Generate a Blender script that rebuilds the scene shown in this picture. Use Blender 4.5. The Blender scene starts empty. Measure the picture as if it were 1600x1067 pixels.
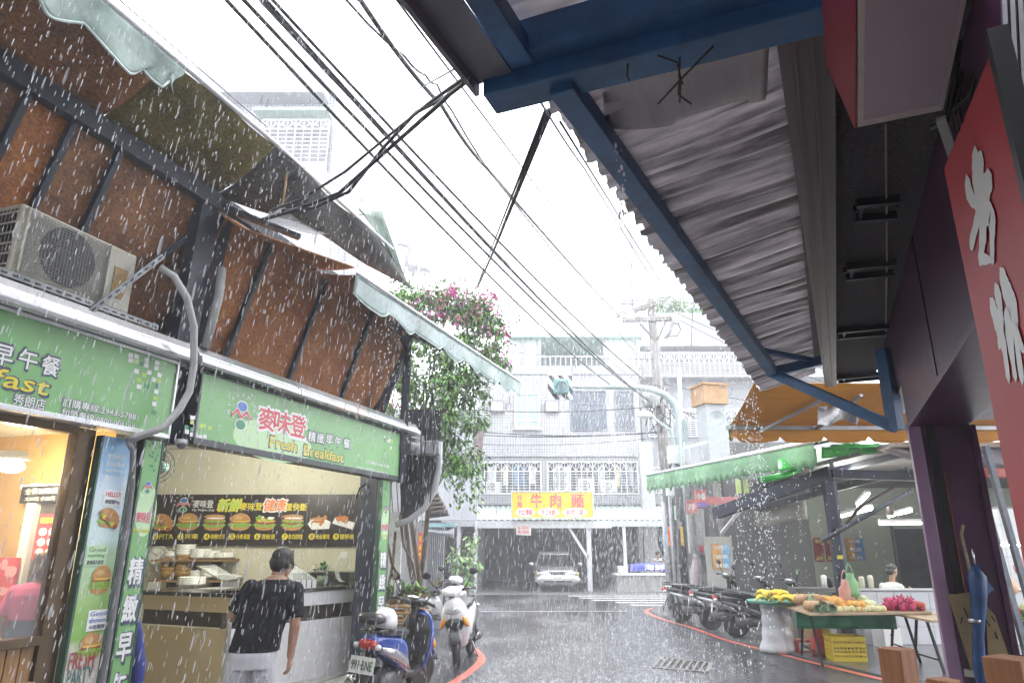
import bpy, bmesh, math, random
from math import sin, cos, pi, radians, hypot, atan2
from mathutils import Vector as V, Matrix as MX
random.seed(7)
R = random.random
def U(a, b): return a + (b - a) * random.random()
sc = bpy.context.scene
C = sc.collection
# ------------------------------------------------------------------ camera, world, sun, exposure
CAM_H = 1.65
PITCH = math.atan((850 - 533.5) / 1067.)
cd = bpy.data.cameras.new('camera'); cam = bpy.data.objects.new('camera', cd); C.objects.link(cam)
cam.location = (0, 0, CAM_H); cam.rotation_euler = (pi / 2 + PITCH, 0, 0)
cd.sensor_width = 36; cd.lens = 1067 * 36 / 1600.; cd.clip_end = 2000; cd.clip_start = .05
sc.camera = cam
SUN_EL, SUN_AZ = radians(62), radians(15)
w = bpy.data.worlds.new("World"); sc.world = w; w.use_nodes = True
nt = w.node_tree; nt.nodes.clear()
sk = nt.nodes.new('ShaderNodeTexSky'); sk.sky_type = 'NISHITA'; sk.sun_disc = False
sk.sun_elevation = SUN_EL; sk.sun_rotation = SUN_AZ; sk.dust_density = 4.0; sk.air_density = 1.2
hs = nt.nodes.new('ShaderNodeHueSaturation'); hs.inputs['Saturation'].default_value = .16
bg = nt.nodes.new('ShaderNodeBackground'); bg.inputs['Strength'].default_value = .15
wo = nt.nodes.new('ShaderNodeOutputWorld')
nt.links.new(sk.outputs[0], hs.inputs['Color']); mxw = nt.nodes.new('ShaderNodeMixRGB'); mxw.inputs[0].default_value = .7; mxw.inputs[2].default_value = (7., 7.15, 7.4, 1); nt.links.new(hs.outputs[0], mxw.inputs[1]); nt.links.new(mxw.outputs[0], bg.inputs['Color']); nt.links.new(bg.outputs[0], wo.inputs['Surface'])
sl = bpy.data.lights.new('sun', 'SUN'); sl.energy = .9; sl.angle = radians(25); sl.color = (1, .97, .93)
so = bpy.data.objects.new('sun', sl); C.objects.link(so)
so.rotation_euler = (pi / 2 - SUN_EL, 0, pi - SUN_AZ)
sc.view_settings.view_transform = 'Standard'; sc.view_settings.look = 'None'
sc.view_settings.exposure = 2.42; sc.view_settings.gamma = 1; sc.view_settings.use_curve_mapping = False
cy = sc.cycles
cy.use_denoising = True; cy.max_bounces = 8; cy.diffuse_bounces = 4; cy.glossy_bounces = 3; cy.transmission_bounces = 4
cy.transparent_max_bounces = 24; cy.volume_bounces = 1; cy.sample_clamp_indirect = 4; cy.caustics_reflective = False; cy.caustics_refractive = False
# ------------------------------------------------------------------ picture helper: pixel -> point on a plane of the place
FPX = 1067.; CP, SP = cos(PITCH), sin(PITCH)
def ray(x, y):
    u = (x - 800) / FPX; v = (533.5 - y) / FPX
    return V((u, CP - SP * v, SP + CP * v))
def PY(x, y, Y):
    r = ray(x, y); return V((0, 0, CAM_H)) + r * (Y / r.y)
def PZ(x, y, Z=0.):
    r = ray(x, y); return V((0, 0, CAM_H)) + r * ((Z - CAM_H) / r.z)
class Frame:                                   # a street front: local x along it, y to its left, z up
    def __init__(f, ang, dist):
        f.d = V((sin(ang), cos(ang), 0)); f.n = V((cos(ang), -sin(ang), 0)); f.o = f.n * dist; f.rz = pi / 2 - ang
        f.M = MX.Translation(f.o) @ MX.Rotation(f.rz, 4, 'Z')
    def P(f, x, y, o=0.):
        r = ray(x, y); t = (f.o.dot(f.n) + o) / r.dot(f.n); p = V((0, 0, CAM_H)) + r * t
        return V(((p - f.o).dot(f.d), -o, p.z))
    def W(f, s, o, z): return f.o + f.d * s + f.n * o + V((0, 0, z))
LF = Frame(radians(18.62), -4.55)
RF = Frame(radians(24.19), .72)
WF = Frame(pi / 2, 0.); WF.M = MX.Identity(4); WF.rz = 0.
def FR(loc, rz): 
    f = Frame(0, 0); f.M = MX.Translation(V(loc)) @ MX.Rotation(rz, 4, 'Z'); f.rz = rz; return f
# ------------------------------------------------------------------ materials
def nodes(name):
    m = bpy.data.materials.new(name); m.use_nodes = True; n = m.node_tree
    return m, n, n.nodes['Principled BSDF']
MATS = {}
def M(name, col, rough=.6, metal=0., var=.18, scale=6., bump=0., bscale=60., dirt=0., dcol=(.05, .045, .04), dscale=2., trans=0., alpha=1., emit=0., stretch=None, ior=None, coat=0.):
    if name in MATS: return MATS[name]
    m, n, b = nodes(name); N, Lk = n.nodes, n.links
    b.inputs['Roughness'].default_value = rough; b.inputs['Metallic'].default_value = metal
    if trans: b.inputs['Transmission Weight'].default_value = trans
    if ior: b.inputs['IOR'].default_value = ior
    if coat: b.inputs['Coat Weight'].default_value = coat; b.inputs['Coat Roughness'].default_value = .08
    b.inputs['Alpha'].default_value = alpha
    if emit:
        b.inputs['Emission Color'].default_value = (*col, 1); b.inputs['Emission Strength'].default_value = emit
    col = (*col, 1)
    if var or bump or dirt:
        tc = N.new('ShaderNodeTexCoord'); mp = N.new('ShaderNodeMapping'); Lk.new(tc.outputs['Object'], mp.inputs[0])
        if stretch: mp.inputs['Scale'].default_value = stretch
        no = N.new('ShaderNodeTexNoise'); no.inputs['Scale'].default_value = scale; no.inputs['Detail'].default_value = 6; no.inputs['Roughness'].default_value = .65
        Lk.new(mp.outputs[0], no.inputs['Vector'])
        r = N.new('ShaderNodeValToRGB'); Lk.new(no.outputs['Fac'], r.inputs[0])
        r.color_ramp.elements[0].position = .3; r.color_ramp.elements[1].position = .72
        r.color_ramp.elements[0].color = tuple(c * (1 - var) for c in col[:3]) + (1,)
        r.color_ramp.elements[1].color = tuple(min(1, c * (1 + var)) for c in col[:3]) + (1,)
        out = r.outputs[0]
        if dirt:
            n2 = N.new('ShaderNodeTexNoise'); n2.inputs['Scale'].default_value = dscale; n2.inputs['Detail'].default_value = 8; n2.inputs['Roughness'].default_value = .7
            Lk.new(mp.outputs[0], n2.inputs['Vector'])
            r2 = N.new('ShaderNodeValToRGB'); r2.color_ramp.elements[0].position = .5; r2.color_ramp.elements[1].position = .68
            Lk.new(n2.outputs['Fac'], r2.inputs[0])
            mu = N.new('ShaderNodeMath'); mu.operation = 'MULTIPLY'; mu.inputs[1].default_value = dirt; Lk.new(r2.outputs[0], mu.inputs[0])
            mx = N.new('ShaderNodeMixRGB'); Lk.new(mu.outputs[0], mx.inputs[0]); Lk.new(out, mx.inputs[1]); mx.inputs[2].default_value = (*dcol, 1); out = mx.outputs[0]
        Lk.new(out, b.inputs['Base Color'])
        if emit: Lk.new(out, b.inputs['Emission Color'])
        if bump:
            nb = N.new('ShaderNodeTexNoise'); nb.inputs['Scale'].default_value = bscale; nb.inputs['Detail'].default_value = 4
            Lk.new(mp.outputs[0], nb.inputs['Vector'])
            bp = N.new('ShaderNodeBump'); bp.inputs['Strength'].default_value = bump; bp.inputs['Distance'].default_value = .02
            Lk.new(nb.outputs['Fac'], bp.inputs['Height']); Lk.new(bp.outputs[0], b.inputs['Normal'])
    else: b.inputs['Base Color'].default_value = col
    MATS[name] = m; return m
def tile_mat(name, col, mortar, bw, bh, ms=.012, rough=.35):
    m, n, b = nodes(name); N, Lk = n.nodes, n.links
    tc = N.new('ShaderNodeTexCoord'); sx = N.new('ShaderNodeSeparateXYZ'); cx = N.new('ShaderNodeCombineXYZ'); ad = N.new('ShaderNodeMath')
    Lk.new(tc.outputs['Object'], sx.inputs[0]); Lk.new(sx.outputs[0], ad.inputs[0]); Lk.new(sx.outputs[1], ad.inputs[1]); Lk.new(ad.outputs[0], cx.inputs[0]); Lk.new(sx.outputs[2], cx.inputs[1])
    br = N.new('ShaderNodeTexBrick'); br.offset = 0.; br.inputs['Scale'].default_value = 1; br.inputs['Brick Width'].default_value = bw; br.inputs['Row Height'].default_value = bh
    br.inputs['Mortar Size'].default_value = ms; br.inputs['Color1'].default_value = (*col, 1); br.inputs['Color2'].default_value = tuple(c * .93 for c in col) + (1,); br.inputs['Mortar'].default_value = (*mortar, 1)
    Lk.new(cx.outputs[0], br.inputs['Vector'])
    no = N.new('ShaderNodeTexNoise'); no.inputs['Scale'].default_value = .5; no.inputs['Detail'].default_value = 7; Lk.new(tc.outputs['Object'], no.inputs['Vector'])
    r = N.new('ShaderNodeValToRGB'); r.color_ramp.elements[0].position = .35; r.color_ramp.elements[1].position = .65; r.color_ramp.elements[0].color = (.8, .8, .82, 1); r.color_ramp.elements[1].color = (1, 1, 1, 1)
    Lk.new(no.outputs['Fac'], r.inputs[0])
    mx = N.new('ShaderNodeMixRGB'); mx.blend_type = 'MULTIPLY'; mx.inputs[0].default_value = 1; Lk.new(br.outputs['Color'], mx.inputs[1]); Lk.new(r.outputs[0], mx.inputs[2])
    Lk.new(mx.outputs[0], b.inputs['Base Color']); b.inputs['Roughness'].default_value = rough
    MATS[name] = m; return m
def clear_mat(name, col, rough, mixfac):       # thin wet film or pane: see-through with a sheen
    m = bpy.data.materials.new(name); m.use_nodes = True; n = m.node_tree; N, Lk = n.nodes, n.links; b = N['Principled BSDF']
    b.inputs['Base Color'].default_value = (*col, 1); b.inputs['Roughness'].default_value = rough
    t = N.new('ShaderNodeBsdfTransparent'); mx = N.new('ShaderNodeMixShader'); mx.inputs[0].default_value = mixfac
    Lk.new(t.outputs[0], mx.inputs[1]); Lk.new(b.outputs[0], mx.inputs[2]); Lk.new(mx.outputs[0], N['Material Output'].inputs['Surface'])
    MATS[name] = m; return m
# ------------------------------------------------------------------ scene tree
WI = {}
def tag(o, label=None, cat=None, group=None, kind=None):
    if label: o['label'] = label
    if cat: o['category'] = cat
    if group: o['group'] = group
    if kind: o['kind'] = kind
    return o
def thing(name, label, cat, F=WF, at=(0, 0, 0), group=None, rz=0.):
    o = bpy.data.objects.new(name, None); C.objects.link(o); o.empty_display_size = .1
    m = F.M @ MX.Translation(V(at)) @ MX.Rotation(rz, 4, 'Z')
    o.matrix_basis = m; WI[o.name] = m.inverted()
    return tag(o, label, cat, group)
def inv(parent):
    if parent is None: return MX.Identity(4)
    return WI[parent.name]
def copy_tree(o, M4, label=None, group=None, parent=None):
    c = o.copy(); C.objects.link(c)
    if parent is None:
        c.matrix_basis = M4; WI[c.name] = M4.inverted()
        if label: c['label'] = label
        if group: c['group'] = group
    else: c.parent = parent; WI[c.name] = WI[parent.name]
    for ch in [x for x in C.objects if x.parent == o]: copy_tree(ch, None, None, None, c)
    return c
class MB:
    def __init__(s, F=WF): s.v = []; s.f = []; s.mi = []; s.sm = []; s.M = F.M.copy(); s.cm = 0; s.cs = False
    def add(s, vs, fs, sm=None):
        b = len(s.v); s.v += [V(p) for p in vs]
        for f in fs: s.f.append([b + i for i in f]); s.mi.append(s.cm); s.sm.append(s.cs if sm is None else sm)
        return s
    def box(s, x0, x1, y0, y1, z0, z1):
        return s.add([(x0, y0, z0), (x1, y0, z0), (x1, y1, z0), (x0, y1, z0), (x0, y0, z1), (x1, y0, z1), (x1, y1, z1), (x0, y1, z1)],
                     [(3, 2, 1, 0), (4, 5, 6, 7), (0, 1, 5, 4), (1, 2, 6, 5), (2, 3, 7, 6), (3, 0, 4, 7)], False)
    def bar(s, p, q, wd, ht, up=(0, 0, 1)):      # box-section beam from p to q
        p, q = V(p), V(q); d = (q - p).normalized(); u = V(up); u = (u - d * u.dot(d))
        u = u.normalized() if u.length > 1e-4 else d.orthogonal().normalized()
        l = d.cross(u); l *= wd / 2; u *= ht / 2
        return s.add([p - l - u, p + l - u, p + l + u, p - l + u, q - l - u, q + l - u, q + l + u, q - l + u],
                     [(0, 1, 2, 3), (7, 6, 5, 4), (4, 5, 1, 0), (5, 6, 2, 1), (6, 7, 3, 2), (7, 4, 0, 3)], False)
    def slab(s, pts, th):                        # polygon given a thickness vector
        pts = [V(p) for p in pts]; th = V(th); n = len(pts)
        return s.add(pts + [p + th for p in pts], [tuple(range(n - 1, -1, -1)), tuple(range(n, 2 * n))] + [(i, (i + 1) % n, n + (i + 1) % n, n + i) for i in range(n)], False)
    def flat(s, pts): return s.add(pts, [tuple(range(len(pts)))], False)
    def loft(s, rings, caps=True, sm=True, closed=True):
        n = len(rings[0]); b = []
        for r in rings: b += list(r)
        fs = []
        for i in range(len(rings) - 1):
            for j in range(n if closed else n - 1):
                k = (j + 1) % n; fs.append((i * n + j, i * n + k, (i + 1) * n + k, (i + 1) * n + j))
        if caps and closed: fs += [tuple(range(n - 1, -1, -1)), tuple(range((len(rings) - 1) * n, len(rings) * n))]
        return s.add(b, fs, sm)
    def tube(s, pts, r, n=6, taper=None, caps=True):
        pts = [V(p) for p in pts]; rr = r if isinstance(r, (list, tuple)) else [r] * len(pts); rings = []; pu = None
        for i, p in enumerate(pts):
            d = (pts[min(i + 1, len(pts) - 1)] - pts[max(i - 1, 0)])
            d = d.normalized() if d.length > 1e-9 else V((0, 0, 1))
            if pu is None: pu = d.orthogonal().normalized()
            pu = pu - d * pu.dot(d); pu = pu.normalized() if pu.length > 1e-6 else d.orthogonal().normalized()
            l = d.cross(pu); rings.append([p + (pu * cos(2 * pi * k / n) + l * sin(2 * pi * k / n)) * rr[i] for k in range(n)])
        return s.loft(rings, caps)
    def cyl(s, p, q, r, r2=None, n=16): return s.tube([p, q], [r, r if r2 is None else r2], n)
    def ell(s, c, rad, nu=12, nv=8, ax=None):
        c = V(c); rx, ry, rz = rad if not isinstance(rad, (int, float)) else (rad,) * 3; m = ax or MX.Identity(3)
        vs = [c + m @ V((0, 0, rz))]
        for i in range(1, nv):
            t = pi * i / nv
            for j in range(nu): vs.append(c + m @ V((rx * sin(t) * cos(2 * pi * j / nu), ry * sin(t) * sin(2 * pi * j / nu), rz * cos(t))))
        vs.append(c + m @ V((0, 0, -rz))); fs = [(0, 1 + j, 1 + (j + 1) % nu) for j in range(nu)]
        for i in range(nv - 2):
            for j in range(nu): k = (j + 1) % nu; a = 1 + i * nu; fs.append((a + j, a + nu + j, a + nu + k, a + k))
        e = len(vs) - 1; a = 1 + (nv - 2) * nu
        fs += [(e, a + (j + 1) % nu, a + j) for j in range(nu)]
        return s.add(vs, fs, True)
    def grid(s, fn, nu, nv, sm=True):
        vs = [fn(i / nu, j / nv) for j in range(nv + 1) for i in range(nu + 1)]; k = nu + 1
        return s.add(vs, [(j * k + i, j * k + i + 1, (j + 1) * k + i + 1, (j + 1) * k + i) for j in range(nv) for i in range(nu)], sm)
    def lathe(s, c, prof, n=20, ax=None):
        c = V(c); m = ax or MX.Identity(3)
        return s.loft([[c + m @ V((r * cos(2 * pi * k / n), r * sin(2 * pi * k / n), z)) for k in range(n)] for r, z in prof], True)
    def mat(s, i): s.cm = i; return s
    def build(s, name, mats, parent=None, bevel=0., solid=0., mods=()):
        T = inv(parent) @ s.M
        me = bpy.data.meshes.new(name); me.from_pydata([T @ p for p in s.v], [], s.f); 
        for m in (mats if isinstance(mats, (list, tuple)) else [mats]): me.materials.append(m)
        me.polygons.foreach_set('material_index', s.mi); me.polygons.foreach_set('use_smooth', s.sm); me.update()
        o = bpy.data.objects.new(name, me); C.objects.link(o); o.parent = parent
        if parent is not None: WI[o.name] = WI[parent.name]
        else: WI[o.name] = MX.Identity(4)
        if name == 'square_print': o['kind'] = 'stuff'
        if solid: md = o.modifiers.new('solid', 'SOLIDIFY'); md.thickness = solid; md.offset = 0
        if bevel: md = o.modifiers.new('bevel', 'BEVEL'); md.width = bevel; md.segments = 2; md.limit_method = 'ANGLE'
        for k, kw in mods:
            md = o.modifiers.new(k.lower(), k)
            for a, b in kw.items(): setattr(md, a, b)
        return o
def B(name, F, dims, mat, parent=None, bevel=0.):
    return MB(F).box(*dims).build(name, mat, parent, bevel)
def solo(name, label, cat, mb, mat, group=None, **k):     # a thing that is one mesh
    return tag(mb.build(name, mat, None, **k), label, cat, group)
TCACHE = {}
def glyphs(s, bold):
    k = (s, bold)
    if k not in TCACHE:
        cu = bpy.data.curves.new('t', 'FONT'); cu.body = s; cu.offset = bold; cu.resolution_u = 2; cu.size = 1
        o = bpy.data.objects.new('t', cu); me = bpy.data.meshes.new_from_object(o)
        vs = [V(v.co) for v in me.vertices]; fs = [tuple(p.vertices) for p in me.polygons]
        bpy.data.objects.remove(o); bpy.data.curves.remove(cu); bpy.data.meshes.remove(me)
        x0 = min(p.x for p in vs); x1 = max(p.x for p in vs); y0 = min(p.y for p in vs); y1 = max(p.y for p in vs)
        TCACHE[k] = ([((p.x - x0) / (x1 - x0) - .5, (p.y - y0) / (y1 - y0) - .5) for p in vs], fs)
    return TCACHE[k]
def letters(mb, s, c, w_, h_, xd=(1, 0, 0), up=(0, 0, 1), bold=.012, off=0., slant=0.):
    """flat lettering of width w_ and height h_ centred on c; off lifts it from its board"""
    xd, up = V(xd).normalized(), V(up).normalized(); n = xd.cross(up); c = V(c) + n * off
    vs, fs = glyphs(s, 0.)
    k = 1 if bold < .011 else 5 if bold < .045 else 9; r = 0 if k == 1 else bold * .8
    for i in range(k):
        a = i * pi * 2 / max(1, k - 1); q = c + (xd * cos(a) + up * sin(a)) * (h_ * r if i else 0) + n * (.00012 * i)
        mb.add([q + xd * (x * w_ + y * h_ * slant) + up * (y * h_) for x, y in vs], fs, False)
    return mb
def disc(mb, c, rx, ry, xd=(1, 0, 0), up=(0, 0, 1), off=0., n=20, a0=0., a1=2 * pi, wob=0.):
    xd, up = V(xd).normalized(), V(up).normalized(); nn = xd.cross(up); c = V(c) + nn * off
    full = abs(a1 - a0 - 2 * pi) < 1e-6
    k = n if full else n + 1
    return mb.add([c + xd * (rx * cos(a0 + (a1 - a0) * i / n)) * (1 + wob * sin(i * 2.4)) + up * (ry * sin(a0 + (a1 - a0) * i / n)) * (1 + wob * sin(i * 3.1)) for i in range(k)], [tuple(range(k))], False)
def quadp(mb, c, w_, h_, xd=(1, 0, 0), up=(0, 0, 1), off=0.):
    xd, up = V(xd).normalized(), V(up).normalized(); nn = xd.cross(up); c = V(c) + nn * off; a = xd * w_ / 2; b = up * h_ / 2
    return mb.add([c - a - b, c + a - b, c + a + b, c - a + b], [(0, 1, 2, 3)], False)
# ================================================================== GROUND, ROAD
def wet_road():
    m, n, b = nodes('wet asphalt'); N, Lk = n.nodes, n.links
    tc = N.new('ShaderNodeTexCoord')
    def noise(sc_, det=6, rough=.6, st=None):
        x = N.new('ShaderNodeTexNoise'); x.inputs['Scale'].default_value = sc_; x.inputs['Detail'].default_value = det; x.inputs['Roughness'].default_value = rough
        if st:
            mp = N.new('ShaderNodeMapping'); mp.inputs['Scale'].default_value = st; Lk.new(tc.outputs['Object'], mp.inputs[0]); Lk.new(mp.outputs[0], x.inputs['Vector'])
        else: Lk.new(tc.outputs['Object'], x.inputs['Vector'])
        return x
    def ramp(src, p0, c0, p1, c1):
        r = N.new('ShaderNodeValToRGB'); e = r.color_ramp.elements; e[0].position = p0; e[1].position = p1; e[0].color = (*c0, 1); e[1].color = (*c1, 1); Lk.new(src, r.inputs[0]); return r
    patch = noise(.7, 6, .62, (1, .5, 1)); grain = noise(140, 3); 
    c1 = ramp(patch.outputs['Fac'], .38, (.04, .042, .048), .64, (.10, .104, .116))
    c2 = ramp(grain.outputs['Fac'], .3, (.75, .75, .75), .75, (1.2, 1.2, 1.2))
    mx = N.new('ShaderNodeMixRGB'); mx.blend_type = 'MULTIPLY'; mx.inputs[0].default_value = .8; Lk.new(c1.outputs[0], mx.inputs[1]); Lk.new(c2.outputs[0], mx.inputs[2])
    Lk.new(mx.outputs[0], b.inputs['Base Color'])
    r1 = ramp(patch.outputs['Fac'], .4, (.04, .04, .04), .62, (.24, .24, .24)); Lk.new(r1.outputs[0], b.inputs['Roughness'])
    b.inputs['Specular IOR Level'].default_value = .75
    h1 = noise(26, 3, .6, (1, .7, 1)); h2 = noise(5, 3, .5)
    v = N.new('ShaderNodeTexVoronoi'); v.inputs['Scale'].default_value = 9; Lk.new(tc.outputs['Object'], v.inputs['Vector'])
    sn = N.new('ShaderNodeMath'); sn.operation = 'SINE'; ml = N.new('ShaderNodeMath'); ml.operation = 'MULTIPLY'; ml.inputs[1].default_value = 55; Lk.new(v.outputs['Distance'], ml.inputs[0]); Lk.new(ml.outputs[0], sn.inputs[0])
    a1 = N.new('ShaderNodeMath'); a1.operation = 'MULTIPLY_ADD'; Lk.new(sn.outputs[0], a1.inputs[0]); a1.inputs[1].default_value = .12; Lk.new(h1.outputs['Fac'], a1.inputs[2])
    a2 = N.new('ShaderNodeMath'); a2.operation = 'MULTIPLY_ADD'; Lk.new(h2.outputs['Fac'], a2.inputs[0]); a2.inputs[1].default_value = .8; Lk.new(a1.outputs[0], a2.inputs[2])
    bp = N.new('ShaderNodeBump'); bp.inputs['Strength'].default_value = .36; bp.inputs['Distance'].default_value = .02; Lk.new(a2.outputs[0], bp.inputs['Height']); Lk.new(bp.outputs[0], b.inputs['Normal'])
    return m
road_m = wet_road()
MB().grid(lambda u, v: V((-70 + 140 * u, -38 + 158 * v, -.004)), 2, 2).build('ground', M('ground', (.12, .12, .12), .5), None)['kind'] = 'structure'
MB().flat([(-9, -6, 0), (16, -6, 0), (20, 24.8, 0), (-12, 24.8, 0)]).build('road', road_m, None)['kind'] = 'structure'
def ribbon(pts, wd, z, step=.12):                # painted line on the ground, edges a little worn
    pts = [V((p[0], p[1], z)) for p in pts]; q = [pts[0]]
    for a, b_ in zip(pts, pts[1:]):
        k = max(1, int((b_ - a).length / step)); q += [a.lerp(b_, (i + 1) / k) for i in range(k)]
    for _ in range(12): q = [q[0]] + [(q[i - 1] + q[i] * 2 + q[i + 1]) / 4 for i in range(1, len(q) - 1)] + [q[-1]]
    vs = []; fs = []
    for i, p in enumerate(q):
        d = (q[min(i + 1, len(q) - 1)] - q[max(0, i - 1)]).normalized(); l = V((-d.y, d.x, 0))
        vs += [p + l * (wd / 2 + U(-.008, .008)), p - l * (wd / 2 + U(-.008, .008))]
        if i: fs.append((2 * i - 2, 2 * i - 1, 2 * i + 1, 2 * i))
    return MB().add(vs, fs, False)
red_m = M('red line paint', (.55, .13, .09), .3, var=.25, scale=14, dirt=.35, dcol=(.2, .16, .15), dscale=9, bump=.3)
o = ribbon([PZ(*p) for p in [(560, 1250), (640, 1110), (707, 1067), (730, 1053), (757, 1029), (741, 1013), (725, 1004)]], .13, .004).build('road_marking', red_m); tag(o, kind='structure')
o = ribbon([PZ(*p) for p in [(1021, 950), (1008, 952), (1011, 958), (1040, 969), (1081, 980), (1134, 1000), (1202, 1017), (1290, 1040), (1400, 1066)]], .12, .004).build('road_marking', red_m); tag(o, kind='structure')
wp = M('road paint', (.42, .42, .43), .3, var=.2, dirt=.75, dcol=(.2, .2, .2), dscale=5)
cw = tag(MB().flat([(1.2, 19.9, .003), (1.3, 19.9, .003), (1.3, 20, .003)]).build('crosswalk', wp), kind='structure')
for y, x0, x1 in [(24.0, 1.9, 9), (23.1, 2.2, 9), (22.2, 2.5, 9), (21.3, 3.1, 9), (20.4, 3.4, 9)]:
    MB().flat([(x0, y, .004), (x1, y, .004), (x1, y + .42, .004), (x0 - .05, y + .42, .004)]).build('stripe', wp, cw)
o = MB().flat([(-2.5, 18.6, .004), (3.0, 18.75, .004), (3.0, 18.87, .004), (-2.5, 18.72, .004)]).build('stop_line', M('worn paint', (.3, .3, .31), .3)); tag(o, kind='structure')
# kerbside pavement of the right-hand shops and the forecourt of the left ones
pave = M('wet concrete', (.13, .13, .135), .22, var=.3, scale=3, bump=.35, bscale=22)
kb = [PZ(*p) for p in [(1012, 956), (1081, 979), (1134, 999), (1202, 1016), (1400, 1064)]]
MB().slab([(p.x + .1, p.y, .002) for p in kb] + [(16, 9.6, .002), (16, 24.5, .002), (4.4, 21, .002)], (0, 0, .012)).build('pavement', pave)['kind'] = 'structure'
# drain grate
dg = thing('drain_grate', 'rusty slotted drain grate set in the wet road', 'drain grate', WF, PZ(1068, 1037))
a, b_, c_, d_ = PZ(1020, 1043), PZ(1034, 1027), PZ(1112, 1036), PZ(1104, 1050)
ir = M('wet cast iron', (.09, .085, .085), .3, .6, var=.3, scale=20); ir2 = M('grate frame', (.11, .105, .105), .4)
mb = MB()
for p, q in ((a, b_), (b_, c_), (c_, d_), (d_, a)): mb.bar(p + V((0, 0, .004)), q + V((0, 0, .004)), .05, .016)
mb.build('grate_frame', ir2, dg)
MB().flat([p + V((0, 0, .003)) for p in (a, d_, c_, b_)]).build('drain_pit', M('drain dark', (.02, .02, .022), .3), dg)
for i in range(1, 8):
    t = i / 8; MB().bar(a.lerp(d_, t) + V((0, 0, .008)), b_.lerp(c_, t) + V((0, 0, .008)), .035, .012).build('grate_bar', ir2, dg)
# ================================================================== LEFT: BREAKFAST SHOP
L = LF.P
navy = M('navy steel', (.012, .018, .038), .5, var=.5, scale=5, dirt=.5, dcol=(.05, .05, .06), dscale=6)
stain = M('stainless sheet', (.62, .62, .65), .22, .9, var=.12, scale=3, dirt=.25, dcol=(.3, .3, .32), dscale=4)
alu = M('white aluminium', (.72, .73, .75), .3, .3, var=.06)
sign_g = M('green sign film', (.2, .43, .17), .4, var=.1, scale=1.6)
wht = M('white paint', (.78, .78, .77), .45, var=.08)
off = M('cream wall', (.62, .59, .47), .6, var=.08, scale=2)
blk = M('black print', (.012, .012, .014), .4, var=0)
outl = M('dark outline print', (.06, .08, .12), .4, var=0)
tw = M('white print', (.8, .8, .8), .4, var=0); tr = M('red print', (.62, .06, .08), .4, var=0); ty = M('yellow print', (.75, .62, .05), .4, var=0)
tb = M('blue print', (.06, .17, .5), .4, var=0); tg = M('dark green print', (.05, .25, .13), .4, var=0); tlg = M('lime print', (.42, .62, .12), .4, var=0); to = M('orange print', (.75, .2, .04), .4, var=0)
lg = M('pale green print', (.5, .7, .42), .4, var=0); tpk = M('pink print', (.75, .35, .4), .4, var=0); sky_b = M('pale blue print', (.32, .55, .76), .4, var=.1, scale=3)
bunm = M('bun print', (.5, .26, .09), .5, var=.25, scale=30); meat = M('meat print', (.3, .11, .05), .5, var=.4, scale=60); lett = M('lettuce print', (.26, .42, .07), .5, var=.4, scale=60); chz = M('cheese print', (.8, .5, .08), .5, var=.1); fry = M('fried print', (.6, .18, .04), .5, var=.4, scale=70)
FOOD = [bunm, meat, lett, chz, fry, tw, M('bun shine print', (.62, .38, .16), .5, var=.1)]
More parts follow.
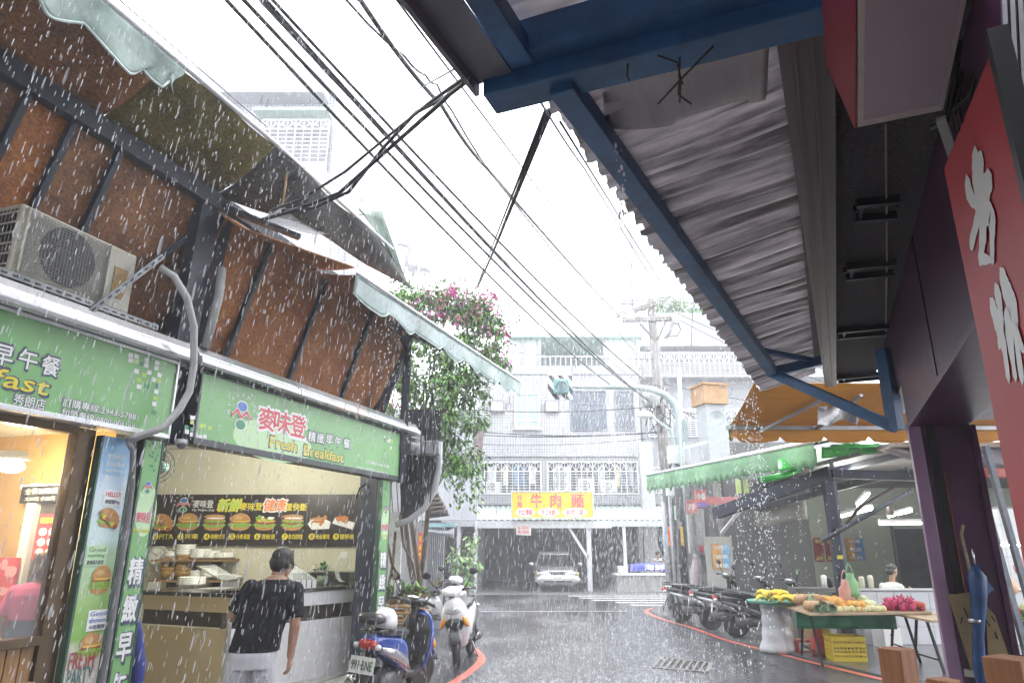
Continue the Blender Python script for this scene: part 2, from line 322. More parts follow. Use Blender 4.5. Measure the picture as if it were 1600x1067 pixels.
def food(F, c, w_, h_, kind, xd, up, parent, name='food_print', off=.003):
    mb = MB(F); xd, up = V(xd).normalized(), V(up).normalized(); c = V(c); e = .0008; at = lambda x, y: c + xd * (x * w_) + up * (y * h_)
    if kind == 'plate':
        mb.mat(5); mb.flat([at(x, y) + xd.cross(up) * off for x, y in [(-.5, -.1), (.42, -.5), (.5, -.05), (-.38, .3)]])
        for i in range(11):
            a = U(0, 6.28); q = U(0, .8); mb.mat(4 if i % 3 else 0); disc(mb, at(.3 * q * cos(a), .3 * q * sin(a) + .12), w_ * U(.09, .15), h_ * U(.1, .18), xd, up, off + e * (i + 1), 8, wob=.15)
    elif kind == 'fries':
        mb.mat(5); mb.flat([at(x, y) + xd.cross(up) * off for x, y in [(-.5, -.15), (-.3, -.5), (.45, -.45), (.5, 0), (.3, .15), (-.35, .2)]])
        for i in range(9):
            a = radians(U(-15, 70)); k = at(U(-.2, .2), U(-.15, .25)); mb.mat(4 if i % 2 else 0); d = xd * cos(a) + up * sin(a); l = xd.cross(up).cross(d); k += xd.cross(up) * (off + e * (i + 1))
            mb.add([k - d * w_ * .24 - l * h_ * .05, k + d * w_ * .24 - l * h_ * .05, k + d * w_ * .24 + l * h_ * .05, k - d * w_ * .24 + l * h_ * .05], [(0, 1, 2, 3)], False)
    else:
        lo = .8 if kind == 'sub' else 1
        mb.mat(0); disc(mb, at(0, -.3), w_ * .42, h_ * .2, xd, up, off, 18)
        mb.mat(2); disc(mb, at(0, -.18), w_ * .5, h_ * .15, xd, up, off + e, 26, wob=.14)
        mb.mat(1); disc(mb, at(0, -.03), w_ * .43, h_ * .14, xd, up, off + 2 * e, 20, wob=.06)
        mb.mat(3); disc(mb, at(.05, .05), w_ * .42, h_ * .07, xd, up, off + 3 * e, 14, wob=.18)
        if kind == 'salad':
            for i in range(9): mb.mat((2, 5, 2, 3)[i % 4]); disc(mb, at(U(-.3, .3), U(0, .3)), w_ * U(.08, .16), h_ * U(.06, .14), xd, up, off + (4 + i) * e, 9, wob=.3)
        elif kind == 'sub':
            for y in (.1, .3): mb.mat(0); disc(mb, at(0, y), w_ * .46, h_ * .13, xd, up, off + (4 + y * 9) * e, 20); mb.mat((1, 5)[y > .2]); disc(mb, at(.06, y - .09), w_ * .4, h_ * .05, xd, up, off + (4.5 + y * 9) * e, 16, wob=.15)
            mb.mat(2); disc(mb, at(.0, .02), w_ * .46, h_ * .07, xd, up, off + 8 * e, 20, wob=.25)
        elif kind == 'pita':
            u2 = (up * cos(.6) + xd * sin(.6)); x2 = (xd * cos(.6) - up * sin(.6)); mb.mat(0); disc(mb, at(-.02, -.12), w_ * .5, h_ * .55, x2, u2, off + 4 * e, 18, 0, pi)
            for i in range(8): t_ = -.4 + .8 * i / 7; q = c + x2 * (w_ * t_) + u2 * (-h_ * .16) ; mb.mat((1, 2, 3, 1)[i % 4]); disc(mb, q, w_ * .1, h_ * .12, xd, up, off + (5 + i) * e, 9, wob=.25)
        else:
            mb.mat(0); disc(mb, at(0, .06), w_ * .45, h_ * .44, xd, up, off + 4 * e, 20, 0, pi)
            mb.mat(6); disc(mb, at(-.08, .24), w_ * .2, h_ * .1, xd, up, off + 5 * e, 14)
            mb.mat(2); disc(mb, at(.02, -.13), w_ * .47, h_ * .07, xd, up, off + 6 * e, 26, wob=.3)
    return mb.build(name, FOOD, parent)
X3, Z3 = (1, 0, 0), (0, 0, 1)
def logo(F, c, w_, parent, xd=X3, up=Z3, off=.003, words=True):
    c = V(c); xd, up = V(xd).normalized(), V(up).normalized(); at = lambda x, y: c + xd * (x * w_) + up * (y * w_)
    mb = MB(F); mb.mat(0); disc(mb, at(0, .3), w_ * .3, w_ * .21, xd, up, off); disc(mb, at(0, -.36), w_ * .3, w_ * .21, xd, up, off)
    mb.mat(1); disc(mb, at(0, .3), w_ * .26, w_ * .175, xd, up, off + .001); mb.mat(2); disc(mb, at(0, -.36), w_ * .26, w_ * .175, xd, up, off + .001)
    def wave(k0, k1, o_):
        n = 16; nn = xd.cross(up) * o_
        tp = [at(-.5 + i / n, .02 + .1 * cos(i / n * 4 * pi + pi) * (1 if k1 else 1) + k1) + nn for i in range(n + 1)]; bt = [at(-.5 + i / n, .02 + .1 * cos(i / n * 4 * pi + pi) - k0) + nn for i in range(n + 1)]
        mb.add(tp + bt, [(n + 1 + i, n + 2 + i, i + 1, i) for i in range(n)], False)
    mb.mat(0); wave(.1, .1, off + .002); mb.mat(3); wave(.065, .065, off + .003)
    if words:
        mb.mat(0)
        for i, ch in enumerate('MYWARMDAY'):
            a = pi * (1.06 - 1.12 * i / 8); p = at(.68 * cos(a), .1 + .62 * sin(a)); u2 = (xd * cos(a) + up * sin(a)); letters(mb, ch, p, w_ * .13, w_ * .14, -u2.cross(xd.cross(up)) * -1 if False else xd.cross(up).cross(u2) * -1, u2, .01, off)
    return mb.build('logo', [tw, tb, tg, tr], parent)
# ---- building mass behind the shop fronts
bl = thing('shop_building', 'low shop building behind the green breakfast fascias', 'building', LF, (4, .3, 0))
B('wall', LF, (-2, 8.9, 5.2, 5.4, 0, 3.3), off, bl)
B('ceiling', LF, (-2, 4.4, .06, 5.2, 2.56, 2.66), wht, bl); B('ceiling', LF, (4.41, 9.3, .06, 5.2, 3.05, 3.11), wht, bl)
B('roof', LF, (-2, 9.3, -.05, 5.4, 3.12, 3.2), M('roof sheet', (.3, .3, .3), .5), bl)
B('floor', LF, (-2, 9.3, .0, 5.2, -.002, .1), M('shop floor tile', (.42, .4, .36), .25, var=.1, scale=2), bl)
B('pillar', LF, (4.40, 4.66, .02, .35, 2.47, 3.1), navy, bl); B('pillar', LF, (4.235, 4.39, .045, .3, 0, 2.469), navy, bl); B('pillar', LF, (8.09, 8.34, .045, .3, 0, 3.1), navy, bl)
B('partition', LF, (4.42, 4.52, .35, 5.2, 0, 3.04), off, bl)
# ---- sign 1
def green_sign(s0, s1, z0, z1, label):
    t = thing('shop_sign', label, 'shop sign', LF, ((s0 + s1) / 2, -.05, z0), 'green fascia signs of the breakfast shop')
    B('sign_panel', LF, (s0, s1, -.10, .04, z0, z1), sign_g, t)
    return t
s1 = green_sign(1.2, 4.375, 2.51, 3.10, 'green breakfast shop fascia in a white frame with phone numbers')
fr = MB(LF)
for d in ((1.2, 4.395, -.115, .05, 2.475, 2.51), (1.2, 4.395, -.115, .05, 3.1, 3.125), (4.375, 4.395, -.115, .05, 2.51, 3.1)): fr.box(*d)
fr.build('frame', alu, s1, bevel=.003)
yo = .10
def ltx(s, px, py, pw, ph, mats, parent, name='lettering', bold=.012, F=LF, o=.1, out=0., slant=0., lift=.002):
    """lettering centred on a pixel of the fascia, sizes in metres"""
    c = F.P(px, py, o); mb = MB(F)
    if out: letters(mb.mat(1), s, c, pw + out, ph + out, X3, Z3, bold + .045, lift, slant)
    letters(mb.mat(0), s, c, pw, ph, X3, Z3, bold, lift + .0015, slant)
    return mb.build(name, mats, parent)
for ch, px, py in (('早', 5, 555), ('午', 44, 562), ('餐', 79, 572)): ltx(ch, px, py, .125, .13, [tw, outl], s1, out=.02, bold=.02)
ltx('Breakfast', -42, 580, 1.0, .11, [ty, outl], s1, out=.025, bold=.02, slant=.15)
ltx('秀朗店', 46, 628, .22, .075, [tw, outl], s1, out=.006)
ltx('訂購專線:2943-5788', 158, 640, .62, .062, [tw, outl], s1, out=.006); ltx('加盟專線:0800-006168', 156, 656, .62, .062, [tw, outl], s1, out=.006)
def squares(parent, spots, F=LF, o=.1, sz=.035):
    mb = MB(F)
    for px, py, k in spots:
        mb.mat(k); quadp(mb, F.P(px, py, o), sz * 1.25, sz, X3, Z3, .002)
    mb.build('square_print', [tw, tlg, tg], parent)
squares(s1, [(204, 555, 0), (213, 557, 0), (229, 563, 0), (245, 567, 0), (204, 563, 0), (212, 565, 1), (220, 568, 2), (228, 571, 0), (244, 575, 0), (213, 580, 0), (225, 586, 1), (233, 582, 0), (249, 586, 0), (217, 594, 1), (240, 593, 0), (248, 594, 1), (217, 604, 0), (229, 603, 2), (246, 603, 2), (244, 612, 0), (242, 622, 1), (241, 631, 0), (240, 644, 2)])
# ---- sign 2
s2 = green_sign(4.68, 8.55, 2.53, 3.10, 'green breakfast shop fascia with blue red and green oval logo')
fr = MB(LF)
for d in ((4.66, 8.57, -.11, .05, 2.47, 2.53), (4.66, 8.57, -.11, .05, 3.1, 3.12), (4.655, 4.68, -.11, .05, 2.53, 3.1), (8.55, 8.57, -.11, .05, 2.53, 3.1)): fr.box(*d)
fr.build('frame', M('dark sign frame', (.06, .065, .07), .4, .5), s2, bevel=.003)
mb = MB(LF); disc(mb, LF.P(430, 690, .1), .62, .2, X3, Z3, .0012, 30); mb.build('swirl_print', lg, s2)
logo(LF, LF.P(377, 648, .1), .26, s2)
for ch, px, py in (('麥', 418, 655), ('味', 441, 660), ('登', 466, 666)): ltx(ch, px, py, .27, .22, [tr, tw], s2, out=.035, bold=.03)
for i, ch in enumerate('精緻早午餐'): ltx(ch, 487 + 13.6 * i, 682 + 2.7 * i, .135, .11, [tw, outl], s2, out=.02, bold=.02)
ltx('Fresh', 443, 694, .44, .105, [ty, outl], s2, out=.02, bold=.03); ltx('Breakfast', 507, 709.5, .78, .11, [ty, outl], s2, out=.02, bold=.03)
ltx('訂購專線:2943-5788', 590, 725, .6, .042, [tw, outl], s2); ltx('秀朗店 加盟專線:0800-006168', 582, 735, .78, .042, [tw, outl], s2)
squares(s2, [(292 + 7 * i + U(-1, 1), 676 + 2 * i - 9 * j + U(-2, 2), (i * 3 + j * 5) % 3) for i in range(6) for j in range(4) if R() < .75 - .1 * i] + [(612 + U(-12, 5), 690 + U(-8, 14), k % 3) for k in range(14)])
# ---- gutters
def gutter(s0, s1, label, m1, m2):
    t = thing('rain_gutter', label, 'gutter', LF, ((s0 + s1) / 2, -.1, 3.12), 'metal gutters above the breakfast fascias')
    pr = [(.05, 3.13), (-.2, 3.13), (-.215, 3.155), (-.205, 3.205), (-.17, 3.22), (-.17, 3.232), (-.13, 3.30), (.05, 3.31)]
    n = 3 if s1 - s0 > 3.5 else 2
    for i in range(n):
        a = s0 + (s1 - s0) * i / n + .004; b_ = s0 + (s1 - s0) * (i + 1) / n - .004
        MB(LF).loft([[V((a, y, z)) for y, z in pr], [V((b_, y, z)) for y, z in pr]], True, False).build('gutter_length', [m1, m2][i % 2 if n == 3 else 0], t, bevel=.006)
    return t
gutter(1.0, 4.47, 'bright white metal gutter under the old air conditioner', M('gutter white', (.75, .75, .77), .18, .4, var=.08, dirt=.2, dcol=(.4, .4, .42)), M('gutter white', (.75, .75, .77)))
gutter(4.53, 8.8, 'stained metal gutter with peeling orange and green paint', M('gutter steel', (.45, .46, .48), .3, .7, var=.2, dirt=.6, dcol=(.3, .45, .22), dscale=2.5), M('gutter worn', (.5, .5, .5), .35, .5, var=.3, dirt=.7, dcol=(.65, .28, .07), dscale=1.6))
# ---- conduit and camera
cg = M('grey plastic pipe', (.42, .42, .42), .45, var=.12)
solo('conduit_pipe', 'thick pale grey hose bending down between the two green fascias', 'pipe', MB(LF).tube([L(250, 418, .2), L(272, 432, .28), L(292, 465, .34), L(303, 510, .34), L(303, 570, .32), L(296, 612, .3), L(280, 640, .28), L(255, 668, .25), L(215, 682, .16), L(200, 686, .06)], .03, 10), cg)
solo('drain_pipe', 'thin black pipe running down between banner and vertical green sign', 'pipe', MB(LF).tube([L(200, 690, .1), L(208, 705, .12), L(206, 760, .09), L(200, 810, .09), L(160, 1067, .09), LF.P(140, 1200, .09)], .022, 8), M('grey conduit', (.16, .16, .17), .4))
t = thing('dome_camera', 'white dome security camera under the start of the longer fascia', 'camera', LF, L(284, 694, .0))
c = L(284, 692, .02); MB(LF).lathe(c, [(.05, .03), (.055, .0), (.05, -.01), (.035, -.01)], 16).build('housing', wht, t); MB(LF).ell(c + V((0, 0, -.012)), .04, 14, 8).build('dome', M('smoked dome', (.25, .25, .27), .1), t)
# ---- vertical boards
def board(name, s0, s1, z0, z1, y0, y1, m, label, cat, mf):
    t = thing(name, label, cat, LF, ((s0 + s1) / 2, 0, z0)); B('panel', LF, (s0, s1, y0, y1, z0, z1), m, t)
    f = MB(LF); f.box(s0 - .018, s0, y0 - .006, y1, z0, z1); f.box(s1, s1 + .018, y0 - .006, y1, z0, z1); f.build('frame', mf, t, bevel=.002); return t
dgf = M('green painted frame', (.04, .09, .06), .4)
def grad_board():
    m, n, b = nodes('banner film'); N, Lk = n.nodes, n.links; tc = N.new('ShaderNodeTexCoord'); sp = N.new('ShaderNodeSeparateXYZ'); Lk.new(tc.outputs['Object'], sp.inputs[0])
    no = N.new('ShaderNodeTexNoise'); no.inputs['Scale'].default_value = 5; Lk.new(tc.outputs['Object'], no.inputs['Vector'])
    ma = N.new('ShaderNodeMath'); ma.operation = 'MULTIPLY_ADD'; ma.inputs[1].default_value = 1 / 2.45; ma.inputs[2].default_value = -.1; Lk.new(sp.outputs[2], ma.inputs[0])
    m2 = N.new('ShaderNodeMath'); m2.operation = 'MULTIPLY_ADD'; m2.inputs[1].default_value = .2; Lk.new(no.outputs[0], m2.inputs[0]); Lk.new(ma.outputs[0], m2.inputs[2])
    r = N.new('ShaderNodeValToRGB'); e = r.color_ramp.elements; e[0].position = 0; e[0].color = (.62, .55, .48, 1); e[1].position = 1; e[1].color = (.2, .42, .7, 1)
    for p, c in ((.30, (.6, .55, .48)), (.38, (.2, .42, .08)), (.5, (.34, .52, .2)), (.62, (.55, .72, .68)), (.78, (.62, .72, .8)), (.9, (.25, .47, .72))):
        x = e.new(p); x.color = (*c, 1)
    Lk.new(m2.outputs[0], r.inputs[0]); Lk.new(r.outputs[0], b.inputs['Base Color']); b.inputs['Roughness'].default_value = .4; return m
bn = board('menu_banner', 3.86, 4.13, 0.12, 2.43, -.03, .03, grad_board(), 'tall blue and green banner printed with sandwiches and burgers', 'banner', dgf)
def bfood(px, py, w_, h_, k): food(LF, L(px, py, .03), w_, h_, k, X3, Z3, bn)
bfood(170, 808, .2, .15, 'pita'); bfood(157, 905, .18, .2, 'burger'); bfood(140, 1010, .2, .19, 'burger')
def card(px, py, w_, h_, lines, mats):
    mb = MB(LF); c = L(px, py, .03); quadp(mb.mat(0), c, w_, h_, X3, Z3, .003)
    for i, (s, m_) in enumerate(lines): letters(mb.mat(m_), s, c + V((0, 0, h_ * (.25 - .5 * i if len(lines) == 2 else .32 - .32 * i))), w_ * .8, h_ * (.3 if len(lines) == 2 else .22), X3, Z3, .02, .0045)
    mb.build('caption_print', mats, bn)
card(176, 778, .16, .11, [('HELLO!', 1), ('檸檬雞Pita', 2)], [tw, tr, outl]); card(150, 868, .17, .14, [('Good', 1), ('morning', 1), ('歐姆蛋丹麥堡', 2)], [lg, tg, outl]); card(152, 968, .17, .14, [('Good', 1), ('afternoon', 1), ('卡啦雞腿', 2)], [tw, tb, outl])
card(180, 725, .19, .16, [('MY WARM DAY', 1), ('Breakfast', 1), ('made for you', 1)], [sky_b, tw, tw])
mb = MB(LF); letters(mb, 'FRESH', L(127, 1030, .03), .2, .11, X3, Z3, .02, .004); mb.build('lettering', M('plum print', (.3, .05, .08), .4, var=0), bn); mb = MB(LF); letters(mb, 'PARTY', L(124, 1056, .03), .2, .11, X3, Z3, .02, .004); mb.build('lettering', M('slate print', (.08, .16, .16), .4, var=0), bn)
def vsign(s0, s1, z0, z1, label, chars, wd):
    t = board('vertical_sign', s0, s1, z0, z1, -.035, .035, sign_g, label, 'sign', dgf); t['group'] = 'vertical green breakfast signs'; sm_ = (s0 + s1) / 2
    mb = MB(LF); disc(mb, (sm_ + .02, -.035, z1 - .55), wd * .6, .2, X3, Z3, .0012, 20); mb.build('swirl_print', lg, t)
    logo(LF, (sm_, -.035, z1 - .37), wd * .55, t, words=False)
    mb = MB(LF); letters(mb.mat(1), '麥味登', (sm_, -.035, z1 - .6), wd * .92, .085, X3, Z3, .06, .003); letters(mb.mat(0), '麥味登', (sm_, -.035, z1 - .6), wd * .86, .08, X3, Z3, .02, .0045); letters(mb.mat(2), 'Fresh Breakfast', (sm_, -.035, z1 - .7), wd * .9, .03, X3, Z3, .02, .003); mb.build('lettering', [tr, tw, ty], t)
    for i, ch in enumerate(chars):
        mb = MB(LF); c = V((sm_, -.035, z1 - 1.0 - .27 * i)); letters(mb.mat(1), ch, c + V((.012, 0, -.01)), wd * .82, .21, X3, Z3, .07, .003); letters(mb.mat(0), ch, c, wd * .76, .19, X3, Z3, .03, .0045); mb.build('lettering', [tw, outl], t)
    mb = MB(LF)
    for k in range(14): quadp(mb.mat(k % 3 and 0 or 1), (sm_ + U(-.3, .45) * wd, -.035, z1 - U(.02, .24)), .02, .02, X3, Z3, .002)
    mb.build('square_print', [tw, tg], t); return t
vsign(4.24, 4.405, .05, 2.455, 'vertical green sign beside the tall burger banner', '精緻早午餐', .165)
vsign(8.10, 8.31, .3, 2.46, 'narrow vertical green sign on the far post beside the flower stand', '精緻早午餐', .2)
# ---- rusty leaning boards over the gutters, the steel beam and the two awnings
def rusty(name, c1, c2, c3, sc_=3.2, glow=0.):
    m, n, b = nodes(name); N, Lk = n.nodes, n.links; tc = N.new('ShaderNodeTexCoord')
    no = N.new('ShaderNodeTexNoise'); no.inputs['Scale'].default_value = sc_; no.inputs['Detail'].default_value = 9; no.inputs['Roughness'].default_value = .72; Lk.new(tc.outputs['Object'], no.inputs['Vector'])
    r = N.new('ShaderNodeValToRGB'); e = r.color_ramp.elements; e[0].position = .3; e[0].color = (*c1, 1); e[1].position = .72; e[1].color = (*c3, 1); x = e.new(.5); x.color = (*c2, 1)
    Lk.new(no.outputs['Fac'], r.inputs[0])
    n2 = N.new('ShaderNodeTexNoise'); n2.inputs['Scale'].default_value = 45; n2.inputs['Detail'].default_value = 3; Lk.new(tc.outputs['Object'], n2.inputs['Vector'])
    r2 = N.new('ShaderNodeValToRGB'); r2.color_ramp.elements[0].position = .35; r2.color_ramp.elements[0].color = (.45, .42, .42, 1); r2.color_ramp.elements[1].position = .6; r2.color_ramp.elements[1].color = (1, 1, 1, 1); Lk.new(n2.outputs['Fac'], r2.inputs[0])
    mx = N.new('ShaderNodeMixRGB'); mx.blend_type = 'MULTIPLY'; mx.inputs[0].default_value = .75; Lk.new(r.outputs[0], mx.inputs[1]); Lk.new(r2.outputs[0], mx.inputs[2])
    Lk.new(mx.outputs[0], b.inputs['Base Color']); b.inputs['Roughness'].default_value = .75
    bp = N.new('ShaderNodeBump'); bp.inputs['Strength'].default_value = .25; bp.inputs['Distance'].default_value = .02; Lk.new(n2.outputs['Fac'], bp.inputs['Height']); Lk.new(bp.outputs[0], b.inputs['Normal'])
    if glow:
        t = N.new('ShaderNodeBsdfTranslucent'); ms = N.new('ShaderNodeMixShader'); ms.inputs[0].default_value = glow; Lk.new(mx.outputs[0], t.inputs[0]); Lk.new(b.outputs[0], ms.inputs[1]); Lk.new(t.outputs[0], ms.inputs[2]); Lk.new(ms.outputs[0], N['Material Output'].inputs['Surface'])
    return m
rust_o = rusty('orange brown board', (.2, .075, .024), (.43, .155, .042), (.56, .25, .07))
rust_d = rusty('dark brown board', (.13, .065, .04), (.27, .125, .055), (.42, .2, .08))
olive = rusty('mouldy awning cloth', (.07, .06, .02), (.18, .155, .035), (.28, .23, .08), 2.2, .22); rust_c = rusty('brown awning cloth', (.13, .065, .03), (.27, .125, .045), (.42, .2, .06), 3., .16)
greyc = rusty('grey wet cloth', (.05, .052, .05), (.11, .115, .11), (.19, .19, .18), 2., .2)
OB, ZB, OT, ZT = -.45, 3.2, .05, 4.72
def leaning(label, ss, mats):
    t = thing('awning_backboard', label, 'boards', LF, (sum(ss) / len(ss), -OB, ZB), 'rusty boards leaning out over the fascias')
    for i, (a, b_) in enumerate(zip(ss, ss[1:])):
        MB(LF).slab([(a + .004, -OB, ZB), (b_ - .004, -OB, ZB), (b_ - .004 + .03, -OT, ZT), (a + .004 + .03, -OT, ZT)], (0, .025, .008)).build('board_panel', mats[i % len(mats)], t)
    for a in ss: MB(LF).bar((a, -OB - .03, ZB), (a + .03, -OT - .03, ZT), .05, .05).build('rib', navy, t)
    return t
rb = [LF.P(x, y, OT).x for x, y in [(115, 160), (185, 215)]]; rc = [LF.P(x, y, OT).x for x, y in [(415, 420), (505, 465), (580, 505), (640, 530)]]
leaning('dark rusty boards leaning out behind the old air conditioner', [1.2, 2.1, 2.75, rb[0], rb[1], 4.62], [rust_d, rust_d, rust_o])
leaning('orange brown boards leaning out above the longer green fascia', [4.66] + rc, [rust_o])
bm = thing('awning_beam', 'long dark navy steel beam carrying both old awnings', 'beam', LF, (5, -.05, 4.6))
MB(LF).bar((.8, -.09, 4.72), (4.7, -.09, 4.72), .09, .16).build('beam', navy, bm); MB(LF).bar((4.7, -.09, 4.74), (8.5, -.09, 4.66), .07, .12).build('beam', navy, bm)
MB(LF).bar((4.52, .05, 3.1), (4.52, -.05, 4.9), .22, .12).build('post', navy, bm); MB(LF).bar((4.75, .1, 3.2), (4.85, 0, 4.7), .09, .09).build('post', navy, bm)
MB(LF).bar((3.9, .22, 3.6), (4.6, -.02, 4.55), .05, .05).build('brace', navy, bm); MB(LF).bar((4.6, -.02, 4.75), (4.95, -.68, 5.1), .06, .06).build('brace', navy, bm); MB(LF).bar((4.5, -.05, 4.7), (5.3, -.5, 4.62), .06, .05).build('brace', navy, bm)
pipeg = M('plastic pipe old', (.35, .36, .35), .5)
MB(LF).tube([(4.62, -.14, 3.3), (4.68, -.16, 3.8), (4.72, -.12, 4.1)], .04, 10).build('sleeve', pipeg, bm)
# upper awning
ua = thing('upper_awning', 'tall mouldy brown awning with torn pale green edging', 'awning', LF, (4, -.4, 4.9))
OE, ZE = .7, 5.18
e0 = 1.0
for i, (a, b_, m_) in enumerate([(1.0, 2.4, rust_c), (2.41, 3.3, rust_c), (3.31, 4.55, olive)]):
    MB(LF).grid(lambda u, v, a=a, b_=b_: V((a + (b_ - a) * u, -.1 - (OE - .1) * v, 4.8 + (ZE - 4.8) * v - .05 * sin(v * pi) + .012 * sin(u * 9 + v * 4))), 10, 6).build('awning_cloth', m_, ua, solid=.012)
# its grey loose end
g0, g1 = LF.P(410, 300, .35), LF.P(640, 452, .7)
pA, pB, pC, pD = V((4.56, -.1, 4.78)), V((4.56, -OE, ZE)), LF.P(612, 392, OE), LF.P(640, 452, OE)
pE = LF.P(470, 350, .42)
def gend(u, v):
    if u < .35: p = pA.lerp(pE, u / .35)
    else: p = pE.lerp(pD, (u - .35) / .65)
    q = pB.lerp(pC, u); r = p.lerp(q, v); r.z -= .06 * sin(v * pi) * (1 - .5 * u); r.y += .03 * sin(u * 11 + v * 3); return r
MB(LF).grid(gend, 18, 8).build('loose_cloth', greyc, ua, solid=.01)
flapm = M('mouldy green flap', (.14, .2, .16), .6, var=.4, scale=9)
MB(LF).grid(lambda u, v: LF.P(560, 326, .72).lerp(LF.P(597, 329, .72), u).lerp(LF.P(612, 392, .72).lerp(LF.P(640, 452, .72), u), v) + V((0, .03 * sin(u * 3), 0)), 6, 8).build('side_flap', flapm, ua, solid=.008)
MB(LF).tube([(e0, -OE - .01, ZE + .02), (4.55, -OE - .01, ZE + .02), pC + V((0, -.01, .02))], .022, 8).build('edge_rail', alu, ua)
MB(LF).tube([(1.1, -OE - .02, ZE + .1), (4.4, -OE - .02, ZE + .1)], .006, 5).build('edge_wire', navy, ua)
val = M('pale green plastic', (.4, .52, .47), .35, var=.25, scale=7, dirt=.5, dcol=(.12, .22, .16), dscale=5, trans=.15)
def hem(u, n): return .5 + .5 * abs(sin(u * n * pi))
def v1(u, v):
    s = 1.2 + 2.2 * u; l = .34 * (.62 + .38 * abs(sin(u * 4.3 * pi + .4))) * (1 if u < .86 else 1 - .25 * (u - .86) / .14)
    if u > .97: l *= .8 + .2 * sin(u * 900)
    return V((s + .04 * sin(v * 5 + u * 20), -OE - .015 + .05 * v * sin(u * 23) * .6 + .05 * v, ZE - l * v))
MB(LF).grid(v1, 60, 10).build('valance', val, ua, solid=.006)
MB(LF).tube([v1(i / 60, 1) for i in range(0, 60)], .011, 5).build('hem', M('pale hem', (.62, .72, .68), .4), ua)
# clear plastic hood hanging at the gap, wooden stick
solo('plastic_hood', 'bent clear plastic sheet hanging where the cables meet the awnings', 'plastic sheet', MB(LF).grid(lambda u, v: LF.P(430 + 85 * u, 330 - 35 * sin(u * pi) + v * (20 + 48 * sin(u * pi * .9)), .55) + V((0, .12 * sin(v * pi), 0)), 12, 8), clear_mat('dirty clear plastic', (.35, .36, .36), .2, .55), solid=.004)
solo('wooden_stick', 'thin wooden stick hanging beside the bent plastic sheet', 'stick', MB(LF).tube([LF.P(449, 250, .62), LF.P(446, 290, .62), LF.P(438, 340, .62)], [.016, .013, .008], 6), M('stick wood', (.4, .24, .1), .6))
# lower awning
la = thing('lower_awning', 'long low awning with scalloped grey green valance', 'awning', LF, (8, -.4, 4.5))
OL = .7; l0 = LF.P(395, 362, .55); l1 = LF.P(555, 418, OL); l2 = LF.P(555, 430, OL); l3 = LF.P(811, 598, OL)
MB(LF).grid(lambda u, v: V((4.6 + (l1.x - 4.6) * u, -.1, 4.64)).lerp(l0.lerp(l1, u), v) + V((0, 0, -.03 * sin(v * pi))), 8, 6).build('awning_cloth', rust_o, la, solid=.012)
MB(LF).grid(lambda u, v: V((l1.x + .01 + (8.25 - l1.x) * u, -.1, 4.62)).lerp(V((l1.x + .01 + (8.25 - l1.x) * u, -OL, l2.z + (l3.z - l2.z) * .46 * u)), v) + V((0, 0, -.03 * sin(v * pi))), 12, 6).build('awning_cloth', rust_o, la, solid=.012)
MB(LF).grid(lambda u, v: V((8.27 + (l3.x - 8.27) * u, -.1 - .25 * u, 4.6)).lerp(V((8.27 + (l3.x - 8.27) * u, -OL, l2.z + (l3.z - l2.z) * (.46 + .54 * u))), v), 12, 6).build('awning_cloth', M('sea green sheet', (.2, .3, .27), .5, var=.3), la, solid=.012)
val2 = M('grey green valance', (.27, .36, .35), .3, var=.25, scale=5, dirt=.35, dcol=(.12, .18, .16), dscale=4)
def v2(u, v):
    s = l2.x + (l3.x - l2.x) * u; n = 7.5; ph = (u * n) % 1; l = .30 * (.68 + .32 * (ph if ph < .85 else (1 - ph) / .15 * .85)) + .0
    return V((s, -OL - .01 + .03 * v * sin(u * 30) + .02 * v, l2.z + (l3.z - l2.z) * u - l * v))
MB(LF).grid(v2, 75, 6).build('valance', val2, la, solid=.006)
MB(LF).tube([v2(i / 75, 1) for i in range(76)], .010, 5).build('hem', M('pale hem', (.6, .7, .7)), la)
MB(LF).tube([l2 + V((0, -.02, .02)), l3 + V((0, -.02, .02))], .02, 8).build('edge_rail', alu, la)
sp = thing('awning_support', 'dark steel pole with slanting braces at the far end of the boards', 'pole', LF, (8.35, -.1, 0))
MB(LF).bar((8.45, -.12, 2.45), (8.45, -.12, 4.6), .09, .09).build('pole', navy, sp)
for p, q in [((8.3, .3, 3.3), (8.5, -.2, 4.65)), ((8.2, .35, 3.25), (8.45, -.12, 4.1)), ((8.45, -.12, 4.55), (9.3, -.4, 4.5)), ((8.45, -.12, 4.3), (8.1, -.1, 4.62))]: MB(LF).bar(p, q, .05, .05).build('brace', navy, sp)
